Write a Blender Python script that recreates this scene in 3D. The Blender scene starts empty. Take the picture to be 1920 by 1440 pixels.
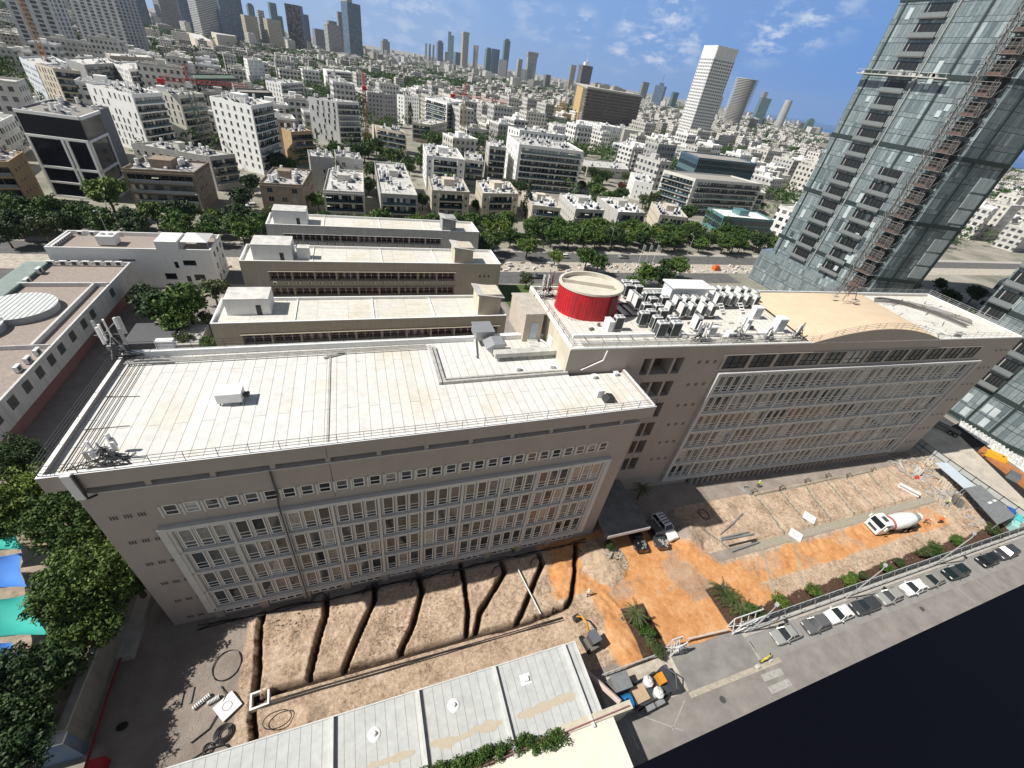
import bpy, math, random
import numpy as np
from mathutils import Vector, Matrix
random.seed(7); np.random.seed(7)
SC = bpy.context.scene
R = math.radians
# ---------------------------------------------------------------- camera
FPX, CAMH = 783.1, 56.0
yaw, pit, rol = R(23.66), R(36.607), R(9.809)
Fw = Vector((math.sin(yaw)*math.cos(pit), math.cos(yaw)*math.cos(pit), -math.sin(pit)))
Rt = Vector((math.cos(yaw), -math.sin(yaw), 0)); Up0 = Rt.cross(Fw)
Rr = Rt*math.cos(rol)+Up0*math.sin(rol); Uu = -Rt*math.sin(rol)+Up0*math.cos(rol)
O = Vector((0, 0, CAMH))
cam = bpy.data.cameras.new('camera'); co = bpy.data.objects.new('camera', cam); SC.collection.objects.link(co)
cam.sensor_width = 36; cam.lens = FPX/1920*36; cam.clip_start = 0.05; cam.clip_end = 60000
m = Matrix((Rr, Uu, -Fw)).transposed().to_4x4(); m.translation = O; co.matrix_world = m
SC.camera = co
def ray(x, y): return (x-960)/FPX*Rr-(y-720)/FPX*Uu+Fw
def G(x, y, z=0.0):            # a point of the photo on the level z
    d = ray(x, y); return O+d*((z-CAMH)/d.z)
def GY(x, y, Y):               # ... on the plane y = Y
    d = ray(x, y); return O+d*(Y/d.y)
def GD(x, y, dist):            # ... at a horizontal distance
    d = ray(x, y); return O+d*(dist/math.hypot(d.x, d.y))
# ---------------------------------------------------------------- world, sun, exposure
SUN_EL, SUN_AZ = 49.0, 173.5      # degrees; azimuth of the direction TO the sun, from +x towards +y
W = bpy.data.worlds.new('World'); SC.world = W; W.use_nodes = True
nt = W.node_tree; nt.nodes.clear()
out = nt.nodes.new('ShaderNodeOutputWorld'); bg = nt.nodes.new('ShaderNodeBackground'); bg.inputs[1].default_value = 0.062
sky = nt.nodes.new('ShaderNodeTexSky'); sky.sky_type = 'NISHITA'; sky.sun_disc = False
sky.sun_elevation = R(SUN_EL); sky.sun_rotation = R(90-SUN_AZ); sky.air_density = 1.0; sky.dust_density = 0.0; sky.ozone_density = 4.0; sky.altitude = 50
tc = nt.nodes.new('ShaderNodeTexCoord')
def wnode(t, **k):
    n = nt.nodes.new(t)
    for a, b in k.items(): setattr(n, a, b)
    return n
# small clouds: soft discs round a few directions broken up by noise
mp = wnode('ShaderNodeMapping'); mp.inputs['Scale'].default_value = (1, 1, 2.2)
nz = wnode('ShaderNodeTexNoise'); nz.inputs['Scale'].default_value = 24; nz.inputs['Detail'].default_value = 7; nz.inputs['Roughness'].default_value = 0.62
nt.links.new(tc.outputs['Generated'], mp.inputs[0]); nt.links.new(mp.outputs[0], nz.inputs['Vector'])
acc = None
CL = [(1445, 62, .04, .9), (1530, 42, .036, .75), (1225, 90, .045, .9), (1165, 95, .03, .6), (1262, 17, .035, .9), (1180, 40, .022, .7), (1095, 52, .025, .7), (1040, 60, .03, .4),
      (760, 18, .11, .45), (700, 40, .07, .4), (790, 50, .035, .4), (1000, 30, .05, .3), (1290, 80, .04, .55), (1570, 10, .05, .35), (1330, 160, .04, .2)]
for px, py, rad, st in CL:
    d = ray(px, py).normalized()
    dp = wnode('ShaderNodeVectorMath', operation='DISTANCE'); nt.links.new(tc.outputs['Generated'], dp.inputs[0]); dp.inputs[1].default_value = d
    mr = wnode('ShaderNodeMapRange'); mr.interpolation_type = 'SMOOTHSTEP'
    mr.inputs['From Min'].default_value = rad*1.5; mr.inputs['From Max'].default_value = 0; mr.inputs['To Max'].default_value = st
    nt.links.new(dp.outputs['Value'], mr.inputs[0])
    if acc is None: acc = mr.outputs[0]
    else:
        mx = wnode('ShaderNodeMath', operation='MAXIMUM'); nt.links.new(acc, mx.inputs[0]); nt.links.new(mr.outputs[0], mx.inputs[1]); acc = mx.outputs[0]
nr = wnode('ShaderNodeMapRange'); nr.inputs['From Min'].default_value = 0.47; nr.inputs['From Max'].default_value = 0.66
nt.links.new(nz.outputs[0], nr.inputs[0])
mu = wnode('ShaderNodeMath', operation='MULTIPLY'); nt.links.new(acc, mu.inputs[0]); nt.links.new(nr.outputs[0], mu.inputs[1])
mx = wnode('ShaderNodeMix', data_type='RGBA'); mx.inputs['B'].default_value = (11.5, 11.9, 12.6, 1)
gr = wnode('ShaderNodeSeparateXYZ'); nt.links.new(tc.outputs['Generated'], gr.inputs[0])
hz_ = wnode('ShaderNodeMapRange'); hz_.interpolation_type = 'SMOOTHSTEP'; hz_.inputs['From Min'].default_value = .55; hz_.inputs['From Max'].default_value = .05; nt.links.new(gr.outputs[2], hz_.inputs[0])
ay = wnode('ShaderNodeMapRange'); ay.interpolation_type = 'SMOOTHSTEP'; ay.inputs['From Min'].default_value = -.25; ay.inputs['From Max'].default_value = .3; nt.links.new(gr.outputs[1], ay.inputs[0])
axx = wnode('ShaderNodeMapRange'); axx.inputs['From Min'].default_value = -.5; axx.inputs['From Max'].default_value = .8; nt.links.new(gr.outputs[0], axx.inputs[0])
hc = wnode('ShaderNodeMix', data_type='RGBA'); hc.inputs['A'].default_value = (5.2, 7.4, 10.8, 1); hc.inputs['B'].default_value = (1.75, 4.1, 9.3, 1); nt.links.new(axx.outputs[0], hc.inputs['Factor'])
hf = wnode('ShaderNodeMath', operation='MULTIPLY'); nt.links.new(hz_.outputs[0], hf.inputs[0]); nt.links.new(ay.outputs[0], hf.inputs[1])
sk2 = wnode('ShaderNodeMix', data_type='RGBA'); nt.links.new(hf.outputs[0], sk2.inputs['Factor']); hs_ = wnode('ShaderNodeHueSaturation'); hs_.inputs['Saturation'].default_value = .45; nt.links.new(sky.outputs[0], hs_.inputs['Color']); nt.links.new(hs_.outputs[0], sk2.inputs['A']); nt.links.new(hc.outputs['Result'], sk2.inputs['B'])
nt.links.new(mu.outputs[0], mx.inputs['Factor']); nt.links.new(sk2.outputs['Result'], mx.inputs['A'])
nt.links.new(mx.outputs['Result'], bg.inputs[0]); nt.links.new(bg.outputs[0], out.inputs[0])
sl = bpy.data.lights.new('sun', 'SUN'); sl.energy = 5.0; sl.angle = R(0.53); sl.color = (1, .955, .88)
so = bpy.data.objects.new('sun', sl); SC.collection.objects.link(so)
tos = Vector((math.cos(R(SUN_AZ))*math.cos(R(SUN_EL)), math.sin(R(SUN_AZ))*math.cos(R(SUN_EL)), math.sin(R(SUN_EL))))
so.rotation_euler = tos.to_track_quat('Z', 'Y').to_euler(); so.location = (-200, 20, 300)
SC.view_settings.view_transform = 'Standard'; SC.view_settings.look = 'None'; SC.view_settings.exposure = 0.30; SC.view_settings.gamma = 1
SC.view_settings.use_curve_mapping = False
SC.cycles.max_bounces = 6; SC.cycles.diffuse_bounces = 3; SC.cycles.glossy_bounces = 3; SC.cycles.transparent_max_bounces = 8
# ---------------------------------------------------------------- materials
MATS = {}
def nodes_of(mt):
    mt.use_nodes = True; n = mt.node_tree; n.nodes.clear()
    o = n.nodes.new('ShaderNodeOutputMaterial'); b = n.nodes.new('ShaderNodeBsdfPrincipled'); n.links.new(b.outputs[0], o.inputs[0])
    return n, b
def C4(c): return (c[0], c[1], c[2], 1)
def mat(name, col, rough=.8, var=.18, scale=1.5, col2=None, metal=0.0, bump=0.0, rnd=0.0, streak=0.0, spec=0.5, coat=0.0):
    """painted / mineral surface: two octaves of noise vary the colour; optional vertical streaks of dirt and per-object shift"""
    if name in MATS: return MATS[name]
    mt = bpy.data.materials.new(name); n, b = nodes_of(mt); L = n.links.new
    b.inputs['Roughness'].default_value = rough; b.inputs['Metallic'].default_value = metal; b.inputs['Specular IOR Level'].default_value = spec
    if coat: b.inputs['Coat Weight'].default_value = coat
    t = n.nodes.new('ShaderNodeTexCoord'); a = n.nodes.new('ShaderNodeTexNoise'); a.inputs['Scale'].default_value = scale; a.inputs['Detail'].default_value = 8; a.inputs['Roughness'].default_value = .65
    L(t.outputs['Object'], a.inputs['Vector'])
    rp = n.nodes.new('ShaderNodeMapRange'); rp.inputs['From Min'].default_value = .3; rp.inputs['From Max'].default_value = .7
    L(a.outputs[0], rp.inputs[0])
    c2 = col2 if col2 else tuple(x*(1-var) for x in col)
    c1 = tuple(min(.92, x*(1+var*.25)) for x in col)
    mx = n.nodes.new('ShaderNodeMix'); mx.data_type = 'RGBA'; mx.inputs['A'].default_value = C4(c1); mx.inputs['B'].default_value = C4(c2)
    L(rp.outputs[0], mx.inputs['Factor']); res = mx.outputs['Result']
    if streak:
        mp = n.nodes.new('ShaderNodeMapping'); mp.inputs['Scale'].default_value = (1.3, 1.3, .07); L(t.outputs['Object'], mp.inputs[0])
        s = n.nodes.new('ShaderNodeTexNoise'); s.inputs['Scale'].default_value = 1.6; s.inputs['Detail'].default_value = 6; L(mp.outputs[0], s.inputs['Vector'])
        sr = n.nodes.new('ShaderNodeMapRange'); sr.inputs['From Min'].default_value = .5; sr.inputs['From Max'].default_value = .75; sr.inputs['To Max'].default_value = streak; L(s.outputs[0], sr.inputs[0])
        m2 = n.nodes.new('ShaderNodeMix'); m2.data_type = 'RGBA'; m2.inputs['B'].default_value = C4(tuple(x*.45 for x in col)); L(res, m2.inputs['A']); L(sr.outputs[0], m2.inputs['Factor']); res = m2.outputs['Result']
    if rnd:
        oi = n.nodes.new('ShaderNodeObjectInfo'); rr = n.nodes.new('ShaderNodeMapRange'); rr.inputs['To Min'].default_value = 1-rnd; rr.inputs['To Max'].default_value = 1+rnd*.4; L(oi.outputs['Random'], rr.inputs[0])
        vm = n.nodes.new('ShaderNodeVectorMath'); vm.operation = 'SCALE'; L(res, vm.inputs[0]); L(rr.outputs[0], vm.inputs['Scale']); res = vm.outputs[0]
    L(res, b.inputs['Base Color'])
    if bump:
        bp = n.nodes.new('ShaderNodeBump'); bp.inputs['Strength'].default_value = bump; bp.inputs['Distance'].default_value = .05; L(a.outputs[0], bp.inputs['Height']); L(bp.outputs[0], b.inputs['Normal'])
    MATS[name] = mt; return mt
def glass(name, dark=(.012, .016, .02), light=(.30, .31, .30), amount=.3, rough=.08, warm=0.0):
    """window pane: dark reflecting glass; on some windows a blind or curtain behind it, a different one on each object"""
    if name in MATS: return MATS[name]
    mt = bpy.data.materials.new(name); n, b = nodes_of(mt); L = n.links.new
    b.inputs['Roughness'].default_value = rough
    oi = n.nodes.new('ShaderNodeObjectInfo'); cr = n.nodes.new('ShaderNodeValToRGB'); cr.color_ramp.interpolation = 'CONSTANT'
    e = cr.color_ramp.elements; e[0].color = C4(dark); e[0].position = 0; e[1].color = C4(tuple(d*2.6 for d in dark)); e[1].position = max(.05, 1-amount-.3)
    x = e.new(1-amount); x.color = C4(tuple(l*.45 for l in light)); x = e.new(1-amount*.55); x.color = C4(light)
    if warm: x = e.new(1-amount*.2); x.color = (.32, .16, .07, 1)
    L(oi.outputs['Random'], cr.inputs[0])
    t = n.nodes.new('ShaderNodeTexCoord'); w = n.nodes.new('ShaderNodeTexNoise'); w.inputs['Scale'].default_value = 2.5; w.inputs['Detail'].default_value = 5; L(t.outputs['Object'], w.inputs['Vector'])
    m2 = n.nodes.new('ShaderNodeMapRange'); m2.inputs['From Min'].default_value = .25; m2.inputs['From Max'].default_value = .75; m2.inputs['To Min'].default_value = .45; m2.inputs['To Max'].default_value = 1.35; L(w.outputs[0], m2.inputs[0])
    vm = n.nodes.new('ShaderNodeVectorMath'); vm.operation = 'SCALE'; L(cr.outputs[0], vm.inputs[0]); L(m2.outputs[0], vm.inputs['Scale']); L(vm.outputs[0], b.inputs['Base Color'])
    MATS[name] = mt; return mt
def math_node(n, op, a, b=None, c=None):
    q = n.nodes.new('ShaderNodeMath'); q.operation = op
    for i, v in enumerate((a, b, c)):
        if v is None: continue
        if isinstance(v, (int, float)): q.inputs[i].default_value = v
        else: n.links.new(v, q.inputs[i])
    return q.outputs[0]
def facade(name, wall, gls=(.03, .04, .05), bay=3.2, floor=3.1, ww=.5, wh=.5, rnd=.25, rough=.7, roof=(.62, .61, .58), light=.25, warmth=.0, mull=0.0):
    """far building: windows as part of the wall material, laid out in metres along the wall (UV) and on upright faces only"""
    if name in MATS: return MATS[name]
    mt = bpy.data.materials.new(name); n, b = nodes_of(mt); L = n.links.new
    uv = n.nodes.new('ShaderNodeUVMap'); uv.uv_map = 'UVMap'; sp = n.nodes.new('ShaderNodeSeparateXYZ'); L(uv.outputs[0], sp.inputs[0])
    u = math_node(n, 'DIVIDE', sp.outputs[0], bay); v = math_node(n, 'DIVIDE', sp.outputs[1], floor)
    fu = math_node(n, 'FRACT', u); fv = math_node(n, 'FRACT', v)
    du = math_node(n, 'ABSOLUTE', math_node(n, 'SUBTRACT', fu, .5)); dv = math_node(n, 'ABSOLUTE', math_node(n, 'SUBTRACT', fv, .52))
    win = math_node(n, 'MULTIPLY', math_node(n, 'LESS_THAN', du, ww/2), math_node(n, 'LESS_THAN', dv, wh/2))
    geo = n.nodes.new('ShaderNodeNewGeometry'); sn = n.nodes.new('ShaderNodeSeparateXYZ'); L(geo.outputs['Normal'], sn.inputs[0])
    up = math_node(n, 'GREATER_THAN', math_node(n, 'ABSOLUTE', sn.outputs[2]), .5)
    win = math_node(n, 'MULTIPLY', win, math_node(n, 'SUBTRACT', 1, up))
    cb = n.nodes.new('ShaderNodeCombineXYZ'); L(math_node(n, 'FLOOR', u), cb.inputs[0]); L(math_node(n, 'FLOOR', v), cb.inputs[1])
    oi = n.nodes.new('ShaderNodeObjectInfo'); L(math_node(n, 'MULTIPLY', oi.outputs['Random'], 97), cb.inputs[2])
    wn = n.nodes.new('ShaderNodeTexWhiteNoise'); L(cb.outputs[0], wn.inputs['Vector'])
    t = n.nodes.new('ShaderNodeTexCoord'); a = n.nodes.new('ShaderNodeTexNoise'); a.inputs['Scale'].default_value = .35; a.inputs['Detail'].default_value = 8; L(t.outputs['Object'], a.inputs['Vector'])
    nr = n.nodes.new('ShaderNodeMapRange'); nr.inputs['From Min'].default_value = .3; nr.inputs['From Max'].default_value = .7; nr.inputs['To Min'].default_value = .72; nr.inputs['To Max'].default_value = 1.05; L(a.outputs[0], nr.inputs[0])
    rr = n.nodes.new('ShaderNodeMapRange'); rr.inputs['To Min'].default_value = 1-rnd; rr.inputs['To Max'].default_value = 1.1; L(oi.outputs['Random'], rr.inputs[0])
    wr = n.nodes.new('ShaderNodeMix'); wr.data_type = 'RGBA'; wr.inputs['A'].default_value = C4(wall); wr.inputs['B'].default_value = C4(roof); L(up, wr.inputs['Factor'])
    s1 = n.nodes.new('ShaderNodeVectorMath'); s1.operation = 'SCALE'; L(wr.outputs['Result'], s1.inputs[0]); L(math_node(n, 'MULTIPLY', nr.outputs[0], rr.outputs[0]), s1.inputs['Scale'])
    gm = n.nodes.new('ShaderNodeMix'); gm.data_type = 'RGBA'; gm.inputs['A'].default_value = C4(gls); gm.inputs['B'].default_value = C4(tuple(.5*light+.5*g+.12*light for g in gls)); L(math_node(n, 'POWER', wn.outputs['Value'], 3), gm.inputs['Factor'])
    fm = n.nodes.new('ShaderNodeMix'); fm.data_type = 'RGBA'; L(win, fm.inputs['Factor']); L(s1.outputs[0], fm.inputs['A']); L(gm.outputs['Result'], fm.inputs['B'])
    L(fm.outputs['Result'], b.inputs['Base Color'])
    L(math_node(n, 'SUBTRACT', rough, math_node(n, 'MULTIPLY', win, rough-.15)), b.inputs['Roughness'])
    MATS[name] = mt; return mt
def foliage(name, c1, c2, rough=.6):
    if name in MATS: return MATS[name]
    mt = bpy.data.materials.new(name); n, b = nodes_of(mt); L = n.links.new
    g = n.nodes.new('ShaderNodeNewGeometry'); oi = n.nodes.new('ShaderNodeObjectInfo')
    t = n.nodes.new('ShaderNodeTexCoord'); a = n.nodes.new('ShaderNodeTexNoise'); a.inputs['Scale'].default_value = .9; a.inputs['Detail'].default_value = 3; L(t.outputs['Object'], a.inputs['Vector'])
    f = math_node(n, 'ADD', math_node(n, 'MULTIPLY', g.outputs['Random Per Island'], .45), math_node(n, 'MULTIPLY', a.outputs[0], .55))
    f = math_node(n, 'ADD', f, math_node(n, 'MULTIPLY', math_node(n, 'SUBTRACT', oi.outputs['Random'], .5), .35))
    cr = n.nodes.new('ShaderNodeValToRGB'); cr.color_ramp.elements[0].position = .22; cr.color_ramp.elements[0].color = C4(c1); cr.color_ramp.elements[1].position = .8; cr.color_ramp.elements[1].color = C4(c2)
    L(f, cr.inputs[0]); L(cr.outputs[0], b.inputs['Base Color']); b.inputs['Roughness'].default_value = rough; b.inputs['Specular IOR Level'].default_value = .25
    b.inputs['Transmission Weight'].default_value = 0.0
    MATS[name] = mt; return mt
# ---------------------------------------------------------------- mesh builder
class MB:
    def __init__(s): s.v = []; s.f = []; s.m = []
    def face(s, pts, m=0):
        i = len(s.v); s.v += [tuple(p) for p in pts]; s.f.append(tuple(range(i, i+len(pts)))); s.m.append(m)
    def box(s, x0, y0, z0, x1, y1, z1, m=0, top=None, rot=0, c=None):
        p = [(x0, y0, z0), (x1, y0, z0), (x1, y1, z0), (x0, y1, z0), (x0, y0, z1), (x1, y0, z1), (x1, y1, z1), (x0, y1, z1)]
        if rot:
            cx, cy = c if c else ((x0+x1)/2, (y0+y1)/2); ca, sa = math.cos(rot), math.sin(rot)
            p = [(cx+(x-cx)*ca-(y-cy)*sa, cy+(x-cx)*sa+(y-cy)*ca, z) for x, y, z in p]
        i = len(s.v); s.v += p
        for q, mm in (((0, 3, 2, 1), m), ((4, 5, 6, 7), m if top is None else top), ((0, 1, 5, 4), m), ((1, 2, 6, 5), m), ((2, 3, 7, 6), m), ((3, 0, 4, 7), m)):
            s.f.append(tuple(i+k for k in q)); s.m.append(mm)
        return s
    def prism(s, poly, z0, z1, m=0, top=None):
        n = len(poly); i = len(s.v); s.v += [(p[0], p[1], z0) for p in poly]+[(p[0], p[1], z1) for p in poly]
        s.f.append(tuple(i+k for k in range(n))[::-1]); s.m.append(m)
        s.f.append(tuple(i+n+k for k in range(n))); s.m.append(m if top is None else top)
        for k in range(n): s.f.append((i+k, i+(k+1) % n, i+n+(k+1) % n, i+n+k)); s.m.append(m)
        return s
    def profile(s, pts, y0, y1, m=0):      # closed outline in x-z swept along y
        n = len(pts); i = len(s.v); s.v += [(p[0], y0, p[1]) for p in pts]+[(p[0], y1, p[1]) for p in pts]
        s.f.append(tuple(i+k for k in range(n))); s.m.append(m); s.f.append(tuple(i+n+k for k in range(n))[::-1]); s.m.append(m)
        for k in range(n): s.f.append((i+k, i+n+k, i+n+(k+1) % n, i+(k+1) % n)); s.m.append(m)
        return s
    def cyl(s, c, r, z0, z1, n=16, m=0, r1=None, top=None, sy=1):
        r1 = r if r1 is None else r1; i = len(s.v)
        for rr, z in ((r, z0), (r1, z1)):
            s.v += [(c[0]+rr*math.cos(2*math.pi*k/n), c[1]+rr*sy*math.sin(2*math.pi*k/n), z) for k in range(n)]
        s.f.append(tuple(i+k for k in range(n))[::-1]); s.m.append(m); s.f.append(tuple(i+n+k for k in range(n))); s.m.append(m if top is None else top)
        for k in range(n): s.f.append((i+k, i+(k+1) % n, i+n+(k+1) % n, i+n+k)); s.m.append(m)
        return s
    def tube(s, a, b, r, n=5, m=0, r1=None):
        a = Vector(a); b = Vector(b); d = b-a
        if d.length < 1e-6: return s
        d.normalize(); u = d.orthogonal().normalized(); w = d.cross(u); r1 = r if r1 is None else r1; i = len(s.v)
        for p, rr in ((a, r), (b, r1)):
            s.v += [tuple(p+(u*math.cos(2*math.pi*k/n)+w*math.sin(2*math.pi*k/n))*rr) for k in range(n)]
        for k in range(n): s.f.append((i+k, i+(k+1) % n, i+n+(k+1) % n, i+n+k)); s.m.append(m)
        s.f.append(tuple(i+k for k in range(n))[::-1]); s.m.append(m); s.f.append(tuple(i+n+k for k in range(n))); s.m.append(m)
        return s
    def path(s, pts, r, n=5, m=0, closed=False):
        pts = list(pts)+([pts[0]] if closed else [])
        for a, b in zip(pts, pts[1:]): s.tube(a, b, r, n, m)
        return s
    def truss(s, a, b, w, r, step=None, m=0, up=(0, 0, 1)):       # lattice beam of four chords
        a = Vector(a); b = Vector(b); d = (b-a); L = d.length; d.normalize(); u = Vector(up)
        if abs(d.dot(u)) > .9: u = Vector((1, 0, 0))
        x = d.cross(u).normalized()*w/2; y = x.cross(d).normalized()*w/2; step = step or w*1.3; k = max(1, int(L/step))
        cs = [x+y, x-y, -x-y, -x+y]
        for c in cs: s.tube(a+c, b+c, r, 4, m)
        for i in range(k):
            p = a+d*(L*i/k); q = a+d*(L*(i+1)/k)
            for j in range(4):
                c0, c1 = cs[j], cs[(j+1) % 4]
                if (i+j) % 2: c0, c1 = c1, c0
                s.tube(p+c0, q+c1, r*.7, 3, m)
        return s
    def build(s, name, mats, parent=None, smooth=False, loc=None, uv=True):
        me = mesh_np(name, np.array(s.v, dtype=np.float32), s.f, s.m, uv)
        return link_mesh(name, me, mats, parent, smooth, loc)
def mesh_np(name, v, f, mi=None, uv=True):
    me = bpy.data.meshes.new(name); me.from_pydata([tuple(map(float, p)) for p in v], [], f)
    if mi is not None and any(mi): me.polygons.foreach_set('material_index', np.array(mi, dtype=np.int32))
    if uv and len(f):
        ul = me.uv_layers.new(name='UVMap'); nl = len(me.loops)
        vi = np.empty(nl, dtype=np.int32); me.loops.foreach_get('vertex_index', vi)
        npol = len(me.polygons); nor = np.empty(npol*3, dtype=np.float32); me.polygons.foreach_get('normal', nor); nor = nor.reshape(-1, 3)
        tot = np.empty(npol, dtype=np.int32); me.polygons.foreach_get('loop_total', tot); nn = np.repeat(nor, tot, axis=0); p = np.asarray(v, dtype=np.float32)[vi]
        up = np.abs(nn[:, 2]) > .7; tx = -nn[:, 1]; ty = nn[:, 0]; l = np.maximum(np.hypot(tx, ty), 1e-6)
        U = np.where(up, p[:, 0], (p[:, 0]*tx+p[:, 1]*ty)/l); Vv = np.where(up, p[:, 1], p[:, 2])
        ul.data.foreach_set('uv', np.stack([U, Vv], 1).astype(np.float32).ravel())
    me.update(); return me
def link_mesh(name, me, mats, parent=None, smooth=False, loc=None):
    if not isinstance(mats, (list, tuple)): mats = [mats]
    for q in mats: me.materials.append(q)
    if smooth: me.polygons.foreach_set('use_smooth', [True]*len(me.polygons))
    o = bpy.data.objects.new(name, me); SC.collection.objects.link(o)
    if parent: o.parent = parent
    if loc is not None: o.location = loc
    return o
def tag(o, label=None, cat=None, group=None, kind=None):
    if label: o['label'] = label
    if cat: o['category'] = cat
    if group: o['group'] = group
    if kind: o['kind'] = kind
    return o
def thing(name, label, cat, loc=(0, 0, 0), rz=0, group=None):
    o = bpy.data.objects.new(name, None); SC.collection.objects.link(o); o.empty_display_size = .5
    o.location = loc; o.rotation_euler = (0, 0, rz); return tag(o, label, cat, group)
def place(src, parent, loc, rz=0, scale=None):          # a further copy of one part
    o = src.copy(); SC.collection.objects.link(o); o.parent = parent; o.location = loc; o.rotation_euler = (0, 0, rz)
    if scale: o.scale = scale
    return o
KIDS = {}
def copy_tree(o, loc=None, rz=None, label=None, parent=None, scale=None):
    c = o.copy(); SC.collection.objects.link(c)
    if parent is not None: c.parent = parent
    if loc is not None: c.location = loc
    if rz is not None: c.rotation_euler = (0, 0, rz)
    if label: c['label'] = label
    if scale: c.scale = scale if isinstance(scale, (tuple, list)) else (scale,)*3
    if o.name not in KIDS: KIDS[o.name] = list(o.children)
    for ch in KIDS[o.name]: copy_tree(ch, parent=c)
    return c
class Kit:      # one source mesh per kind of small part; first use places the source itself
    def __init__(s): s.d = {}
    def put(s, key, maker, parent, loc, rz=0, scale=None):
        if key not in s.d:
            o = maker(); s.d[key] = o; o.parent = parent; o.location = loc; o.rotation_euler = (0, 0, rz)
            if scale: o.scale = scale
            s.d[key] = o; return o
        return place_with(s.d[key], parent, loc, rz, scale)
def place_with(src, parent, loc, rz, scale):
    o = src.copy(); SC.collection.objects.link(o); o.parent = parent; o.location = loc; o.rotation_euler = (0, 0, rz); o.scale = scale or (1, 1, 1)
    if src.name not in KIDS: KIDS[src.name] = list(src.children)
    for ch in KIDS[src.name]: copy_tree(ch, parent=o)
    return o
KIT = Kit()
# ---------------------------------------------------------------- palette
WHITE = mat('white_paint', (.83, .83, .81), .75, .08, .8, streak=.15, rnd=.05)
FRW = mat('window_frame_white', (.80, .79, .76), .6, .05, 1)
CREAM = mat('cream_plaster', (.62, .56, .45), .85, .2, .6, streak=.4, rnd=.15)
GREY = mat('grey_plaster', (.36, .36, .35), .85, .2, .7, streak=.3, rnd=.15)
PALE = mat('pale_plaster', (.56, .55, .51), .85, .22, .5, streak=.45, rnd=.15)
BROWN = mat('weathered_brown_plaster', (.30, .24, .18), .9, .3, .8, streak=.6)
OCHRE = mat('ochre_plaster', (.50, .36, .20), .9, .25, .8, streak=.4)
BEIGE = mat('taupe_render', (.395, .345, .303), .9, .10, .3, streak=.10)
TRIM = mat('pale_grey_trim', (.60, .585, .55), .8, .12, 1.2, streak=.1)
ROOFW = mat('light_roof', (.60, .59, .56), .85, .35, .5, rnd=.2)
ROOFG = mat('grey_gravel_roof', (.36, .34, .31), .95, .35, .8, rnd=.2)
ROOFB = mat('brown_gravel_roof', (.34, .285, .25), .95, .3, 2.5)
CONC = mat('concrete', (.42, .41, .38), .9, .25, 1.2, bump=.1)
DARK = mat('dark_metal', (.035, .037, .04), .5, .2, 3)
STEEL = mat('galvanised_steel', (.42, .43, .44), .45, .2, 4, metal=.5)
WMET = mat('white_metal', (.78, .78, .77), .5, .1, 3, rnd=.1)
BLACKP = mat('black_pipe', (.012, .012, .013), .5, .1, 5)
RED = mat('red_paint', (.56, .012, .022), .55, .25, 1.2, streak=.3)
PINK = mat('rose_plaster', (.33, .16, .19), .9, .2, 1)
GL = glass('window_glass', amount=.35)
GLD = glass('dark_glass', amount=.12)
GLW = glass('office_window_glass', dark=(.03, .034, .036), light=(.30, .29, .26), amount=.30)
GLB = glass('blue_glass', dark=(.02, .04, .055), light=(.12, .2, .22), amount=.2)
BLIND = mat('grey_shutter', (.33, .34, .35), .6, .1, 2, rnd=.35)
AWN = mat('awning_cloth', (.72, .68, .55), .9, .1, 2)
TRUNK = mat('bark', (.12, .085, .055), .9, .4, 4)
LEAF = foliage('leaves_deep', (.022, .055, .010), (.095, .165, .032))
LEAFL = foliage('leaves_light', (.04, .08, .012), (.15, .21, .035))
LEAFD = foliage('leaves_dark', (.014, .034, .010), (.055, .095, .028))
LEAFO = foliage('leaves_olive', (.03, .05, .015), (.10, .125, .045))
LEAFR = foliage('leaves_russet', (.06, .02, .015), (.12, .05, .03))
GRASS = mat('grass', (.07, .12, .025), .9, .5, 2)
LEAFM = foliage('leaves_mid', (.022, .052, .009), (.11, .165, .032))
# ---------------------------------------------------------------- ground and streets
_GR = {}
def vnoise(x, y, s, seed):
    if seed not in _GR: _GR[seed] = np.random.RandomState(seed).rand(256, 256)
    g = _GR[seed]; xx = x/s; yy = y/s
    i = np.floor(xx).astype(int); j = np.floor(yy).astype(int); fx = xx-i; fy = yy-j; fx = fx*fx*(3-2*fx); fy = fy*fy*(3-2*fy)
    q = lambda a, b: g[a % 256, b % 256]
    return (q(i, j)*(1-fx)+q(i+1, j)*fx)*(1-fy)+(q(i, j+1)*(1-fx)+q(i+1, j+1)*fx)*fy
def fbm(x, y, s, seed, o=4, p=.5):
    t = 0; a = 1; n = 0
    for k in range(o): t = t+a*vnoise(x, y, s/2**k, seed+k); n += a; a *= p
    return t/n
def dseg(x, y, a, b):
    ax, ay = a; bx, by = b; dx, dy = bx-ax, by-ay; t = np.clip(((x-ax)*dx+(y-ay)*dy)/(dx*dx+dy*dy+1e-9), 0, 1)
    return np.hypot(x-ax-t*dx, y-ay-t*dy)
def dline(x, y, pts):
    d = None
    for a, b in zip(pts, pts[1:]):
        e = dseg(x, y, a, b); d = e if d is None else np.minimum(d, e)
    return d
def sm(a, b, x): t = np.clip((x-a)/(b-a), 0, 1); return t*t*(3-2*t)
def K(px, py): p = G(480+px/3, 960+py/3); return (p.x, p.y)
def M_(px, py): p = G(1400+px/3.6923, 860+py/3.6923); return (p.x, p.y)
def L_(px, py): p = G(1000+px/3, 960+py/3); return (p.x, p.y)
SX0, SX1, SY0, SY1 = -28.0, 117.0, 12.2, 38.0
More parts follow.
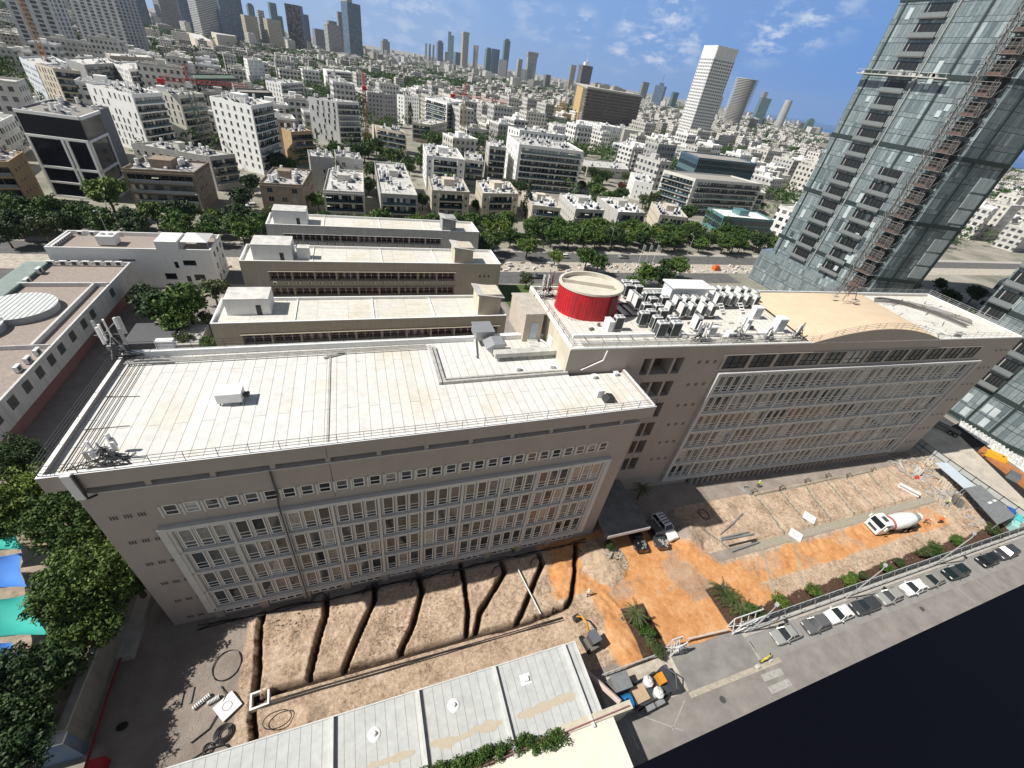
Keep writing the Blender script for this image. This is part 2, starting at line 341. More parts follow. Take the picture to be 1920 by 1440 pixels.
def site():
    st = .19; nx = int((SX1-SX0)/st); ny = int((SY1-SY0)/st)
    X, Y = np.meshgrid(np.linspace(SX0, SX1, nx), np.linspace(SY0, SY1, ny), indexing='ij')
    Z = np.zeros_like(X)-.02
    wob = (fbm(X, Y, 3.0, 5)-.5)*.5
    # dirt platforms in front of the left block
    dirt = sm(-16.2, -15.2, X+wob)*(1-sm(26.5, 28.2, X+wob*2))*sm(13, 13.3, Y)*(1-sm(28.6, 29.1, Y+wob*.4))
    Z = Z+dirt*((fbm(X, Y, 4, 11)-.45)*.55+(fbm(X, Y, .8, 17)-.5)*.30+(fbm(X, Y, .42, 19, 2)-.5)*.14)*(Y > 20.6)+dirt*(fbm(X, Y, 6, 3)-.5)*.12
    concrete = 1-np.maximum(dirt, 0)
    # orange sand yard
    poly_s = sm(23.5, 26.5, X+wob*3+np.where(Y > 22, 3.5, -1.2))*(1-sm(47, 53, X+(Y-20)*.9+wob*5))*(1-sm(29.5, 31.5, Y+wob))
    s2 = sm(44, 48, X)*(1-sm(98, 104, X))*sm(16.2, 17.2, Y+wob*2)*(1-sm(20.3, 21.4, Y+wob*2))*.92
    s3 = (1-sm(1.5, 3.2, np.hypot(X-24.0, (Y-25.0)*.8)+wob))*.9
    patch = sm(.52, .66, fbm(X, Y, 7, 201)); s2 = s2*(.55+.45*sm(.35, .6, fbm(X, Y, 5, 207))); poly_s = poly_s*(1-.55*patch*(Y > 17)); sand = np.clip(np.maximum(poly_s, s2), 0, 1); sand = np.maximum(sand, s3)
    Z = Z+sand*(fbm(X, Y, 1.6, 31)-.5)*.16+sand*(X < 33)*(Y < 24)*(fbm(X*1.0+Y*.4, Y*.35, .7, 33)-.5)*.32
    # right-hand half: soil fields with channels up to a concrete strip
    rt = sm(44, 50, X)*sm(22.6, 22.9, Y)*(1-sm(31.2, 31.8, Y+(X-50)*.02)); rt2 = sm(46, 50, X)*(1-sm(20.8, 21.4, Y))*sm(13, 13.2, Y)
    rough = np.maximum(rt, rt2)
    Z = Z+rough*((fbm(X, Y, 3, 51)-.45)*.3+(fbm(X, Y, .7, 57)-.5)*.22)
    concrete = concrete*(1-np.clip(rough, 0, 1))*(1-sand)
    # heaps
    for (hx, hy, r, h, e) in ((30.6, 25.6, 3.6, 1.7, 71), (24.3, 25.3, 1.9, .9, 72), (47.8, 27.6, 3.4, 1.5, 73), (46.3, 25.2, 2.4, 1.1, 74), (-8.8, 17.0, 2.0, .9, 75), (28.2, 14.4, 3.2, .9, 76), (27.0, 18.6, 3.4, .7, 78),
                              (57, 28.5, 2.6, .6, 77), (64, 27.5, 2.2, .4, 79), (86, 28.5, 3, .4, 80), (110, 20, 3, .5, 82)):
        d = np.hypot(X-hx, Y-hy)/r+(fbm(X, Y, 1.1, e)-.5)*.5; Z = Z+h*np.clip(1-d, 0, 1)**.8*.8*(1+(fbm(X, Y, .55, e+9)-.5)*.45)
    heap = np.clip(1-np.hypot(X-30.6, Y-25.6)/3.9-(fbm(X, Y, 1, 90)-.5)*.4, 0, 1); sand = sand*(1-sm(.0, .1, heap)); concrete *= (1-sm(0, .1, heap))
    # trenches (about 0.6 m wide, over a metre deep)
    main = [K(-20, 1085), K(100, 1010), K(290, 950), K(480, 905), K(800, 810), K(1190, 700), K(1450, 640), K(1600, 590), K(1750, 530), K(1780, 470), K(1800, 240), K(1800, 175)]
    T = [main, [K(395, 475), K(395, 560), K(345, 740), K(300, 925)], [K(665, 405), K(668, 490), K(600, 640), K(490, 900)], [K(915, 355), K(935, 440), K(880, 640), K(800, 810)],
         [K(1150, 290), K(1175, 400), K(1195, 560), K(1185, 700)], [K(1380, 285), K(1400, 330), K(1330, 450), K(1260, 560), K(1235, 690)], [K(1590, 235), K(1610, 290), K(1500, 560), K(1460, 640)]]
    c7 = lambda x, y: (lambda p: (p.x, p.y))(G(x/2.5719, 880+y/2.5719))
    T.append([c7(1265, 690), c7(1250, 760), c7(1245, 1000), c7(1215, 1180), c7(1228, 1330)])
    tr = np.full_like(X, 9.0)
    for t in T: tr = np.minimum(tr, dline(X, Y, t))
    tw = tr+(fbm(X, Y, .7, 61)-.5)*.15
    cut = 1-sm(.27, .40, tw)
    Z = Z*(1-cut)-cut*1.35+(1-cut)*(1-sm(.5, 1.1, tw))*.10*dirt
    # shallow channels of the right half, pale concrete edges
    Cn = [[M_(60, 250), M_(270, 510)], [M_(230, 212), M_(440, 462)], [M_(410, 190), M_(600, 430)], [M_(560, 160), M_(760, 385)], [M_(690, 135), M_(900, 350)], [M_(850, 105), M_(1040, 305)], [M_(990, 85), M_(1310, 275)],
          [L_(975, 105), L_(1110, 205)], [M_(60, 250), M_(860, 88)]]
    ch = np.full_like(X, 9.0)
    for t in Cn: ch = np.minimum(ch, dline(X, Y, t))
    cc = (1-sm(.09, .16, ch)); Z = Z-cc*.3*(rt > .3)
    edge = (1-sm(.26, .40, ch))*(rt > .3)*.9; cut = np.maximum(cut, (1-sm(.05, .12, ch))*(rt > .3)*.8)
    stripw = sm(56.0, 57.0, X)*(1-sm(104, 106, X))*sm(21.35, 21.45, Y)*(1-sm(22.65, 22.75, Y)); Z = np.where(stripw > .5, -.02, Z)
    slot = sm(57, 57.3, X)*(1-sm(103, 104, X))*sm(22.7, 22.75, Y)*(1-sm(22.95, 23.0, Y)); Z = Z-slot*.5
    Cn2 = [[M_(100, 600), M_(200, 950)], [M_(330, 570), M_(385, 870)], [M_(500, 500), M_(520, 555)], [M_(660, 470), M_(680, 540)], [M_(740, 650), M_(800, 800)], [M_(960, 600), M_(1020, 760)], [M_(1180, 480), M_(1260, 640)]]
    c2 = np.full_like(X, 9.0)
    for t in Cn2: c2 = np.minimum(c2, dline(X, Y, t))
    edge = np.maximum(edge, (1-sm(.12, .3, c2))*.7*(Y < 21.3))
    pale = np.clip(np.maximum(edge, stripw), 0, 1)
    # earth beds beside the gate
    bed = ((X > 29.6+(18.5-Y)*-.03) & (X < 33.4) & (Y > 12.3) & (Y < 18.6)) | ((X > 43.6) & (Y > 12.3) & (Y < 14.2+(fbm(X, Y, 2, 99)-.5)) & (X < 112)) | ((X > 43.7) & (X < 47) & (Y < 18) & (Y > 13))
    sand = np.where(bed, 0, sand); pale = np.where(bed, 0, pale); bedf = bed.astype(float)
    global TRD; TRD = T
    grey = np.clip(concrete*(1-cut), 0, 1)
    v = np.stack([X, Y, Z], -1).reshape(-1, 3)
    idx = np.arange(nx*ny).reshape(nx, ny); q = np.stack([idx[:-1, :-1], idx[1:, :-1], idx[1:, 1:], idx[:-1, 1:]], -1).reshape(-1, 4)
    me = bpy.data.meshes.new('construction_ground'); me.vertices.add(len(v)); me.vertices.foreach_set('co', v.astype(np.float32).ravel())
    me.loops.add(q.size); me.loops.foreach_set('vertex_index', q.astype(np.int32).ravel()); me.polygons.add(len(q)); me.polygons.foreach_set('loop_start', np.arange(0, q.size, 4, dtype=np.int32))
    me.update(calc_edges=True); me.polygons.foreach_set('use_smooth', [True]*len(q))
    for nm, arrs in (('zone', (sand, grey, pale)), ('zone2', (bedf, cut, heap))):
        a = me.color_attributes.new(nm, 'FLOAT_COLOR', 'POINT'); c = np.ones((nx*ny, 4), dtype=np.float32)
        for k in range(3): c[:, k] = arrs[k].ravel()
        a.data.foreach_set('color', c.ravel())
    mt = bpy.data.materials.new('site_soil'); n, b = nodes_of(mt); L = n.links.new; b.inputs['Roughness'].default_value = .95; b.inputs['Specular IOR Level'].default_value = .15
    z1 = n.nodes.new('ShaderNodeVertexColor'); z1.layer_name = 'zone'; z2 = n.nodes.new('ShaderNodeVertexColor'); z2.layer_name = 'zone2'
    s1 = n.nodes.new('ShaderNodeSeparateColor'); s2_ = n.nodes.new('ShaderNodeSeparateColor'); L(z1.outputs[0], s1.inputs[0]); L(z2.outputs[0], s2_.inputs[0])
    t = n.nodes.new('ShaderNodeTexCoord')
    def noi(sc, det=8, ro=.65, sx=(1, 1, 1)):
        mp = n.nodes.new('ShaderNodeMapping'); mp.inputs['Scale'].default_value = sx; L(t.outputs['Object'], mp.inputs[0])
        a = n.nodes.new('ShaderNodeTexNoise'); a.inputs['Scale'].default_value = sc; a.inputs['Detail'].default_value = det; a.inputs['Roughness'].default_value = ro; L(mp.outputs[0], a.inputs['Vector']); return a.outputs[0]
    def ramp(f, *st):
        r = n.nodes.new('ShaderNodeValToRGB'); e = r.color_ramp.elements
        for i, (p, c) in enumerate(st):
            x = e[i] if i < 2 else e.new(p)
            x.position = p; x.color = C4(c)
        L(f, r.inputs[0]); return r.outputs[0]
    def mixc(f, a, b_):
        m = n.nodes.new('ShaderNodeMix'); m.data_type = 'RGBA'; L(f, m.inputs['Factor']); L(a, m.inputs['A']); L(b_, m.inputs['B']); return m.outputs['Result']
    big = noi(.35); mid = noi(1.6); fine = noi(9, 10, .8)
    f = math_node(n, 'ADD', math_node(n, 'MULTIPLY', big, .28), math_node(n, 'ADD', math_node(n, 'MULTIPLY', noi(2.6, 6, .75), .36), math_node(n, 'MULTIPLY', fine, .36)))
    dirtc = ramp(f, (.40, (.15, .105, .075)), (.575, (.76, .60, .46)), (.48, (.50, .365, .26)))
    sandc = ramp(math_node(n, 'ADD', math_node(n, 'MULTIPLY', big, .45), math_node(n, 'ADD', math_node(n, 'MULTIPLY', mid, .3), math_node(n, 'MULTIPLY', fine, .25))), (.36, (.46, .205, .08)), (.62, (.80, .49, .27)), (.49, (.68, .33, .135)))
    conc = ramp(math_node(n, 'ADD', math_node(n, 'MULTIPLY', big, .6), math_node(n, 'MULTIPLY', fine, .4)), (.36, (.25, .21, .18)), (.66, (.44, .38, .33)))
    palc = ramp(noi(2.5), (.35, (.36, .32, .25)), (.7, (.48, .44, .36)))
    bedc = ramp(noi(4), (.35, (.05, .03, .02)), (.7, (.17, .10, .07)))
    heapc = ramp(noi(7, 10, .8), (.35, (.34, .24, .15)), (.65, (.72, .58, .42)))
    # soft, ragged zone borders
    def rag(s): return math_node(n, 'SMOOTHSTEP' if False else 'MULTIPLY', math_node(n, 'MINIMUM', 1, math_node(n, 'MAXIMUM', 0, math_node(n, 'ADD', math_node(n, 'MULTIPLY', math_node(n, 'SUBTRACT', s, .5), 2.4), math_node(n, 'ADD', .5, math_node(n, 'MULTIPLY', math_node(n, 'SUBTRACT', mid, .5), 2.2))))), 1)
    col = mixc(rag(s1.outputs[1]), dirtc, conc)
    col = mixc(rag(s1.outputs[0]), col, sandc); col = mixc(s1.outputs[2], col, palc)
    col = mixc(s2_.outputs[2], col, heapc); col = mixc(s2_.outputs[0], col, bedc)
    dk = ramp(noi(3), (.3, (.035, .024, .018)), (.7, (.09, .06, .045))); col = mixc(s2_.outputs[1], col, dk)  # shade down in the trenches put into the soil colour; grooves darkened alike
    L(col, b.inputs['Base Color'])
    bp = n.nodes.new('ShaderNodeBump'); bp.inputs['Strength'].default_value = 1.0; bp.inputs['Distance'].default_value = .2; L(math_node(n, 'ADD', fine, mid), bp.inputs['Height']); L(bp.outputs[0], b.inputs['Normal'])
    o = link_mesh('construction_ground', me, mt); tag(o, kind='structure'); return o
site()
def sheet(name, pts, z, m, kind='structure'):
    b = MB(); b.face([(p[0], p[1], z) for p in pts]); o = b.build(name, m); return tag(o, kind=kind)
def rect(name, x0, y0, x1, y1, z, m): return sheet(name, [(x0, y0), (x1, y0), (x1, y1), (x0, y1)], z, m)
URB = mat('urban_ground', (.33, .30, .26), .95, .5, .05, col2=(.13, .14, .10), bump=0)
ASPH = mat('asphalt', (.13, .128, .125), .9, .4, .5, bump=.1)
ASPN = mat('near_asphalt', (.255, .235, .215), .9, .35, .4, bump=.15)
PAVE = mat('paving', (.44, .41, .37), .9, .3, 1.5, bump=.1)
GRAV = mat('pale_gravel', (.50, .45, .38), .95, .5, .8, bump=.2)
LINE = mat('road_paint', (.40, .39, .36), .8, .4, 2)
b = MB(); F = 40000
for (x0, y0, x1, y1) in ((-F, SY1, F, F), (-F, -F, F, SY0), (-F, SY0, SX0, SY1), (SX1, SY0, F, SY1)): b.face([(x0, y0, -.03), (x1, y0, -.03), (x1, y1, -.03), (x0, y1, -.03)])
tag(b.build('ground', URB), kind='structure')
SEA = mat('sea_water', (.03, .12, .30), .35, .1, .01, spec=.3)
c = [GD(1325, 200, 39000), GD(1345, 200, 4300), GD(1450, 220, 3900), GD(1600, 250, 3400), GD(1920, 300, 3000)]
b = MB(); b.face([(p.x, p.y, .3) for p in c[::-1]]+[(39000, -20000, .3), (39000, 39000, .3)][::-1][0:0]+[(c[0].x, c[0].y, .3)][0:0]+[(39500, 39500, .3)][0:0]) if False else None
pts = [(p.x, p.y) for p in c]+[(39000, c[-1].y-9000), (39000, 39000)]
sheet('sea', pts, .3, SEA)
# the near street, its kerb, pavement, parking strip and markings
rect('near_street', -120, -6, 117.4, 8.0, -.012, ASPN)
rect('parking_lane', 44.6, 8.0, 117.4, 11.1, -.008, mat('parking_asphalt', (.27, .26, .245), .9, .25, .6, bump=.1))
rect('entrance_apron', 32.0, 8.0, 44.6, 12.3, -.006, mat('apron_concrete', (.25, .24, .225), .9, .35, .45, bump=.15))
tag(MB().box(44.8, 11.1, -.03, 117.2, 12.3, .10, 0).build('pavement', PAVE), kind='structure')
tag(MB().box(33.0, 7.35, -.03, 47.6, 7.95, .05, 0).build('kerb_strip', mat('kerb_stone', (.42, .38, .31), .95, .35, 2.5, bump=.3)), kind='structure')
rect('lower_pavement', 22.5, 8.1, 33.2, 12.3, -.004, GRAV)
b = MB()
for px0, py0, px1, py1, w in ((1035+520*0, 1210, 0, 0, 0),)[0:0]: pass
def stripe(b, a, c, w):
    a = Vector(a[:2]); c = Vector(c[:2]); d = (c-a).normalized(); n_ = Vector((-d.y, d.x))*w/2
    b.face([tuple(a+n_)+(0,), tuple(c+n_)+(0,), tuple(c-n_)+(0,), tuple(a-n_)+(0,)][::-1])
for a, c, w in ((L_(1290, 935), L_(1400, 895), .75), (L_(1330, 1005), L_(1445, 955), .75), (L_(520, 1165), L_(595, 1340), .13), (L_(590, 1140), L_(840, 1230), .10), (L_(850, 1060), L_(780, 1230), .10), (M_(1455, 890), M_(1590, 1000), .14), (M_(1590, 845), M_(1690, 920), .1),
                (L_(1215, 720), L_(1275, 840), .28), (M_(20, 1260), M_(100, 1390), .12)): stripe(b, a, c, w)
tag(b.build('road_markings', LINE, loc=(0, 0, .0)), kind='structure')
tag(MB().cyl(L_(1065, 1055), .38, -.02, .004, 18, 0).cyl(M_(1215, 1040), .36, -.02, .004, 18, 0).build('manhole_covers', mat('cast_iron', (.07, .07, .07), .6)), kind='structure')
# boulevard behind
rect('boulevard_near_road', -300, 121.5, 146, 131, -.02, ASPH)
rect('tram_works', -300, 131, 520, 140.5, -.018, GRAV)
rect('boulevard_far_road', -300, 140.5, 520, 150, -.02, ASPH)
rect('boulevard_pavement', -300, 150, 520, 153.5, -.015, PAVE)
rect('lawn', 41, 92, 66, 120.5, -.01, GRASS)
rect('school_yard', -58, 47.5, 40, 121, -.024, mat('yard_paving', (.30, .27, .24), .95, .3, .5))
rect('east_street', 117.4, -5, 140.5, 66, -.016, mat('dusty_street', (.52, .47, .40), .95, .35, .35, bump=.1))
# higher terrain held by the wall on the left
TER = mat('dry_bank', (.36, .29, .22), .95, .5, 1.2, bump=.3)
tag(MB().prism([(-120, 20.4), (-28.2, 20.4), (-28.2, 41), (-46, 56), (-120, 56)], -.03, 3.8, 0).build('raised_terrain', TER), kind='structure')
# ---------------------------------------------------------------- helpers for facades
def wall_holes(b, x0, x1, z0, z1, holes, depth, m=0, mr=0, mb=1, y=0.0):
    """a wall in the plane y, facing -y, with rectangular openings cut in: reveals and a back panel at y+depth"""
    xs = sorted({x0, x1, *[h[0] for h in holes], *[h[1] for h in holes]}); zs = sorted({z0, z1, *[h[2] for h in holes], *[h[3] for h in holes]})
    for i in range(len(xs)-1):
        for j in range(len(zs)-1):
            cx = (xs[i]+xs[i+1])/2; cz = (zs[j]+zs[j+1])/2
            if any(h[0] < cx < h[1] and h[2] < cz < h[3] for h in holes): continue
            b.face([(xs[i], y, zs[j]), (xs[i+1], y, zs[j]), (xs[i+1], y, zs[j+1]), (xs[i], y, zs[j+1])], m)
    for a, c, d, e in holes:
        Y = y+depth
        b.face([(a, y, d), (c, y, d), (c, Y, d), (a, Y, d)], mr); b.face([(a, y, e), (a, Y, e), (c, Y, e), (c, y, e)], mr)
        b.face([(a, y, d), (a, Y, d), (a, Y, e), (a, y, e)], mr); b.face([(c, y, d), (c, y, e), (c, Y, e), (c, Y, d)], mr)
        b.face([(a, Y, d), (c, Y, d), (c, Y, e), (a, Y, e)], mb)
def membrane(name, bw=13.0, bh=1.05, stain=.4, col=(.68, .675, .65), horiz=False):
    mt = bpy.data.materials.new(name); n, b = nodes_of(mt); L = n.links.new; b.inputs['Roughness'].default_value = .8
    t = n.nodes.new('ShaderNodeTexCoord'); mp = n.nodes.new('ShaderNodeMapping'); L(t.outputs['Object'], mp.inputs[0]); mp.inputs['Rotation'].default_value = (0, 0, 0 if horiz else math.pi/2)
    k = n.nodes.new('ShaderNodeTexBrick'); L(mp.outputs[0], k.inputs[0]); k.inputs['Scale'].default_value = 1; k.inputs['Brick Width'].default_value = bw; k.inputs['Row Height'].default_value = bh
    k.inputs['Mortar Size'].default_value = .028; k.inputs['Mortar Smooth'].default_value = .3; k.offset = .37; k.inputs['Color1'].default_value = C4(col); k.inputs['Color2'].default_value = C4(tuple(x*.94 for x in col)); k.inputs['Mortar'].default_value = (.24, .23, .21, 1)
    def ns(s, a, c, lo, hi, d=8):
        q = n.nodes.new('ShaderNodeTexNoise'); q.inputs['Scale'].default_value = s; q.inputs['Detail'].default_value = d; q.inputs['Roughness'].default_value = .65; L(t.outputs['Object'], q.inputs['Vector'])
        r = n.nodes.new('ShaderNodeMapRange'); r.inputs['From Min'].default_value = a; r.inputs['From Max'].default_value = c; r.inputs['To Min'].default_value = lo; r.inputs['To Max'].default_value = hi; L(q.outputs[0], r.inputs[0]); return r.outputs[0]
    m1 = n.nodes.new('ShaderNodeMix'); m1.data_type = 'RGBA'; m1.blend_type = 'MULTIPLY'; m1.inputs['Factor'].default_value = 1; L(k.outputs['Color'], m1.inputs['A']); g = n.nodes.new('ShaderNodeCombineXYZ')
    f = ns(1.1, .3, .75, 1.06, .80); [L(f, g.inputs[i]) for i in range(3)]; L(g.outputs[0], m1.inputs['B'])
    m2 = n.nodes.new('ShaderNodeMix'); m2.data_type = 'RGBA'; m2.blend_type = 'MULTIPLY'; m2.inputs['B'].default_value = (.95, .78, .56, 1); L(m1.outputs['Result'], m2.inputs['A']); L(ns(.13, .5, .68, 0, stain, 5), m2.inputs['Factor'])
    L(m2.outputs['Result'], b.inputs['Base Color']); MATS[name] = mt; return mt
MEMB = membrane('roof_membrane'); MEMB2 = membrane('shed_membrane', 40, .95, .15, (.50, .515, .51))
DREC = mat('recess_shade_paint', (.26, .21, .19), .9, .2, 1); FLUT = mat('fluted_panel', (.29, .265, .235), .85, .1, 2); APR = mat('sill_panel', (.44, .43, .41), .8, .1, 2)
def window_mesh(w, h, bars=(.36, .18), fr=.095, proud=.10, g=GLW, fm=FRW, mull=0):
    b = MB(); lo = h*bars[0] if bars else 0; b.box(0, -.05, lo, w, 0, h, 1)
    if lo: b.box(0, -.05, 0, w, 0, lo-.001, 2)
    for x in (0, w-fr): b.box(x, -proud, 0, x+fr, -.0505, h)
    for z in (0, h-fr): b.box(fr, -proud+.003, z, w-fr, -.0505, z+fr)
    for q in bars: b.box(fr, -proud+.006, h*q-fr*.4, w-fr, -.0505, h*q+fr*.4)
    for k in range(mull): x = w*(k+1)/(mull+1); b.box(x-.025, -proud+.009, fr, x+.025, -.0505, h-fr)
    return lambda: b.build('window', [fm, g, GLD])
def bay_mesh(w, h):
    def mk():
        b = MB(); t = .28
        b.box(0, -.02, 0, w, 0, h, 0)                              # cell wall
        b.box(0, -.36, 0, w, -.021, .22, 0)                         # slab
        b.box(0, -.22, .22, w, -.021, .38, 2)                       # sill apron
        b.box(-t/2, -.34, .222, t/2, -.023, h, 0)                    # fin on the left
        for k in range(3):
            x = .42+k*(w-.42)/3
            b.box(x-.14, -.18, .381, x-.04, -.024, h-.35, 0)
            b.box(x+1.12, -.09, .381, x+1.28, -.022, h-.35, 1)
        b.box(.15, -.16, h-.35, w-.15, -.025, h-.002, 0)
        return b.build('window_bay', [TRIM, FLUT, APR])
    return mk
def railing_path(name, pts, h, parent, m=DARK, rails=3, step=2.3, r=.022, brace=0):
    b = MB()
    for a, c in zip(pts, pts[1:]):
        a = Vector(a); c = Vector(c); L = (c-a).length; k = max(1, round(L/step))
        for j in range(rails): z = Vector((0, 0, h*(j+1)/rails)); b.tube(a+z, c+z, r, 4)
        for i in range(k+1): p = a.lerp(c, i/k); b.tube(p, p+Vector((0, 0, h)), r*1.2, 4)
    return b.build(name, m, parent)
# ---------------------------------------------------------------- the left-hand block
LB = thing('office_block', 'long taupe office block with white gridded facade and flat white membrane roof behind the trenches', 'office building', (-23.3, 30.2, 0))
Wd, Dp = 54.3, 16.5; H1, H2, H3 = 23.75, 25.1, 26.3
b = MB(); S3 = 1.6
up = [(4.9+i*S3, 4.9+i*S3+1.12, 19.55, 20.95) for i in range(29)]
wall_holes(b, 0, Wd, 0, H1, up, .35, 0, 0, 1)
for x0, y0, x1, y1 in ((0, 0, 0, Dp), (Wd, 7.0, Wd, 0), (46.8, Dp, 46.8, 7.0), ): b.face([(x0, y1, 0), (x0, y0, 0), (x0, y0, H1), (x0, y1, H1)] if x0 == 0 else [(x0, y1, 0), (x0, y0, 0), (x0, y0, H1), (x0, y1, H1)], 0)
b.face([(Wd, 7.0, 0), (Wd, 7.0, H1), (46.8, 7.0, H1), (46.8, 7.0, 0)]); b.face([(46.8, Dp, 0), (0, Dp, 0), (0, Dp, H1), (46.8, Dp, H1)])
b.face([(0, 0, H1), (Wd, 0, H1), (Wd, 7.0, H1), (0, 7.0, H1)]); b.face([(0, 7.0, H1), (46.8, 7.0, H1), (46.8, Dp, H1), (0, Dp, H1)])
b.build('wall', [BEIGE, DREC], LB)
b = MB(); b.box(-.12, -.13, H1+.002, Wd+.12, .6, H1+.10); b.box(-.12, .6, H1+.002, .4, Dp, H1+.10); b.build('ledge', mat('ledge_white', (.6, .59, .57), .8), LB)
b = MB(); b.box(.9, .85, H1+.11, Wd-.9, 6.9, H2-.01)
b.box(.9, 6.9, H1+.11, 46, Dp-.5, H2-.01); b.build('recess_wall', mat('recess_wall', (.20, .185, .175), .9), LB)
stub = lambda: MB().box(-.22, -.03, 0, .22, .84, H2-H1-.115).build('stub_column', BEIGE)
for i in range(12): KIT.put('stub', stub, LB, (.35+i*4.66+(.2 if i == 0 else 0), 0, H1+.105))
b = MB(); o_ = .65
pl = [(-1.0, -o_), (Wd+.9, -o_), (Wd+.9, 6.95), (47.2, 6.95), (47.2, Dp+.1), (-1.0, Dp+.1)]
b.prism(pl, H2, H3-.01, 0); b.build('roof_slab', BEIGE, LB)
b = MB(); t = .34; hz = H3+.45
b.box(-1.0, -o_, H3-.008, Wd+.9, -o_+t, hz, 0, 1); b.box(-1.0, -o_+t, H3-.008, -1.0+t, Dp+.1, hz, 0, 1); b.box(Wd+.9-t, -o_+t, H3-.008, Wd+.9, 6.9, hz, 0, 1)
b.box(-1+t, Dp-.35, H3-.008, 47.2, Dp+.1, hz+.25, 1, 1)
b.build('parapet', [BEIGE, WHITE], LB)
b = MB(); b.prism([(-.65, -.3), (Wd+.55, -.3), (Wd+.55, 6.95), (47.2, 6.95), (47.2, Dp-.3), (-.65, Dp-.3)], H3-.005, H3+.03); b.build('roof', MEMB, LB)
b = MB()        # raised seam, water channel and cable duct on the roof
b.box(19.1, -.2, H3+.031, 19.3, 14.2, H3+.12); b.box(30.8, 7.3, H3+.031, 31.15, 15.2, H3+.42); b.box(31.3, 7.3, H3+.031, 31.6, 15.0, H3+.36)
b.box(31.6, 7.3, H3+.031, 47.1, 7.6, H3+.42); b.box(31.6, 7.95, H3+.031, 47.1, 8.2, H3+.3)
for k in range(3): b.tube((-.3, Dp-1.2-k*.35, H3+.25+.05*k), (30.5, Dp-1.0-k*.35, H3+.25), .09, 6)
b.build('roof_channel', mat('channel_metal', (.48, .47, .44), .7, .4, 2), LB)
b = MB()
for k in range(4): b.tube((.1+k*.42, .3, H3+.12), (.1+k*.42, Dp-.6, H3+.12), .03, 4)
b.tube((-.2, 5, H3+.1), (3, 5, H3+.1), .03, 4); b.tube((-.2, 9.5, H3+.1), (2.5, 9.2, H3+.1), .03, 4); b.build('lightning_cable', DARK, LB)
railing_path('railing', [(-.85, -o_+.2, hz), (Wd+.75, -o_+.2, hz), (Wd+.75, 6.6, hz)], 1.0, LB)
railing_path('railing', [(-.9, -.4, hz), (-.9, Dp, hz)], 1.15, LB, rails=4, step=3.6)
railing_path('railing', [(-.9, Dp+.05, hz+.25), (30, Dp+.05, hz+.25)], 1.0, LB, rails=3, step=3.2)
FX0, BW, NB, FZ0, FH = 4.6, 4.66, 10, 2.2, 3.88
b = MB(); x1 = FX0+BW*NB; z1 = FZ0+FH*4
for q in ((FX0-.75, FZ0-.2, FX0-.15, z1+.42), (x1+.15, FZ0-.2, x1+.75, z1+.42)): b.box(q[0], -.48, q[1], q[2], -.004, q[3])
b.box(FX0-.15, -.48, z1+.002, x1+.15, -.004, z1+.42); b.box(FX0-.15, -.475, FZ0-.2, x1+.15, -.004, FZ0-.002); b.box(x1-.14, -.34, FZ0, x1+.15, -.005, z1); b.build('facade_frame', TRIM, LB)
def bays(parent, x0, z0, bw, fh, nx, nz, key):
    for j in range(nz):
        for i in range(nx):
            ky = key+'bay'
            if ky not in KIT.d:
                o = bay_mesh(bw, fh)(); KIT.d[ky] = o; o.parent = parent; o.location = (x0+i*bw, -.003, z0+j*fh)
            else:
                o = KIT.d[ky].copy(); SC.collection.objects.link(o); o.parent = parent; o.location = (x0+i*bw, -.003, z0+j*fh)
            for k in range(3):
                x = .42+k*(bw-.42)/3
                wk = 'officewin'
                if wk not in KIT.d: w = window_mesh(1.12, 2.98)(); KIT.d[wk] = w
                else: w = KIT.d[wk].copy(); SC.collection.objects.link(w)
                w.parent = o; w.location = (x, -.0205, .42)
bays(LB, FX0, FZ0, BW, FH, NB, 4, 'L')
for h in up:
    KIT.put('upperwin', lambda: (lambda o: (setattr(o, 'name', 'upper_window'), o)[1])(window_mesh(1.12, 1.40, (.42,), proud=.12)()), LB, (h[0], .12, h[2]))
fin = lambda: MB().box(-.24, -.12, -.15, -.06, -.003, 1.5).build('window_fin', TRIM)
for h in up: KIT.put('fin', fin, LB, (h[0], 0, h[2]))
for i in range(NB):
    KIT.put('pil', lambda: MB().box(-.42, -.24, 0, .42, -.004, 1.98).build('pilaster', BEIGE), LB, (FX0+i*BW, 0, 0))
    for k in range(4): KIT.put('basewin', lambda: (lambda o: (setattr(o, 'name', 'basement_window'), o)[1])(window_mesh(.86, .62, (), proud=.1)()), LB, (FX0+i*BW+.6+k*.9, -.003, .62))
def grille():
    b = MB(); b.box(-.36, -.03, -.28, .36, -.002, .28, 0)
    for i in range(3):
        for j in range(3): b.box(-.29+i*.21, -.045, -.22+j*.16, -.15+i*.21, -.031, -.11+j*.16, 1)
    return b.build('vent_grille', [BEIGE, mat('vent_dark', (.03, .027, .025), .9)])
for j in range(6):
    for i in range(3): KIT.put('grille', grille, LB, (1.35+i*1.0+j*.1, 0, 20.25-j*3.78))
px_ = GY(506, 880, 30.2).x+23.3
b = MB(); b.path([(px_, -.15, H1), (px_, -.15, 20.2), (px_, -.72, 19.2), (px_, -.72, .4)], .09, 6); b.build('drain_pipe', mat('grey_pipe', (.06, .06, .06), .6), LB)
b = MB(); b.box(.6, -.95, 24.1, 1.2, -.66, 26.9, 0); b.path([(1.35, -.8, 26.9), (1.35, -.85, 25), (1.1, -.7, 23.9), (1.5, -.2, 23.7)], .10, 5, 1); b.build('cable_duct', [WMET, BLACKP], LB)
b = MB(); b.box(19.05, -.66, 25.1, 19.1, -.651, 26.3); b.box(19.05, -.012, 18.6, 19.1, -.002, 23.7); b.build('expansion_joint', DARK, LB)
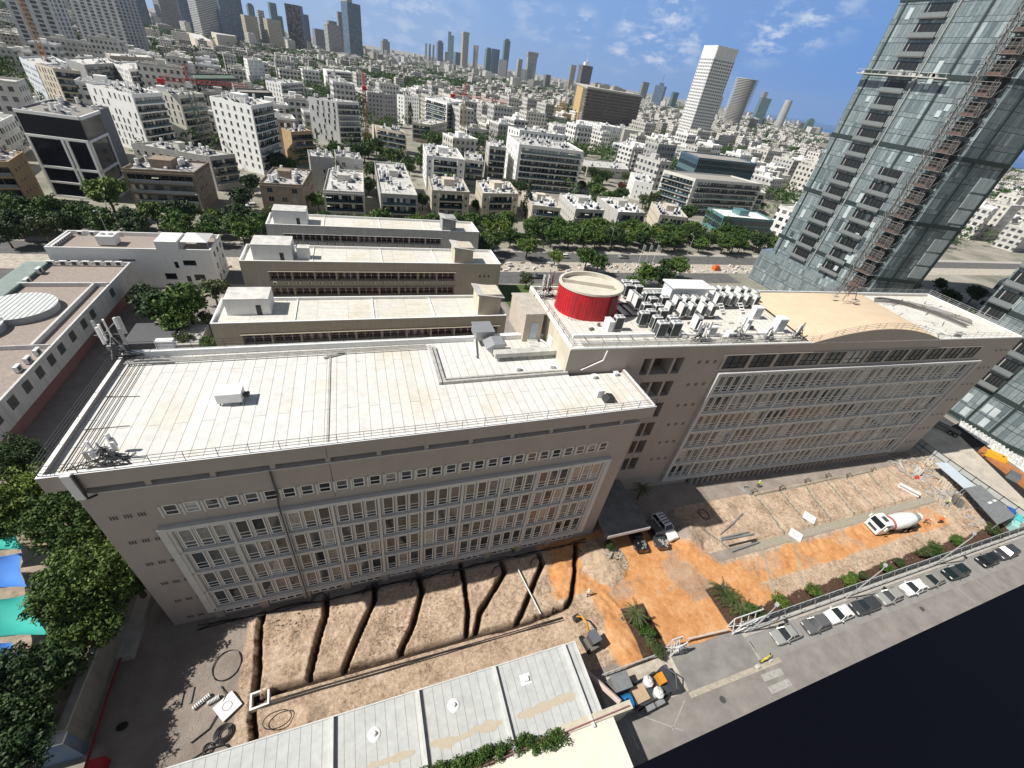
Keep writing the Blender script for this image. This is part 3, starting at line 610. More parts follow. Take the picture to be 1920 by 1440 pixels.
# ---------------------------------------------------------------- the right-hand block
RBZ = 29.9; RB = thing('office_block', 'taller taupe office block with twelve-bay gridded facade and a roof full of air conditioners', 'office building', (38, 37, 0), R(-3))
S0, S1, D2 = -14.5, 75.6, 17.5
b = MB(); FX, BW2, Z0R = 10.2, 4.72, 1.8; ZT = Z0R+3.88*6
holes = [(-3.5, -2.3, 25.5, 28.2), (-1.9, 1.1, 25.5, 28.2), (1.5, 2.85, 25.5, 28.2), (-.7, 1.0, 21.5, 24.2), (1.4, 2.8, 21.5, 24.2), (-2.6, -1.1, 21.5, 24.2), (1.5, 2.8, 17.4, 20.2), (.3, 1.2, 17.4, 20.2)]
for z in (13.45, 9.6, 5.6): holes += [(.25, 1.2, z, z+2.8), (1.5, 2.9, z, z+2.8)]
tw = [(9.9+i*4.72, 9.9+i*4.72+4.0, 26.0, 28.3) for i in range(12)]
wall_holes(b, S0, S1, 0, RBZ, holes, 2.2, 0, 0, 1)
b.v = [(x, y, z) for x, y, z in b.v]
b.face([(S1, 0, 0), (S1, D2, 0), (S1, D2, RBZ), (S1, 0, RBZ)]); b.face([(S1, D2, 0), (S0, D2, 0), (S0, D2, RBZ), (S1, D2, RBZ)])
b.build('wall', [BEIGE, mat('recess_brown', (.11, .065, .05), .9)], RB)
MB().box(S0-.05, .05, 0, S0-.001, D2, RBZ).build('end_wall', CREAM, RB)
b = MB(); b.box(S0, .3, RBZ-.5, S1-.3, D2-.3, RBZ-.25); b.build('roof', membrane('white_roof', 5, 1.2, .35, (.68, .66, .61)), RB)
b = MB(); t = .3
b.box(S0, 0, RBZ, S1, t, RBZ+.18, 1); b.box(S0, D2-t, RBZ, S1, D2, RBZ+.3, 1); b.box(S1-t, t, RBZ, S1, D2-t, RBZ+.25, 1); b.box(S0, t, RBZ, S0+t, D2-t, RBZ+.3, 1)
for q in ((S0, D2-.3, S1-.3, D2-.01), (S1-.3, .02, S1-.01, D2-.3), (S0, .3, S0+.3, D2-.3), (S0+.3, .02, S1-.3, .3)): b.box(q[0], q[1], RBZ-.6, q[2], q[3], RBZ-.001)
b.box(S0+1.5, 3.0, RBZ-.25, 3.5, 3.3, RBZ+.25, 1); b.box(3.5, 3.0, RBZ-.25, 22, 3.2, RBZ+.1, 1)
b.build('parapet', [CREAM, WHITE], RB)
b = MB(); x1 = FX+BW2*12
b.box(FX-.6, -.55, Z0R-.2, FX-.15, -.004, ZT+.35); b.box(x1+1.4, -.55, Z0R-.2, x1+1.75, -.004, ZT+.35); b.box(FX-.15, -.55, ZT+.002, x1+1.4, -.004, ZT+.35); b.box(FX-.15, -.55, Z0R-.2, x1+1.4, -.004, Z0R-.002); b.box(x1-.1, -.5, Z0R, x1+.2, -.005, ZT)
b.build('facade_frame', mat('facade_frame_white', (.56, .55, .54), .8), RB)
bays(RB, FX, Z0R, BW2, 3.88, 12, 6, 'R')
for j in range(6): KIT.put('slot', lambda: (lambda o: (setattr(o, 'name', 'slot_window'), o)[1])(window_mesh(1.0, 2.5, (.5,), g=GLD)()), RB, (x1+.3, -.003, Z0R+j*3.88+.8))
def bigwin():
    b = MB(); b.box(0, -.02, 0, 4.0, 0, 2.3, 1)
    for x in (0, 1.3, 2.65, 3.9): b.box(x, -.10, 0, x+.08, -.021, 2.3, 0)
    for z in (0, .75, 2.22): b.box(.08, -.09, z, 3.9, -.022, z+.07, 0)
    b.box(-.1, -.16, 2.3, 4.1, -.0, 2.42, 2); b.box(-.55, -.14, -.1, -.05, -.0, 2.42, 2); return b.build('upper_window', [DARK, GLD, BEIGE])
for h in tw: KIT.put('bigwin', bigwin, RB, (h[0], -.003, h[2]))
for j in range(6):
    for i in range(3): KIT.put('rgr', lambda: (lambda o: (setattr(o, 'name', 'vent_grille'), o)[1])(grille()), RB, (5.55+i*1.35, 0, 27.3-j*3.95), 0, (.8, 1, 1.1))
for j in range(7):
    for i in range(3): KIT.put('rgr', None, RB, (71.2+i*1.4, 0, 27.3-j*3.95), 0, (.7, 1, .7))
fin2 = lambda: MB().profile([(0, 0), (.25, 0), (.25, 1.5), (0, 1.5)], -.75, -.005).build('arcade_fin', BEIGE)
for i in range(43): KIT.put('arc', fin2, RB, (FX+6+i*1.2, 0, 0))
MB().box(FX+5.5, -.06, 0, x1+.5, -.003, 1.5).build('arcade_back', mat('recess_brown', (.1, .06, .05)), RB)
# curved roof over the middle
n = 22; arc = [(24.3+(53.2-24.3)*i/n, RBZ+.01+2.25*math.sin(math.pi*i/n)**.9) for i in range(n+1)]
b = MB(); b.profile(arc[::-1], .0, .28, 0); b.build('curved_gable', BEIGE, RB)
b = MB()
for (xa, za), (xb, zb) in zip(arc, arc[1:]): b.face([(xa, -.05, za+.06), (xb, -.05, zb+.06), (xb+1.2, D2-1.2, RBZ+.3+(zb-RBZ)*.08), (xa+1.2, D2-1.2, RBZ+.3+(za-RBZ)*.08)])
b.build('curved_roof', mat('tan_roof_coating', (.58, .44, .31), .9, .12, .5, col2=(.66, .53, .37)), RB, True)
b = MB(); k = 15
for i in range(k+1):
    x, z = arc[round(i*n/k)]; b.tube((x, .15, z), (x, .15, z+1.0), .03, 4)
for h in (.35, .68, 1.0): b.path([(x, .15, z+h) for x, z in arc], .025, 4)
b.build('railing', mat('cream_rail', (.35, .31, .26), .6), RB)
railing_path('railing', [(S0+.2, .15, RBZ+.18), (24, .15, RBZ+.18)], 1.0, RB, mat('white_rail', (.5, .5, .48), .6), step=2.0)
railing_path('railing', [(53.6, .15, RBZ+.18), (S1-.15, .15, RBZ+.18), (S1-.15, D2-.2, RBZ+.2)], 1.0, RB, MATS['white_rail'], step=2.0)
railing_path('railing', [(S0+.15, 1.5, RBZ+.3), (S0+.15, D2-.5, RBZ+.3)], 1.0, RB, DARK, step=2.0)
railing_path('railing', [(24, D2-.15, RBZ+.3), (S1-.2, D2-.15, RBZ+.3)], .9, RB, MATS['white_rail'], step=2.4)
RPM = [mat('pipe_wrap', (.55, .54, .5), .8, .3, 3), mat('dark_pipe', (.13, .12, .11), .7, .3, 3)]
CLT = Random_ = random.Random(17)
class RP:
    def tube(s, a, c, r, n=5, m=0): MB().tube(a, c, r, n).build('roof_pipe', RPM[m], RB)
    def path(s, p, r, n=5, m=0): MB().path(p, r, n).build('roof_pipe', RPM[m], RB)
b = RP()       # pipe runs on the deck
for k in range(5): b.tube((S0+2, .7+k*.28, RBZ+.0), (23.5, .75+k*.28+.3*random.random(), RBZ+.05), .045+.02*(k % 2), 5)
for k in range(16): x = S0+3+k*2.3+random.random(); b.tube((x, .5, RBZ-.1), (x+random.uniform(-.6, .6), 2.6+random.random(), RBZ+.15), .04, 4, 1)
for k in range(6): b.path([(57+k*.25+9*math.sin(a), 15.5-13*(1-math.cos(a))-.0, RBZ+.05+.03*k) for a in [j*.16 for j in range(10)]], .06, 4, 1)
for k in range(34): x = random.uniform(54, 73); y = random.uniform(1.5, 15); b.tube((x, y, RBZ-.1), (x+random.uniform(-3, 3), y+random.uniform(-1.5, 1.5), RBZ-.05), .05, 4, k % 2)
for k in range(46):      # cable trays, blocks and curbs crowding the front of the deck
    x = CLT.uniform(S0+3, 60); y = CLT.uniform(1.0, 6.5) if x < 23 else CLT.uniform(1.0, 3.4); w_ = CLT.uniform(.1, .5)
    if 22 < x < 54 and k % 2: continue
    MB().box(x-w_, y-.15, RBZ-.25, x+w_, y+.2, RBZ-.25+CLT.uniform(.1, .55), rot=CLT.uniform(-.4, .4)).build('roof_block', RPM[k % 3 == 0], RB)
for k in range(5): MB().path([(55+k*.5+15*math.sin(a), 1.5+k*.35+12.5*math.cos(a)*1.0, RBZ-.02+.04*k) for a in [j*.13 for j in range(11)]], .07, 4).build('roof_pipe', RPM[1], RB)
b = MB(); b.box(S0+1, .004+.3, RBZ-.25, 3, .9, RBZ-.05); b.path([(-9.5, -.1, RBZ-.2), (-9.7, -.12, RBZ-1.6), (-12.5, -.12, RBZ-3)], .1, 5); b.build('gutter', WMET, RB)
def RW(s, t, z=RBZ-.25): return RB_M @ Vector((s, t, z))
RB_M = Matrix.Translation((38, 37, 0)) @ Matrix.Rotation(R(-3), 4, 'Z')
# ---------------------------------------------------------------- things on the two roofs
b = MB(); tk = thing('round_tank_house', 'round red ribbed tank house with a cream roof among the rooftop air conditioners', 'tank house', (30.8, 48.7, RBZ-.25))
n = 64
for k in range(n):
    a0, a1 = 2*math.pi*k/n, 2*math.pi*(k+1)/n
    for r0, r1, q0, q1 in ((4.35, 4.35, a0, (a0+a1)/2), (4.32, 4.32, (a0+a1)/2, a1)):
        p = [(r0*math.cos(q0)*1.08, r0*math.sin(q0)*.92), (r1*math.cos(q1)*1.08, r1*math.sin(q1)*.92)]
        b.face([(*p[0], 0), (*p[1], 0), (*p[1], 3.9), (*p[0], 3.9)])
b.build('drum_wall', RED, tk)
b = MB(); RX = 1.08
b.cyl((0, 0), 4.2*RX, 3.3, 3.45, 48, 0, sy=.852)
for k in range(48):
    a0, a1 = 2*math.pi*k/48, 2*math.pi*(k+1)/48
    P = lambda r, a, z: (r*1.08*math.cos(a), r*.92*math.sin(a), z)
    b.face([P(4.42, a0, 3.75), P(4.42, a1, 3.75), P(4.42, a1, 4.05), P(4.42, a0, 4.05)]); b.face([P(4.42, a0, 4.05), P(4.42, a1, 4.05), P(4.05, a1, 4.05), P(4.05, a0, 4.05)]); b.face([P(4.05, a0, 3.4), P(4.05, a0, 4.05), P(4.05, a1, 4.05), P(4.05, a1, 3.4)])
b.box(-4.0, .2, 3.45, 3.4, .45, 3.95, rot=-.35); b.build('drum_roof', mat('tank_cream', (.62, .58, .49), .9, .2, 1), tk)
MB().box(-.45, -4.32, .1, .9, -4.05, 3.6, rot=.42, c=(0, 0)).build('door', mat('dark_red', (.12, .008, .01), .6), tk)
b = MB(); x = -3.6
for s in (0, .5): b.tube((x+s*.7-.5, -3.0-s*.9, 0), (x+s*.7-.5, -3.0-s*.9, 3.9), .03, 4)
for k in range(13): b.tube((x-.5, -3.0, .3*k+.2), (x-.15, -3.45, .3*k+.2), .02, 4)
b.build('ladder', DARK, tk)
def ac_unit():
    t = thing('air_conditioner', '', 'air conditioner')
    b = MB(); w, d, h = .62, .42, 2.05
    b.box(-w, -d, .12, w, d, h, 0)
    for x in (-w+.1, w-.2): b.box(x, -d, 0, x+.1, d, .1195, 1)
    b.build('casing', WMET, t)
    b = MB(); b.box(-w+.05, -d-.012, .2, w-.05, -d-.001, h-.14, 0); b.box(-w-.012, -d+.06, .25, -w-.001, d-.06, h-.25, 0); b.box(w+.001, -d+.06, .25, w+.012, d-.06, h-.25, 0); b.build('shaded_coil_grille', mat('coil', (.05, .06, .062), .6, .3, 9), t)  # coil grilles made large and extra dark, carrying painted shade of the casing sides
    b = MB()
    for x in (-.3, .3): b.cyl((x, 0), .25, h+.001, h+.05, 16, 0)
    b.build('fan', mat('fan_grey', (.22, .23, .24), .5), t); return t
AC0 = None
acs = [(39.6, 53.0, 0), (41.2, 52.9, 0), (39.3, 51.6, 0), (40.9, 51.2, 0), (38.7, 49.2, 1), (38.7, 47.8, 1), (41.3, 48.9, 0), (40.9, 47.1, 0), (43.2, 47.4, 0), (42.7, 48.9, 0), (38.6, 45.3, 0), (40.4, 44.9, 0), (42.9, 45.4, 1), (38.2, 43.5, 0), (40.4, 43.6, 0),
       (38.1, 41.7, 0), (40.5, 41.5, 0), (45.6, 47.3, 1), (47.2, 47.3, 1), (48.9, 47.2, 1), (50.4, 46.8, 1), (45.0, 45.0, 1), (46.6, 45.0, 1), (48.6, 44.9, 1), (50.3, 44.8, 1), (44.9, 41.4, 1), (55.4, 50.3, 1), (56.9, 50.6, 1), (58.7, 50.5, 1), (60.7, 50.2, 1), (62.2, 50.2, 1),
       (54.3, 48.2, 1), (55.6, 48.2, 1), (57.1, 48.1, 1), (58.5, 47.9, 1), (60.2, 47.8, 1), (61.7, 47.5, 1), (63.0, 49, 1), (37.0, 53.5, 0), (36.8, 43.0, 0)]
def where(k, x, y):
    if x < 44: return ['at the back beside the red tank house', 'between red tank house and white roof hut'][y < 51.5] if y > 46 else 'right of the red tank house, front part'
    if x < 52: return 'in the rows before the white roof hut'
    return 'in the tight row next to the tan curved roof'
for k, (x, y, tn) in enumerate(acs):
    if AC0 is None: AC0 = ac_unit(); o = AC0
    else: o = copy_tree(AC0)
    z = RBZ-.25+(.35 if y > 44 else .25); o.location = (x, y, z); o.rotation_euler = (0, 0, R(-3)+(math.pi/2 if tn else 0))
    g = 'rooftop air conditioners '+where(k, x, y); o['group'] = g; o['label'] = 'air conditioner '+where(k, x, y)
for k, (x, y, l) in enumerate(((38.0, 40.2, 'left one of the two grey-grilled air conditioners closest to the roof edge'), (40.2, 40.1, 'right one of the two grey-grilled air conditioners closest to the roof edge'), (32.6, 42.5, 'single white air conditioner standing in front of the red tank house'))):
    o = copy_tree(AC0, (x, y, RBZ-.25), R(-3), l); o['group'] = 'rooftop air conditioners near the edge'; 
    if k < 2: o.scale = (1.15, 1.15, 1.12)
tag(MB().box(30.9, 41.9, RBZ-.25, 31.7, 43.3, RBZ+1.2).box(30.85, 41.85, RBZ+1.2, 31.75, 43.35, RBZ+1.28).build('equipment_cabinet', WMET), 'narrow white cabinet beside the lone air conditioner below the red tank house', 'cabinet')
def dark_stand(x0, y0, x1, y1, l):
    b = MB(); z = RBZ-.2
    for y in (y0, y1): b.box(x0, y-.1, z, x1, y+.1, z+.22)
    k = int((x1-x0)/1.6)
    for i in range(k+1): x = x0+(x1-x0)*i/k; b.box(x-.06, y0+.1, z, x+.06, y1-.1, z+.2)
    tag(b.build('steel_stand', mat('stand_dark', (.06, .06, .06), .7)), l, 'stand')
dark_stand(35.6, 45.8, 43.8, 49.6, 'dark steel stand under the air conditioners right of the red tank house')
dark_stand(44.2, 44.3, 51.2, 47.9, 'dark steel stand under the air conditioners in front of the white hut')
dark_stand(53.8, 47.2, 63.4, 50.9, 'dark steel stand under the air conditioners beside the tan roof')
# white roof hut
t = thing('roof_hut', 'white flat-topped hut between the air conditioners on the right-hand roof', 'hut', (46.1, 49.6, RBZ-.25), R(-3))
MB().box(0, 0, 0, 6.6, 2.4, 2.75).build('wall', mat('hut_paint', (.62, .66, .70), .7), t); MB().box(-.25, -.7, 2.75, 7.4, 2.8, 2.95).build('roof', WMET, t)
b = MB()
for x in (1.9, 2.8): b.box(x, -.05, .1, x+.12, -.002, 1.9)
b.build('pipe', mat('blue_pipe', (.03, .08, .2)), t); MB().box(.8, -.05, .6, 1.3, -.002, 1.5).build('door', mat('hut_door', (.25, .33, .42)), t)
# cream stair hut on the left-hand roof
t = thing('stair_hut', 'tall cream stair hut with a pale blue door on the left-hand roof', 'hut', (20.4, 45.7, H3+.03))
MB().box(0, 0, 0, 2.6, 6.2, 4.1).build('wall', mat('hut_cream', (.50, .43, .36), .9, .15, 1), t); MB().box(-.12, -.15, 4.1, 2.75, 6.3, 4.3).build('roof', mat('hut_roof', (.5, .46, .4), .9, .3, 1), t)
b = MB(); b.box(.95, -.05, .35, 1.95, -.002, 2.9); b.build('door', mat('pale_blue_door', (.45, .52, .58), .5), t)
b = MB()
for k in range(5): b.box(.7, -.35-k*.28, .3-k*.06, 2.1, -.15-k*.28, .34-k*.06)
for x in (.7, 2.1): b.tube((x, -.1, .33), (x, -1.6, .03), .03, 4)
b.build('step', WMET, t)
b = MB()
for k in range(8): b.box(2.8, 1+k*.4, 3.4-k*.42, 3.6, 1.35+k*.4, 3.44-k*.42)
b.tube((2.8, .8, 4.4), (2.8, 4.2, 1), .03, 4); b.tube((3.6, .8, 4.4), (3.6, 4.2, 1), .03, 4); b.build('stair', DARK, t)
# vent box on legs, roof duct, small things
t = thing('roof_vent_box', 'white rectangular vent box casting a shadow in the middle of the left-hand roof', 'vent box', (-12.9, 37.6, H3+.03))
MB().box(-1.05, -.7, .35, 1.05, .9, 1.35).box(-1.12, -.77, 1.35, 1.12, .97, 1.42).build('casing', WHITE, t)
b = MB()
for x in (-.9, .8): 
    for y in (-.6, .7): b.box(x, y, 0, x+.1, y+.1, .35)
b.build('leg', DARK, t)
b = MB(); b.box(1.13, -.2, .5, 1.6, .4, .8); b.build('pipe_connection', DARK, t)
t = thing('ventilation_duct', 'low grey ventilation duct with hoods in front of the cream stair hut', 'duct', (15.2, 41.3, H3+.03))
MB().box(0, 0, .55, 9.9, 1.1, 1.15).build('duct', mat('duct_metal', (.55, .54, .51), .6, .3, 1), t)
b = MB()
for k in range(5): b.box(.5+k*2.1, .1, 0, .6+k*2.1, .2, .549)
b.build('leg', STEEL, t)
b = MB(); b.profile([(-.9, 1.2), (.2, 1.8), (1.6, 1.8), (1.6, .9), (-.2, .5)], 1.2, 3.3); b.build('hood', STEEL, t)
b = MB(); b.box(-1.6, 3.8, .9, .8, 6.4, 2.1); b.box(-1.7, 3.7, 2.1, .9, 6.5, 2.2); b.build('fan_housing', STEEL, t)
b = MB(); b.path([(-2.2, 1, .3), (-1.2, 6, .3), (7, 6.2, .3), (8.8, 2, .3)], .13, 6); b.build('pipe', WMET, t)
t = thing('roof_blower', 'round-mouthed grey blower beside the cream stair hut', 'fan', (24.3, 43.8, H3))
MB().box(-.6, -.5, .2, .6, .7, 1.7).build('casing', WMET, t); b = MB(); b.tube((.3, -.5, 1.0), (.3, -1.1, .9), .45, 14, 0, .5); b.build('mouth', STEEL, t)
for k, (x, y) in enumerate(((17.6, 39.2), (22.2, 39.2), (27.0, 36.4), (30.3, 36.6))):
    t = tag(MB().box(x-.25, y-.2, H3, x+.25, y+.2, H3+.45).box(x-.32, y-.27, H3+.45, x+.32, y+.27, H3+.52).build('roof_vent', WHITE), ['small white roof vent below the left part of the grey duct', 'small white roof vent below the right part of the grey duct', 'small white vent at the foot of the taller block, left one', 'small white vent at the foot of the taller block, right one'][k], 'roof vent')
tag(MB().profile([(-.6, 0), (.6, 0), (.6, .7), (-.2, .9)], -.45, .45).build('roof_hatch', DARK, loc=(26.6, 31.9, H3+.03)), 'dark hooded hatch near the right end of the left-hand roof', 'hatch')
tag(MB().box(-.45, -.3, 0, .45, .3, 1.0).build('tipped_box', WHITE, loc=(25.9, 32.9, H3+.03)), 'white box by the dark hatch at the right end of the roof', 'box')
tag(MB().box(-1.2, -.2, 0, 1.2, .2, .1, rot=.35).build('plank', mat('grey_wood', (.2, .19, .17))), 'grey plank lying near the back edge of the left-hand roof', 'plank').location = (-3.6, 44.6, H3+.04)
def antenna_cluster(x, y, z, label, n, seed, hgt=2.4, spread=1.1):
    rs = random.Random(seed); t = thing('antenna_cluster', label, 'antenna', (x, y, z))
    b = MB(); 
    for i in range(3): a = i*2.1; b.tube((math.cos(a)*spread*.7, math.sin(a)*spread*.7, 0), (0, 0, hgt*.6), .05, 5)
    b.tube((0, 0, 0), (0, 0, hgt), .07, 6); b.tube((-spread, 0, hgt*.6), (spread, .2, hgt*.6), .04, 5); b.tube((0, -spread, hgt*.75), (.1, spread, hgt*.75), .04, 5); b.build('mast', STEEL, t)
    for i in range(n):
        a = 2*math.pi*i/n+rs.random(); r = spread*rs.uniform(.7, 1); h0 = hgt*rs.uniform(.3, .7)
        MB().box(r*math.cos(a)-.14, r*math.sin(a)-.08, h0, r*math.cos(a)+.14, r*math.sin(a)+.08, h0+hgt*.45, rot=a).build('panel_antenna', WMET if i % 3 else STEEL, t)
    for i in range(3):
        a = rs.random()*6.3; MB().box(.5*math.cos(a)-.2, .5*math.sin(a)-.15, hgt*.2, .5*math.cos(a)+.2, .5*math.sin(a)+.15, hgt*.2+.5).build('radio_unit', mat('radio_grey', (.3, .3, .3)), t)
    b = MB()
    for i in range(12): b.path([(rs.uniform(-.4, .4), rs.uniform(-.4, .4), hgt*rs.uniform(.3, .9)), (rs.uniform(-.9, .9), rs.uniform(-.9, .9), hgt*.3), (rs.uniform(-2, 2), rs.uniform(-1.2, .8), .06), (rs.uniform(-2.4, 2.4), rs.uniform(-1.5, .6), .06)], .035, 4)
    b.build('cable', BLACKP, t); return t
antenna_cluster(-24.3, 46.3, H3+.4, 'tall antenna mast with panels at the far left corner of the left-hand roof', 7, 1, 4.2, 1.3)
antenna_cluster(-20.7, 31.3, H3+.03, 'low cluster of white antenna panels on the near left corner of the left-hand roof', 6, 2, 1.9, 1.0)
t = antenna_cluster(26.0, 52.6, RBZ-.2, 'three slim tall antenna tubes left of the red tank house', 3, 3, 4.2, .8)
antenna_cluster(43.5, 38.4, RBZ-.2, 'antenna cluster of the roof edge below the air conditioners, left one', 6, 4, 2.9, .9)
antenna_cluster(50.2, 38.3, RBZ-.2, 'antenna cluster of the roof edge below the air conditioners, middle one', 6, 5, 3.0, .9)
antenna_cluster(55.5, 37.7, RBZ-.2, 'antenna cluster of the roof edge next to the leaning white boxes', 4, 6, 2.0, .7)
antenna_cluster(61.0, 37.5, RBZ-.2, 'thin antenna rods by the left end of the curved gable', 2, 7, 2.6, .5)
t = thing('equipment_cabinet', 'grey-white cabinet at the back left corner of the left-hand roof', 'cabinet', (-20.5, 47.3, H3+.2)); MB().box(-.8, -.4, .3, .8, .4, 1.3).build('casing', WMET, t); MB().box(-1.0, -.5, .1, 1.0, .5, .3).build('base', STEEL, t)
for x, y, w, d, h, l in ((59.2, 44.2, 1.5, 1.0, 1.9, 'white rooftop box behind the other, close to the tan roof'), (59.5, 39.9, 1.6, 1.1, 2.3, 'large white rooftop box near the left end of the curved gable'), (54.3, 41.0, .9, .8, 1.7, 'white upright box in the middle of the cluttered white roof'), (49.6, 38.9, 1.7, .9, .9, 'low white trough-like box near the roof edge'), (46.5, 39.6, 1.3, .5, 1.5, 'white sloping panel near the roof edge below the air conditioners')):
    t = thing('rooftop_box', l, 'rooftop box', (x, y, RBZ-.25), R(-3)); MB().box(-w/2, -d/2, .05, w/2, d/2, h).box(-w/2-.06, -d/2-.06, h, w/2+.06, d/2+.06, h+.08).build('casing', WMET, t); MB().box(-w/2+.1, -d/2-.02, .3, w/2-.1, -d/2-.002, h-.2).build('side_panel', mat('box_side', (.42, .44, .47), .6), t)
for k, x in enumerate((53.9, 58.0)):
    b = MB()
    for i in range(4): b.box(-.45, -i*.4, 1.2-i*.3, .45, -i*.4+.3, 1.25-i*.3)
    for sx in (-.45, .45): b.tube((sx, .2, 1.3), (sx, -1.5, 0), .04, 4)
    tag(b.build('metal_steps', WMET, loc=(x, 46.6, RBZ-.2)), ['left', 'right'][k]+' flight of the two small white steps up to the air conditioner stand', 'steps')
t = thing('lattice_mast', 'rusty lattice mast frame standing on the tan curved roof', 'mast', (82.0, 46.5, RBZ+1.7))
b = MB()
for a in range(4): b.tube((2.0*math.cos(a*1.571+.6), 1.3*math.sin(a*1.571+.6), 0), (.35*math.cos(a*1.571+.6), .35*math.sin(a*1.571+.6), 3.6), .07, 5)
for h, r in ((1.2, .75), (2.4, .5)):
    P = [(2.0*r*math.cos(a*1.571+.6), 1.3*r*math.sin(a*1.571+.6), h) for a in range(4)]; b.path(P, .05, 4, closed=True); b.tube(P[0], P[2], .04, 4); b.tube(P[1], P[3], .04, 4)
b.build('frame', mat('rusty_steel', (.16, .11, .08), .8), t)
MB().box(-2.2, .5, -.05, -1.0, 1.1, .12).box(1.0, -1.3, -.05, 2.2, -.6, .12).build('footing', CONC, t)
# entrance canopy between the blocks
t = thing('entrance_canopy', 'flat dusty concrete entrance canopy between the two blocks', 'canopy', (31.4, 27.4, 0))
MB().box(0, 0, 3.0, 7.4, 9.3, 3.35).build('slab', mat('canopy_grey', (.20, .20, .19), .95, .4, .8), t); MB().box(-.02, -.16, 2.95, 7.42, -.002, 3.55).build('fascia', WHITE, t)
for x in (.8, 6.4): MB().box(x, 1, 0, x+.35, 1.35, 3.0).build('column', CONC, t)
# ---------------------------------------------------------------- the three long school blocks behind
SCH = mat('school_beige', (.48, .43, .335), .9, .15, .5, streak=.3); SCHW = mat('school_roof', (.62, .61, .57), .85, .2, .6)
REDC = mat('red_curtain', (.17, .045, .04), .8, .3, 3)
def gallery_window():
    b = MB(); w, h = 4.7, 2.25; b.box(0, -.03, 0, w, 0, h, 1)
    for k in range(7): x = w*k/6; hw = .26 if k % 2 else .06; b.box(max(0, x-hw), -.1, 0, min(w, x+hw), -.031, h, 2 if k % 2 else 0)
    b.box(.07, -.08, .78, w-.07, -.032, .86, 0); return b.build('window', [WHITE, GLD, REDC])
def small_ac():
    t = tag(MB().box(-.42, -.34, 0, .42, 0, .62, 0).box(-.3, -.35, .08, .18, -.341, .54, 1).build('air_conditioner', [WMET, MATS['coil']]), 'x', 'air conditioner'); return t
def hut(name, label, x, y, z, w, d, h, over=.0, m=None, door=True, slope=0):
    t = thing(name, label, 'roof hut', (x, y, z)); MB().box(0, 0, 0, w, d, h).build('wall', m or WHITE, t)
    b = MB()
    if slope: b.profile([(-over, h+.001), (w+over, h+slope), (w+over, h+slope+.2), (-over, h+.2)], -over, d+over)
    else: b.box(-over, -over, h+.001, w+over, d+over, h+.22)
    b.build('roof', ROOFW, t)
    if door: MB().box(w*.68, -.05, 0, w*.68+.9, -.002, min(2.1, h-.3)).build('door', DARK, t)
    return t
AC2 = []
def school(label, x0, y0, x1, y1, rows, nb, bx0, mw, grp, holeh=2.4):
    t = thing('school_block', label, 'school building', (x0, y0, 0)); w, d = x1-x0, y1-y0; h = 11.0
    b = MB(); holes = []
    for z in rows: holes += [(bx0-x0+i*5.2, bx0-x0+i*5.2+4.85, z, z+holeh) for i in range(nb)]
    holes += [(w-6.2+k*1.3, w-5.7+k*1.3, z+1.0, z+1.6) for z in rows for k in range(3)]
    wall_holes(b, 0, w, 0, h, holes, 1.3, 0, 0, 1)
    b.face([(0, d, 0), (0, 0, 0), (0, 0, h), (0, d, h)]); b.face([(w, 0, 0), (w, d, 0), (w, d, h), (w, 0, h)]); b.face([(w, d, 0), (0, d, 0), (0, d, h), (w, d, h)])
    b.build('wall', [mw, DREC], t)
    MB().box(.3, .3, h-.75, w-.3, d-.3, h-.5).build('roof', membrane('school_membrane', 3, 6, .35, (.65, .63, .57)) if 'school_membrane' not in MATS else MATS['school_membrane'], t)
    b = MB()
    for q in ((0, 0, w, .3), (0, d-.3, w, d), (0, .3, .3, d-.3), (w-.3, .3, w, d-.3)): b.box(q[0]+.002, q[1]-.02, h-.8 if q[1] > .1 else h-.002, q[2]-.002, q[3]+.02, h+.12)
    for x in (w*.24, w*.5, w*.72): b.box(x, .3, h-.5, x+.18, d-.3, h-.3)
    b.build('parapet', WHITE, t)
    for z in rows:
        for i in range(nb):
            KIT.put('gallery', gallery_window, t, (bx0-x0+i*5.2+.08, 1.27, z+.08))
            for k in range(2):
                if random.random() < .8: AC2.append((bx0+i*5.2+.8+k*2.6+random.random()*.5, y0-.36, z-.72, grp))
    b = MB()
    for z in rows: b.box(bx0-x0-.2, -.35, z-.14, bx0-x0+nb*5.2, -.003, z-.02); b.box(bx0-x0-.2, -.5, z+holeh+.02, bx0-x0+nb*5.2, -.003, z+holeh+.14)
    b.build('gallery_ledge', mw, t); return t
school('nearest of three long low beige blocks with red curtained gallery windows', -27, 80.5, 31, 91, (6.1, 2.0), 10, -22.4, SCH, 'a')
school('middle of three long low beige blocks with two rows of red curtained windows', -27, 110.5, 38.6, 121.5, (6.05, 1.8), 9, -21.2, SCH, 'b')
school('farthest of three long low blocks, paler and closest to the boulevard trees', -24.6, 137.8, 39, 148.5, (6.4, 2.2), 9, -20.3, PALE, 'c', 2.1)
src = None
for (x, y, z, g) in AC2:
    lab = {'a': 'nearest', 'b': 'middle', 'c': 'farthest'}[g]
    if src is None: src = small_ac(); o = src
    else: o = src.copy(); SC.collection.objects.link(o)
    o.location = (x, y, z); rw = 'upper' if z > 4 else 'lower'; o['label'] = 'small air conditioner under the %s windows of the %s low block' % (rw, lab); o['group'] = 'air conditioners under the %s windows of the %s low block' % (rw, lab)
r_ = 10.5
hut('roof_hut', 'rounded white hut with a dark door on the nearest long low block', -25.0, 84.6, r_, 7.6, 5.4, 3.2)
hut('roof_hut', 'pale hut with a tilted slab roof at the right end of the nearest low block', 24.6, 82.2, r_, 5.2, 5.0, 5.0, .6, CREAM, slope=-.8, door=False)
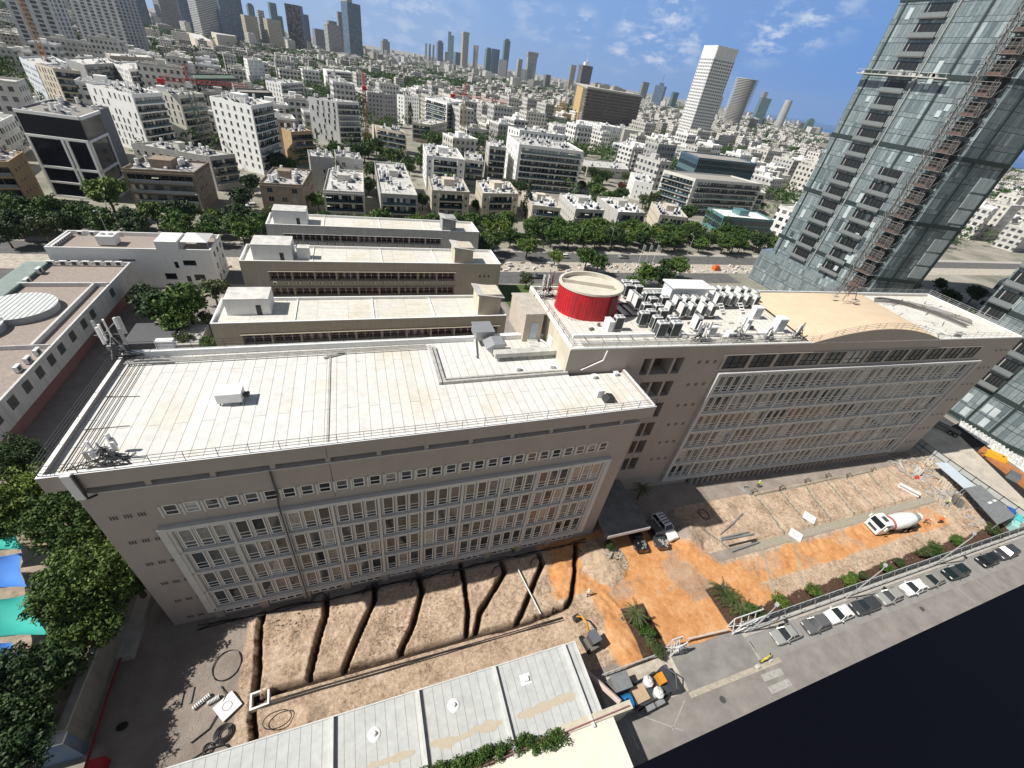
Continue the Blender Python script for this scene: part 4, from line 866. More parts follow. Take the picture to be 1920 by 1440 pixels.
hut('roof_hut', 'white hut on the left end of the middle long low block', -24.2, 112.0, r_, 8.7, 6.5, 3.8)
hut('roof_box', 'low white tank box beside the hut of the middle long block', -14.6, 113.6, r_, 2.9, 2.4, 2.6, .1, WMET, door=False)
hut('roof_hut', 'pale hut with a tilted roof at the right of the middle long block', 25, 109.9+.9, r_, 5.2, 5, 5.0, .6, CREAM, slope=-.8, door=False)
hut('roof_hut', 'white hut on the left end of the farthest long low block', -22.6, 139.4, r_, 9, 6, 3.8)
hut('roof_hut', 'small hut with a tilted roof at the right of the farthest long block', 26.6, 138.4, r_, 4.4, 4.6, 4.4, .5, GREY, slope=-.7, door=False)
# ---------------------------------------------------------------- white building with a roof terrace
t = thing('white_building', 'white three-storey building with a roof terrace and a shade tent beside the boulevard', 'building', (-66.6, 119.5, 0))
w, d, h = 31.8, 11.2, 10.0; b = MB()
hs = [(12.5, 15.8, 6.9, 7.35), (23.3, 24.2, 5.2, 6.9), (25.2, 28, 5.9, 7.3), (20.5, 23, 2.2, 3.9), (24.9, 25.9, 1.6, 3.2), (26.6, 29, 2.0, 3.6), (2, 4.5, 6.6, 7)]
wall_holes(b, 0, w, 0, h, hs, .4, 0, 0, 1)
b.face([(0, d, 0), (0, 0, 0), (0, 0, h), (0, d, h)]); b.face([(w, d, 0), (0, d, 0), (0, d, h), (w, d, h)]); b.face([(w, 0, 0), (w, d, 0), (w, d, h), (w, 0, h)])
b.box(20.8, -.04, h-.9, 25.2, 6.4, h+1.9, 0); b.build('wall', [WHITE, GLD], t)
for y in (2, 5.4, 8.6):
    for z in (7.4, 4.4, 1.5): MB().box(w+.002, y, z, w+.06, y+1.1, z+1.3).build('window', GLD, t)
MB().box(.3, .3, h-1.0, w-.3, d-.3, h-.8).build('roof', ROOFB, t)
b = MB()
for q in ((0, 0, 20.79, .3), (0, d-.3, w, d), (0, .3, .3, d-.3), (w-.3, .3, w, d-.3), (25.3, 0, w, .3)): b.box(q[0]+.003, q[1]-.02, h-.9, q[2]-.003, q[3]+.02, h+.05)
b.build('parapet', WHITE, t)
tt = thing('shade_tent', 'white pyramid shade tent on the terrace of the white building', 'shade tent', (-38.3, 124.3, h-.8))
b = MB()
P = [(-2.9, -3.4, 2.2), (2.9, -3.4, 2.2), (2.9, 3.4, 2.2), (-2.9, 3.4, 2.2)]
for a, c in zip(P, P[1:]+P[:1]): b.face([a, c, (0, 0, 3.4)])
b.build('canvas', WMET, tt)
for p in P: MB().tube((p[0], p[1], 0), p, .06, 6).build('pole', STEEL, tt)
sa = None
def roof_ac(x, y, z, rz, lab, grp=None, sc=1):
    global sa
    if sa is None: sa = tag(MB().box(-.5, -.2, .1, .5, .2, .85, 0).box(-.35, -.212, .2, .25, -.201, .75, 1).box(-.45, -.15, 0, -.35, .15, .099, 1).box(.35, -.15, 0, .45, .15, .099, 1).build('air_conditioner', [WMET, MATS['coil']]), 'x', 'air conditioner'); o = sa
    else: o = sa.copy(); SC.collection.objects.link(o)
    o.location = (x, y, z); o.rotation_euler = (0, 0, rz); o.scale = (sc,)*3; o['label'] = lab
    if grp: o['group'] = grp
    elif 'group' in o: del o['group']
    return o
for k in range(9): roof_ac(-65.6, 120.6+k*1.05, h-.8, math.pi/2, 'white air conditioner along the left parapet of the terrace building', 'air conditioners on the white building with the shade tent')
for k in range(4): roof_ac(-64+k*2.4, 129.9, h-.8, 0, 'white air conditioner along the back parapet of the terrace building', 'air conditioners at the back parapet of the white building', 1.1)
tt = thing('rooftop_chiller', 'big white chiller box on the brown roof of the white building with the terrace', 'chiller', (-56.5, 124.5, h-.8)); MB().box(-1.7, -1.6, .2, 1.7, 1.6, 2.3).build('casing', WMET, tt); MB().cyl((-.7, 0), .5, 2.301, 2.5, 14).cyl((.8, 0), .5, 2.301, 2.5, 14).build('fan', STEEL, tt)
# ---------------------------------------------------------------- museum-like building with oval roof lights
t = thing('white_building', 'long white building with oval ribbed roof lights and a pink ground floor', 'building', (-51, 60, 0))
H = 7.5; L_w = 57.5; b = MB()
ys = [103.9+.9-60, 93.2+1.9-60, 89.8+1.4-60, 86.6-60, 82.4-60, 78.9-60, 75.2-60, 71.4-60, 67.5-60, 63.5-60]
for y0_, y1_, z0_, z1_ in ((0, L_w, 3.2, H),): b.box(-18.6, y0_, z0_, 0, y1_, z1_-.6); 
for q in ((-18.6, 0, 0, .35), (-.35, .35, 0, L_w-.35), (-18.6, L_w-.35, 0, L_w), (-18.6, .35, -18.25, L_w-.35)): b.box(q[0]+.002, q[1], H-.6, q[2], q[3], H+.02)
b.box(-2.9, 21, H-.6, -2.5, 45.6, H+.3); b.box(-18, 20.8, H-.6, -.36, 21.0, H+.25); b.box(-15, 45.4, H-.6, -.36, 45.8, H+.3)
b.build('wall', mat('stained_white', (.60, .60, .59), .8, .15, .4, streak=.5), t)
MB().box(-17.5, .5, 0, -1.2, L_w-1.2, 3.19).build('ground_floor', mat('pink_ground_floor', (.30, .12, .17), .9, .3, .15, col2=(.32, .22, .15)), t)
for y in ys: 
    b = MB(); b.box(.0, y-.85, 5.0, .06, y+.85, 6.75, 1); b.box(.061, y-.03, 5.0, .075, y+.03, 6.75, 0); KIT.put('w2win', lambda: b.build('window', [DARK, mat('grey_mesh_window', (.07, .08, .08), .5)]), t, (0, 0, 0)) if False else b.build('window', [DARK, mat('grey_mesh_window', (.07, .08, .08), .5)], t)
MB().box(-18.2, .4, H-.61, -.4, L_w-.4, H-.52).build('roof', ROOFB, t)
RIB = mat('ribbed_white', (.70, .72, .69), .6)
def oval(name, cx, cy, rx, ry, parent):
    b = MB(); b.cyl((cx, cy), 1, H-.52, H+.7, 48, 0, sy=1); v = b.v; b.v = [((x-cx)*rx+cx, (y-cy)*ry+cy, z) for x, y, z in v]; o = b.build('roof_light', mat('roof_light_grey', (.33, .35, .37), .7), parent)
    b = MB(); n = 15
    for k in range(n):
        u0 = -1+2*k/n; u1 = u0+1.25/n; y0 = math.sqrt(max(0, 1-u0*u0)); y1 = math.sqrt(max(0, 1-u1*u1)); z = H+.72
        b.face([(cx+rx*u0, cy-ry*y0, z), (cx+rx*u1, cy-ry*y1, z), (cx+rx*u1, cy+ry*y1, z), (cx+rx*u0, cy+ry*y0, z)]); u2 = u0+2/n; y2 = math.sqrt(max(0, 1-u2*u2))
        b.face([(cx+rx*u1, cy-ry*y1, z-.10), (cx+rx*u2, cy-ry*y2, z-.10), (cx+rx*u2, cy+ry*y2, z-.10), (cx+rx*u1, cy+ry*y1, z-.10)], 1)
    b.build('ribs', [RIB, mat('rib_groove', (.3, .31, .31))], o)
oval('oval', -60.2-51*0+51-1.0, 94.6-60, 5.6, 5.6, t); oval('oval', -64.6+51, 87.2-60, 4.4, 4.4, t)
b = MB()
for k in range(44): y = 38.5+k*.42; b.box(-18.4+0, y, H+.2, -14.6, y+.2, H+.28)
b.box(-18.5, 38, H-.5, -14.5, 57, H+.1, 1); b.build('louvre_roof', [mat('green_louvre', (.50, .58, .54), .6), mat('green_glass_dark', (.10, .18, .16), .4)], t)
for k, x in enumerate((-65, -62.8, -60.8, -58.8, -56.6, -54.6, -52.8)): roof_ac(x, 116.3, H-.5, 0, 'white air conditioner along the back parapet beyond the oval roof lights', 'air conditioners behind the oval roof lights', 1.35)
for k, (x, y) in enumerate(((-65.3, 112), (-65.0, 106.6))): roof_ac(x, y, H-.5, math.pi/2, ['white air conditioner by the green louvres, farther one', 'white air conditioner by the green louvres, nearer one'][k], sc=1.5)
for k, (x, y) in enumerate(((-52.2, 79.0), (-52.4, 76.6), (-52.6, 74.2))): roof_ac(x, y, H-.5, math.pi/2, 'white air conditioner tucked behind the parapet near the left edge of the photo, '+['farthest', 'middle', 'nearest'][k], sc=1.3)
# courtyard roofs
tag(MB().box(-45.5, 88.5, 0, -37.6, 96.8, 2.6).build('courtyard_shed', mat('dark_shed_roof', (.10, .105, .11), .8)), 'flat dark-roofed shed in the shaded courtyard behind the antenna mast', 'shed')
tag(MB().box(-37.2, 87.5, 0, -32.4, 95.8, 2.5).build('courtyard_shed', CONC), 'pale flat-roofed shed between the small courtyard trees', 'shed')
# ---------------------------------------------------------------- retaining wall, pipe and near-left things
t = thing('retaining_wall', 'tall grey retaining wall with a pale coping left of the shaded yard', 'retaining wall', (-28.2, 20, 0))
MB().box(0, .4, -.02, .55, 27, 4.6).build('wall', mat('old_concrete', (.27, .26, .23), .95, .3, .8, streak=.5), t); MB().box(-.1, .4, 4.6, .62, 27, 4.8).build('coping', mat('coping', (.42, .41, .36), .95, .3), t)
MB().box(.56, 7.5, 0, 1.9, 27, 1.1).build('planter_kerb', CONC, t)
t = thing('retaining_wall', 'blue mural wall below the dry bank in the lower left corner', 'wall', (-60, 19.6, 0))
MB().box(0, 0, -.02, 32.3, .79, 4.2).build('wall', mat('mural_paint', (.06, .14, .28), .9, .3, .25, col2=(.22, .25, .26)), t); MB().box(0, -.05, 4.2, 32.35, .82, 4.4).build('coping', WHITE, t)
tag(MB().path([(-27.2, 41, .9), (-27.2, 24, .9), (-27.0, 20, .9), (-26.7, 12, .9)], .12, 7).build('fire_pipe', mat('pipe_red', (.22, .02, .03), .6)), 'dark red fire pipe along the foot of the retaining wall', 'pipe')
t = thing('hose_cabinet', 'red hose cabinet at the end of the dark red pipe', 'cabinet', (-26.0, 18.2, 0)); MB().box(-.55, -.45, .1, .55, .45, 1.5).build('casing', mat('signal_red', (.42, .015, .02), .5), t); MB().box(-.12, -.47, .8, .12, -.452, 1.05).build('mark', WHITE, t)
def sail(pts, label, m):
    a, b_, c, d = [Vector(p) for p in pts]; n = 10; v = []; f = []
    for i in range(n+1):
        for j in range(n+1):
            u, w_ = i/n, j/n; p = a*(1-u)*(1-w_)+b_*u*(1-w_)+c*u*w_+d*(1-u)*w_; p.z -= 1.1*math.sin(math.pi*u)*math.sin(math.pi*w_)+0
            q = (a+b_+c+d)/4; k = .16*(math.sin(math.pi*u)*(1 if w_ in (0, 1) else 0)+math.sin(math.pi*w_)*(1 if u in (0, 1) else 0)); p = p.lerp(q, k); v.append(p)
    for i in range(n):
        for j in range(n): f.append((i*(n+1)+j, (i+1)*(n+1)+j, (i+1)*(n+1)+j+1, i*(n+1)+j+1))
    me = mesh_np('shade_sail', v, f); o = link_mesh('shade_sail', me, m, smooth=True); return tag(o, label, 'shade sail', 'shade sails behind the left trees')
BLU = mat('sail_blue', (.05, .19, .55), .8, .15, .3); TEAL = mat('sail_teal', (.03, .38, .33), .8, .15, .3)
def g8(x, y, z=7.5): return tuple(G(x, y, z))
sail([g8(-70, 1045), g8(42, 1036), g8(50, 1100), g8(-70, 1116)], 'bright blue shade sail, upper one at the left edge of the photo', BLU)
sail([g8(-70, 1124), g8(66, 1112), g8(90, 1190), g8(-70, 1208)], 'teal shade sail between the two blue sails at the left edge', TEAL)
sail([g8(-70, 1205), g8(22, 1204), g8(45, 1238), g8(-70, 1250)], 'small lower blue shade sail at the left edge of the photo', BLU)
sail([g8(-70, 992), g8(32, 990), g8(48, 1030), g8(-70, 1037)], 'teal shade sail glimpsed through the upper left tree crown', TEAL)
# ---------------------------------------------------------------- long shed with the pale roof, cream annex
t = thing('long_shed', 'long single-storey building with a pale jointed roof and five kerbs in the foreground', 'shed', (-22, 8, 0))
x1 = 42.3
MB().box(0, .3, 0, x1-.2, 7.2, 3.7).build('wall', mat('shed_wall', (.42, .33, .26), .9, .2), t)
b = MB(); b.profile([(-.1, 3.7), (x1, 3.7), (x1, 4.0), (-.1, 4.0)], -.6, 7.5); b.build('roof', MEMB2, t)
b = MB()
for x in (-5.9, 2.2, 10.4, 18.8): b.box(x+22-.18, -.5, 4.001, x+22+.10, 7.4, 4.42)
b.box(-.1, 7.38, 4.002, x1, 7.5, 4.1); b.box(x1-.12, -.6, 4.003, x1, 7.37, 4.12); b.build('roof_kerb', mat('kerb_white', (.6, .61, .59), .85, .2, 1), t)
for x, y in ((-10.8, 11.6), (-2.2, 13.0), (5.5, 13.2)):
    b = MB(); n = 20
    for r0, r1, z0, z1 in ((.62, .5, 4.002, 4.10), (.5, .28, 4.10, 4.14), (.28, .12, 4.14, 4.40), (.12, .02, 4.40, 4.41)):
        for k in range(n):
            a0, a1 = 2*math.pi*k/n, 2*math.pi*(k+1)/n; b.face([(x+22+r0*math.cos(a0), y-8+r0*math.sin(a0), z0), (x+22+r0*math.cos(a1), y-8+r0*math.sin(a1), z0), (x+22+r1*math.cos(a1), y-8+r1*math.sin(a1), z1), (x+22+r1*math.cos(a0), y-8+r1*math.sin(a0), z1)])
    b.build('roof_vent', WHITE, t)
b = MB(); x, y = 13.4+22, 5.4; b.box(x-.55, y-.5, 4.002, x+.55, y+.5, 4.06); b.box(x-.25, y-.25, 4.06, x+.25, y+.25, 4.35); b.build('roof_vent', WHITE, t)
st = mat('roof_patch_stain', (.42, .35, .25), .9, .25, 3, col2=(.48, .44, .36)); b = MB(); rs = random.Random(4); x = .5; NST = 0
while x < x1-1:
    L = rs.uniform(.7, 2.4); yy = 2.6+rs.uniform(-.15, .15)
    if min(abs(x+L/2-22-k) for k in (-5.9, 2.2, 10.4, 18.8)) > L/2+.2:
        NST = (NST+1) % 7; w_ = rs.uniform(.22, .48); b = MB(); b.face([(x+L/2+L/2*math.cos(a)*(1+.08*math.sin(5*a)), yy+w_*math.sin(a)*(1+.15*math.sin(3*a+x)), 4.004+.003*NST) for a in [2*math.pi*k/18 for k in range(18)]]); b.build('roof_stain', st, t)
    x += L*rs.uniform(.55, .85)
t = thing('cream_annex', 'low annex with a glaring cream roof at the bottom of the photo', 'annex', (4, -6, 0)); MB().box(0, 0, 0, 17.1, 13.7, 3.9).build('wall', CREAM, t); MB().box(-.1, -.1, 3.9, 17.2, 13.8, 4.1).build('roof', mat('cream_roof', (.74, .69, .58), .85, .12, .5), t)
MB().box(10.2, 13.801, 3.2, 19.6, 14.6, 4.3).build('wall', CREAM, t) ; MB().box(9, 13.9, 0, 19.5, 14.5, 3.2).build('wall', CREAM, t)
tag(MB().path([(-6, 7.25, 4.35), (20.6, 7.7, 4.5)], .06, 5).path([(-6, 7.5, 4.2), (20.6, 7.95, 4.2)], .05, 5).build('roof_pipe', mat('rose_pipe', (.32, .13, .15), .6), loc=(2.6, .4, 0)), 'pinkish pipe along the near edge of the pale jointed roof', 'pipe')
t = thing('small_shed', 'low white ribbed shed roof in the lower left corner', 'shed', (-24.8, 13.2, 0)); MB().box(0, 0, 0, 4.8, 2.4, 2.4).build('wall', GREY, t)
b = MB(); b.box(-.2, -.2, 2.4, 5.0, 2.6, 2.5)
for k in range(9): b.box(k*.6, -.2, 2.501, k*.6+.1, 2.6, 2.56)
b.build('roof', WHITE, t)
t = thing('garden_kiosk', 'small dark kiosk beside the low white ribbed roof', 'kiosk', (-17.6, 14.8, 0)); MB().cyl((0, 0), 1.1, 0, 2.2, 8).build('wall', mat('kiosk_blue', (.03, .035, .07)), t); MB().cyl((0, 0), 1.25, 2.2, 2.9, 8, 0, .2).build('roof', mat('kiosk_roof', (.06, .065, .10)), t)
# ---------------------------------------------------------------- the photographer's own tower: its dark window ledge
a = G(1185, 1440, 55.1); c = G(1920, 1095, 55.1); dr = (c-a).normalized(); nn = Vector((dr.y, -dr.x, 0)); 
if nn.y > 0: nn = -nn
t = thing('window_ledge', 'dark navy window ledge of the tower the photo is taken from, lower right corner', 'window ledge', (a.x, a.y, 0))
p0 = -dr*5; p1 = dr*9; pts = [p0, p1, p1+nn*2.2, p0+nn*2.2]
MB().prism([(p.x, p.y) for p in pts][::-1], 54.86, 55.1).build('ledge', mat('navy_ledge', (.0018, .0022, .006), .6, .2, 1, spec=.1), t)
q = [p0*1+nn*.5, p1+nn*.5, p1+nn*2.2, p0+nn*2.2]; MB().prism([(p.x, p.y) for p in q][::-1], 0, 54.859).build('tower_wall', mat('navy_wall', (.03, .035, .05), .4), t)
# ---------------------------------------------------------------- apartment blocks set out by the corners of their roofs
CURT = mat('blinds', (.30, .31, .31), .7, .15, 2)
OCC = []        # footprints (x, y, radius) already taken
def occ(x, y, r): OCC.append((x, y, r))
def solar():
    t = thing('solar_heater', 'x', 'water heater'); b = MB(); b.tube((0, .55, .5), (0, .55, 2.0), .38, 10); b.build('tank', WMET, t)
    b = MB(); b.face([(-.6, -.8, .15), (.6, -.8, .15), (.6, .1, .8), (-.6, .1, .8)]); b.face([(-.6, -.8, .1), (-.6, .1, .75), (.6, .1, .75), (.6, -.8, .1)]); b.build('panel', mat('solar_panel', (.02, .03, .05), .25), t)
    b = MB()
    for x in (-.5, .5): b.tube((x, .4, 0), (x, .4, .8), .04, 4); b.tube((x, -.8, 0), (x, .4, .9), .03, 4)
    b.build('frame', STEEL, t); return t
SOL = None; NSOL = 0
def put_solar(x, y, z, rz, lab, grp, s=1.2):
    global SOL, NSOL
    if SOL is None: SOL = solar(); o = SOL
    else: o = copy_tree(SOL)
    o.location = (x, y, z); o.rotation_euler = (0, 0, rz); o.scale = (s,)*3; o['label'] = lab; o['group'] = grp; NSOL += 1
def win_small(w, h, g=GLD, fm=None):
    key = 'aw%.1f_%.1f' % (w, h)
    def mk():
        b = MB(); b.box(-w/2, -.03, 0, w/2, .0, h, 1); b.box(-w/2-.1, -.16, -.10, w/2+.1, -.001, -.02, 0)
        b.box(-.03, -.06, 0, .03, -.031, h, 0); b.box(-w/2, -.06, h-.05, w/2, -.031, h, 0); return b.build('window', [GREY, g])
    return key, mk
SHUT = {}
def block(label, pts, h, wall, st=('w', 'w'), fl=3.15, wsp=3.0, win=(1.2, 1.35), roof=None, clut=0, short='', hutsz=0, name='apartment_block', ledge=False, parap=.7, seed=0, base=False):
    rs = random.Random(hash(label) % 1000+seed if False else seed+len(label))
    P = [G(p[0], p[1], h) for p in pts]; P = [Vector((p.x, p.y, 0)) for p in P]; D = P[0]+P[2]-P[1]; o = P[1]
    Q = [p-o for p in (P[0], P[1], P[2], D)]
    t = thing(name, label, 'building', tuple(o)); c = (P[0]+P[2])/2; occ(c.x, c.y, (P[0]-P[2]).length/2+3)
    roof = roof or ROOFW
    b = MB(); n = 4
    for k in range(4): a, e = Q[k], Q[(k+1) % 4]; b.face([(a.x, a.y, 0), (e.x, e.y, 0), (e.x, e.y, h), (a.x, a.y, h)])
    cen = (Q[0]+Q[2])/2
    def shr(p, d): v = (cen-p); return p+v.normalized()*d
    I = [shr(q, .45) for q in Q]
    for k in range(4): a, e, a2, e2 = Q[k], Q[(k+1) % 4], I[k], I[(k+1) % 4]; b.face([(a.x, a.y, h), (e.x, e.y, h), (e2.x, e2.y, h), (a2.x, a2.y, h)]); b.face([(a2.x, a2.y, h), (e2.x, e2.y, h), (e2.x, e2.y, h-parap), (a2.x, a2.y, h-parap)])
    b.build('wall', wall, t)
    b = MB(); b.face([(q.x, q.y, h-parap) for q in I]); b.build('roof', roof, t)
    nf = max(1, int((h-parap-.2)/fl))
    for f in (0, 1):
        A, B = Q[f], Q[f+1]; L = (B-A).length; dr = (B-A)/L; rz = math.atan2(dr.y, dr.x); s = st[f]
        nrm = Vector((dr.y, -dr.x, 0))
        if s == 'n': continue
        for j in range(nf):
            z = h-parap-.3-(j+1)*fl+1.0
            if z < -.2: continue
            if s[0] == 'w':
                k = max(1, int(L/wsp)); off = (L-(k-1)*wsp)/2
                for i in range(k):
                    if len(s) > 1 and s[1] == 'r' and rs.random() < .22: continue
                    x = off+i*wsp+(rs.uniform(-.5, .5) if 'r' in s else 0); p = A+dr*x
                    ky, mk = win_small(win[0], win[1]); KIT.put(ky, mk, t, (p.x, p.y, z), rz)
            if s[0] in 'bl' :
                wd = L*(.92 if s[0] == 'b' else .62); x0 = (L-wd)/2; p = A+dr*x0
                vr = rs.randrange(4); key = 'balc%s%.1f_%d' % (s, wd, vr)
                def mk():
                    b = MB(); dp = 1.1 if s[0] == 'b' else .7
                    b.box(0, -.05, .0, wd, -.002, 2.3, 1); b.box(0, -dp, -.25, wd, -.003, -.02, 0)
                    if 's' in s: b.box(0, -dp, -.019, wd, -dp+.1, .95, 3)
                    else: b.box(0, -dp, -.019, wd, -dp+.04, .9, 2)
                    for q in range(int(wd/2.2)):
                        w_ = rs.random(); x = q*2.2
                        if w_ < .18: b.box(x+.12, -.09, 0, x+1.9, -.052, 2.3, 4)
                        elif w_ < .30: b.box(x+.12, -.10, .9, x+1.2, -.052, 2.3, 5)
                        elif w_ < .36: b.box(x+.1, -dp+.02, 1.5, x+2.0, -.1, 1.6, 5)
                    for q in range(int(wd/2.2)+1):
                        x = q*wd/(int(wd/2.2)+.001); x = min(x, wd-.12); b.box(x, -.12, 0, x+.1, -.051, 2.3, 0)
                    if s[0] == 'l': b.box(-.25, -dp, -.25, -.001, -.004, 2.6, 0); b.box(wd+.001, -dp, -.25, wd+.25, -.004, 2.6, 0)
                    return b.build('balcony', [wall, GLD, GLB, BLIND, CURT, AWN])
                KIT.put(key+wall.name, mk, t, (p.x, p.y, z-.75), rz)
                if s[0] == 'l':
                    for x in (x0*.45, L-x0*.45):
                        p = A+dr*x; ky, mk2 = win_small(.8, 1.0); KIT.put(ky, mk2, t, (p.x, p.y, z), rz)
            if s[0] == 'c':
                key = 'cw%.1f' % L
                def mk():
                    b = MB(); b.box(.4, -.06, 0, L-.4, -.002, 2.6, 1)
                    for q in range(int(L/1.6)): b.box(.4+q*1.6, -.1, 0, .48+q*1.6, -.061, 2.6, 0)
                    return b.build('window_band', [STEEL, GLB])
                KIT.put(key, mk, t, (A.x, A.y, z-.9), rz)
        if ledge:
            p = A; b = MB(); b.box(-.15, -.35, h-1.0, L+.15, -.002, h-.75); o2 = b.build('ledge', wall, t); o2.location = (p.x, p.y, 0); o2.rotation_euler = (0, 0, rz)
    u = (Q[2]-Q[1]); v = (Q[0]-Q[1]); rz = math.atan2(u.y, u.x)
    if hutsz:
        p = Q[1]+u*.5+v*.55; w_ = min(u.length, v.length)*.3*hutsz; b = MB(); b.box(-w_/2, -w_/2, h-parap, w_/2, w_/2, h+1.9); b.box(-w_/2-.15, -w_/2-.15, h+1.9, w_/2+.15, w_/2+.15, h+2.05); o2 = b.build('roof_hut', wall, t); o2.location = (p.x, p.y, 0); o2.rotation_euler = (0, 0, rz)
    if clut:      # railings, pipes and small plant on the roof
        b = MB()
        for i in range(clut*2+6):
            a, c_ = rs.uniform(.06, .94), rs.uniform(.08, .92); p = u*a+v*c_; s = rs.uniform(.25, .8); b.box(p.x-s, p.y-rs.uniform(.2, .6), h-parap, p.x+s, p.y+.3, h-parap+rs.uniform(.3, 1.3), rs.choice((0, 0, 0, 1)), rot=rz)
        for i in range(3): a = rs.uniform(.1, .9); b.tube(u*a+v*.05+Vector((0, 0, h-parap+.15)), u*a+v*.9+Vector((0, 0, h-parap+.15)), .09, 4)
        b.build('roof_plant', [WMET, GREY], t)
    for i in range(clut):
        a, c_ = rs.uniform(.1, .9), rs.uniform(.12, .88)
        if hutsz and abs(a-.5) < .2 and abs(c_-.55) < .2: a = .15
        p = o+u*a+v*c_
        put_solar(p.x, p.y, h-parap, rz+rs.choice((0, .1, -.1))-.2, 'white-tanked solar heater on '+short, 'solar water heaters on '+short, 1.35)
    return t
# row facing the boulevard, left to right
block('weathered brown apartment block with a dark roof hut, left of the white eight-storey block', [(227, 315), (363, 323), (391, 303)], 13.2, BROWN, ('bs', 'w'), clut=6, short='the weathered brown block', hutsz=1.2, roof=ROOFG, win=(.8, .9), ledge=True)
block('ochre-sided old apartment block at the left edge of the photo', [(-70, 300), (15, 303), (43, 284)], 14, OCHRE, ('bs', 'w'), clut=6, short='the ochre old block', hutsz=1, win=(.7, .8))
block('long pale apartment block with a glazed corner behind the weathered brown block', [(245, 268), (392, 293), (440, 288)], 12.8, PALE, ('w', 'b'), clut=8, short='the long pale block', hutsz=.8, win=(1.0, 1.0))
block('grey-brown three-storey block with crowded roof, first of the boulevard row', [(485, 342), (567, 347), (584, 318)], 10.8, BROWN, ('wr', 'w'), clut=9, short='the grey-brown boulevard block', hutsz=1, win=(1.7, 1.6), wsp=4.0, ledge=True)
block('three-storey block with blue-tinted balconies, second of the boulevard row', [(606, 356), (682, 360), (681, 320)], 11.2, PALE, ('b', 'n'), clut=9, short='the second boulevard block', hutsz=1, ledge=True)
block('deep narrow block with a cluttered cream roof, third of the boulevard row', [(702, 302), (713, 362), (783, 366)], 11.2, PALE, ('n', 'b'), clut=14, short='the third boulevard block', hutsz=.9)
block('cream block with central loggias, fourth of the boulevard row', [(803, 330), (810, 356), (881, 360)], 11.6, CREAM, ('w', 'l'), clut=8, short='the fourth boulevard block', hutsz=1, win=(.6, .7))
block('cream block with dark framed loggias, fifth of the boulevard row', [(893, 338), (905, 362), (973, 363)], 11.6, CREAM, ('w', 'l'), clut=8, short='the fifth boulevard block', hutsz=1, win=(.6, .7))
block('low cream block behind the cypress, sixth of the boulevard row', [(979, 357), (999, 384), (1052, 390)], 9.0, CREAM, ('w', 'b'), clut=7, short='the low block behind the cypress', hutsz=1, win=(.6, .7))
block('white-roofed block, seventh of the boulevard row', [(1050, 362), (1080, 391), (1134, 394)], 9.0, PALE, ('w', 'b'), clut=9, short='the seventh boulevard block', hutsz=1.2, win=(.6, .7), roof=WHITE)
block('pale block with yellow awnings, eighth of the boulevard row', [(1120, 368), (1160, 397), (1211, 399)], 9.0, PALE, ('n', 'b'), clut=9, short='the eighth boulevard block', hutsz=1.2, roof=WHITE)
block('cream-sided block by the dark cypress, ninth of the boulevard row', [(1222, 378), (1238, 402), (1290, 408)], 9.5, CREAM, ('w', 'b'), clut=9, short='the ninth boulevard block', hutsz=1.2, win=(.6, .7))
block('green glass office box at the right end of the boulevard row', [(1328, 388), (1358, 405), (1452, 413)], 9.5, mat('teal_glass', (.12, .25, .25), .25, .2, .3), ('c', 'c'), clut=0, roof=WHITE, name='office_building', hutsz=1.2)
# second line
t = block('dark glass villa-like office with white frames and a planted terrace', [(25, 203), (147, 219), (203, 200)], 25.5, mat('slate_wall', (.16, .17, .185), .8, .15, .4), ('n', 'n'), roof=ROOFG, clut=5, short='the dark glass office', name='office_building', parap=.5)
P0, P1, P2 = [G(*p, 25.5) for p in ((25, 203), (147, 219), (203, 200))]
for f, (A, B) in enumerate(((P0, P1), (P1, P2))):
    A = Vector((A.x-P1.x, A.y-P1.y, 0)); B = Vector((B.x-P1.x, B.y-P1.y, 0)); L = (B-A).length*(1 if f == 0 else .62); rz = math.atan2((B-A).y, (B-A).x); b = MB(); dk = MB()
    b.box(0, -.5, 24.6, L, -.01, 25.5); b.box(0, -.45, 18.2, L, -.011, 18.9); b.box(0, -.45, 9.2, L, -.012, 9.9); b.box(0, -.45, 4.6, L, -.012, 5.2); b.box(0, -.45, 0, L, -.012, .7)
    for x in ((0, L*.55, L*.62, L-.7) if f == 0 else (0, L-.7)): b.box(x, -.46, .71, x+.7, -.013, 18.19)
    o2 = b.build('white_frame', WHITE, t); o2.location = A; o2.rotation_euler = (0, 0, rz)
    for j, (z0, z1) in enumerate(((19.0, 24.5), (10.0, 18.1), (5.3, 9.1), (.8, 4.5))):
        o2 = MB().box(.1, -.06, z0, L-.1, -.002, z1).build('window_band', mat('navy_glass', (.008, .011, .022), .12, .3, .5, spec=.2), t); o2.location = A; o2.rotation_euler = (0, 0, rz)
block('white seven-storey block with slot windows and dark wrap balconies, left one', [(160, 156), (246, 176), (303, 173)], 24, WHITE, ('wr', 'b'), win=(.95, 1.9), clut=9, short='the left white seven-storey block', seed=3)
block('white-and-cream block behind the crane, between two white seven-storey blocks', [(303, 172), (333, 178), (382, 175)], 23, mat('cream_white', (.66, .64, .56), .8), ('wr', 'b'), win=(.95, 1.9), clut=4, short='the block behind the crane')
t = block('bright white eight-storey block with shaded brown balconies on its right side', [(392, 180), (470, 198), (511, 191)], 27.9, WHITE, ('w', 'b'), win=(1.2, 1.5), wsp=4.0, clut=9, short='the bright eight-storey block', seed=5, hutsz=.8)
block('white six-storey block with staggered slot windows and black balconies', [(577, 181), (631, 190), (673, 192)], 25, WHITE, ('wr', 'b'), win=(1.0, 2.1), wsp=3.4, clut=5, short='the staggered-window block', seed=2)
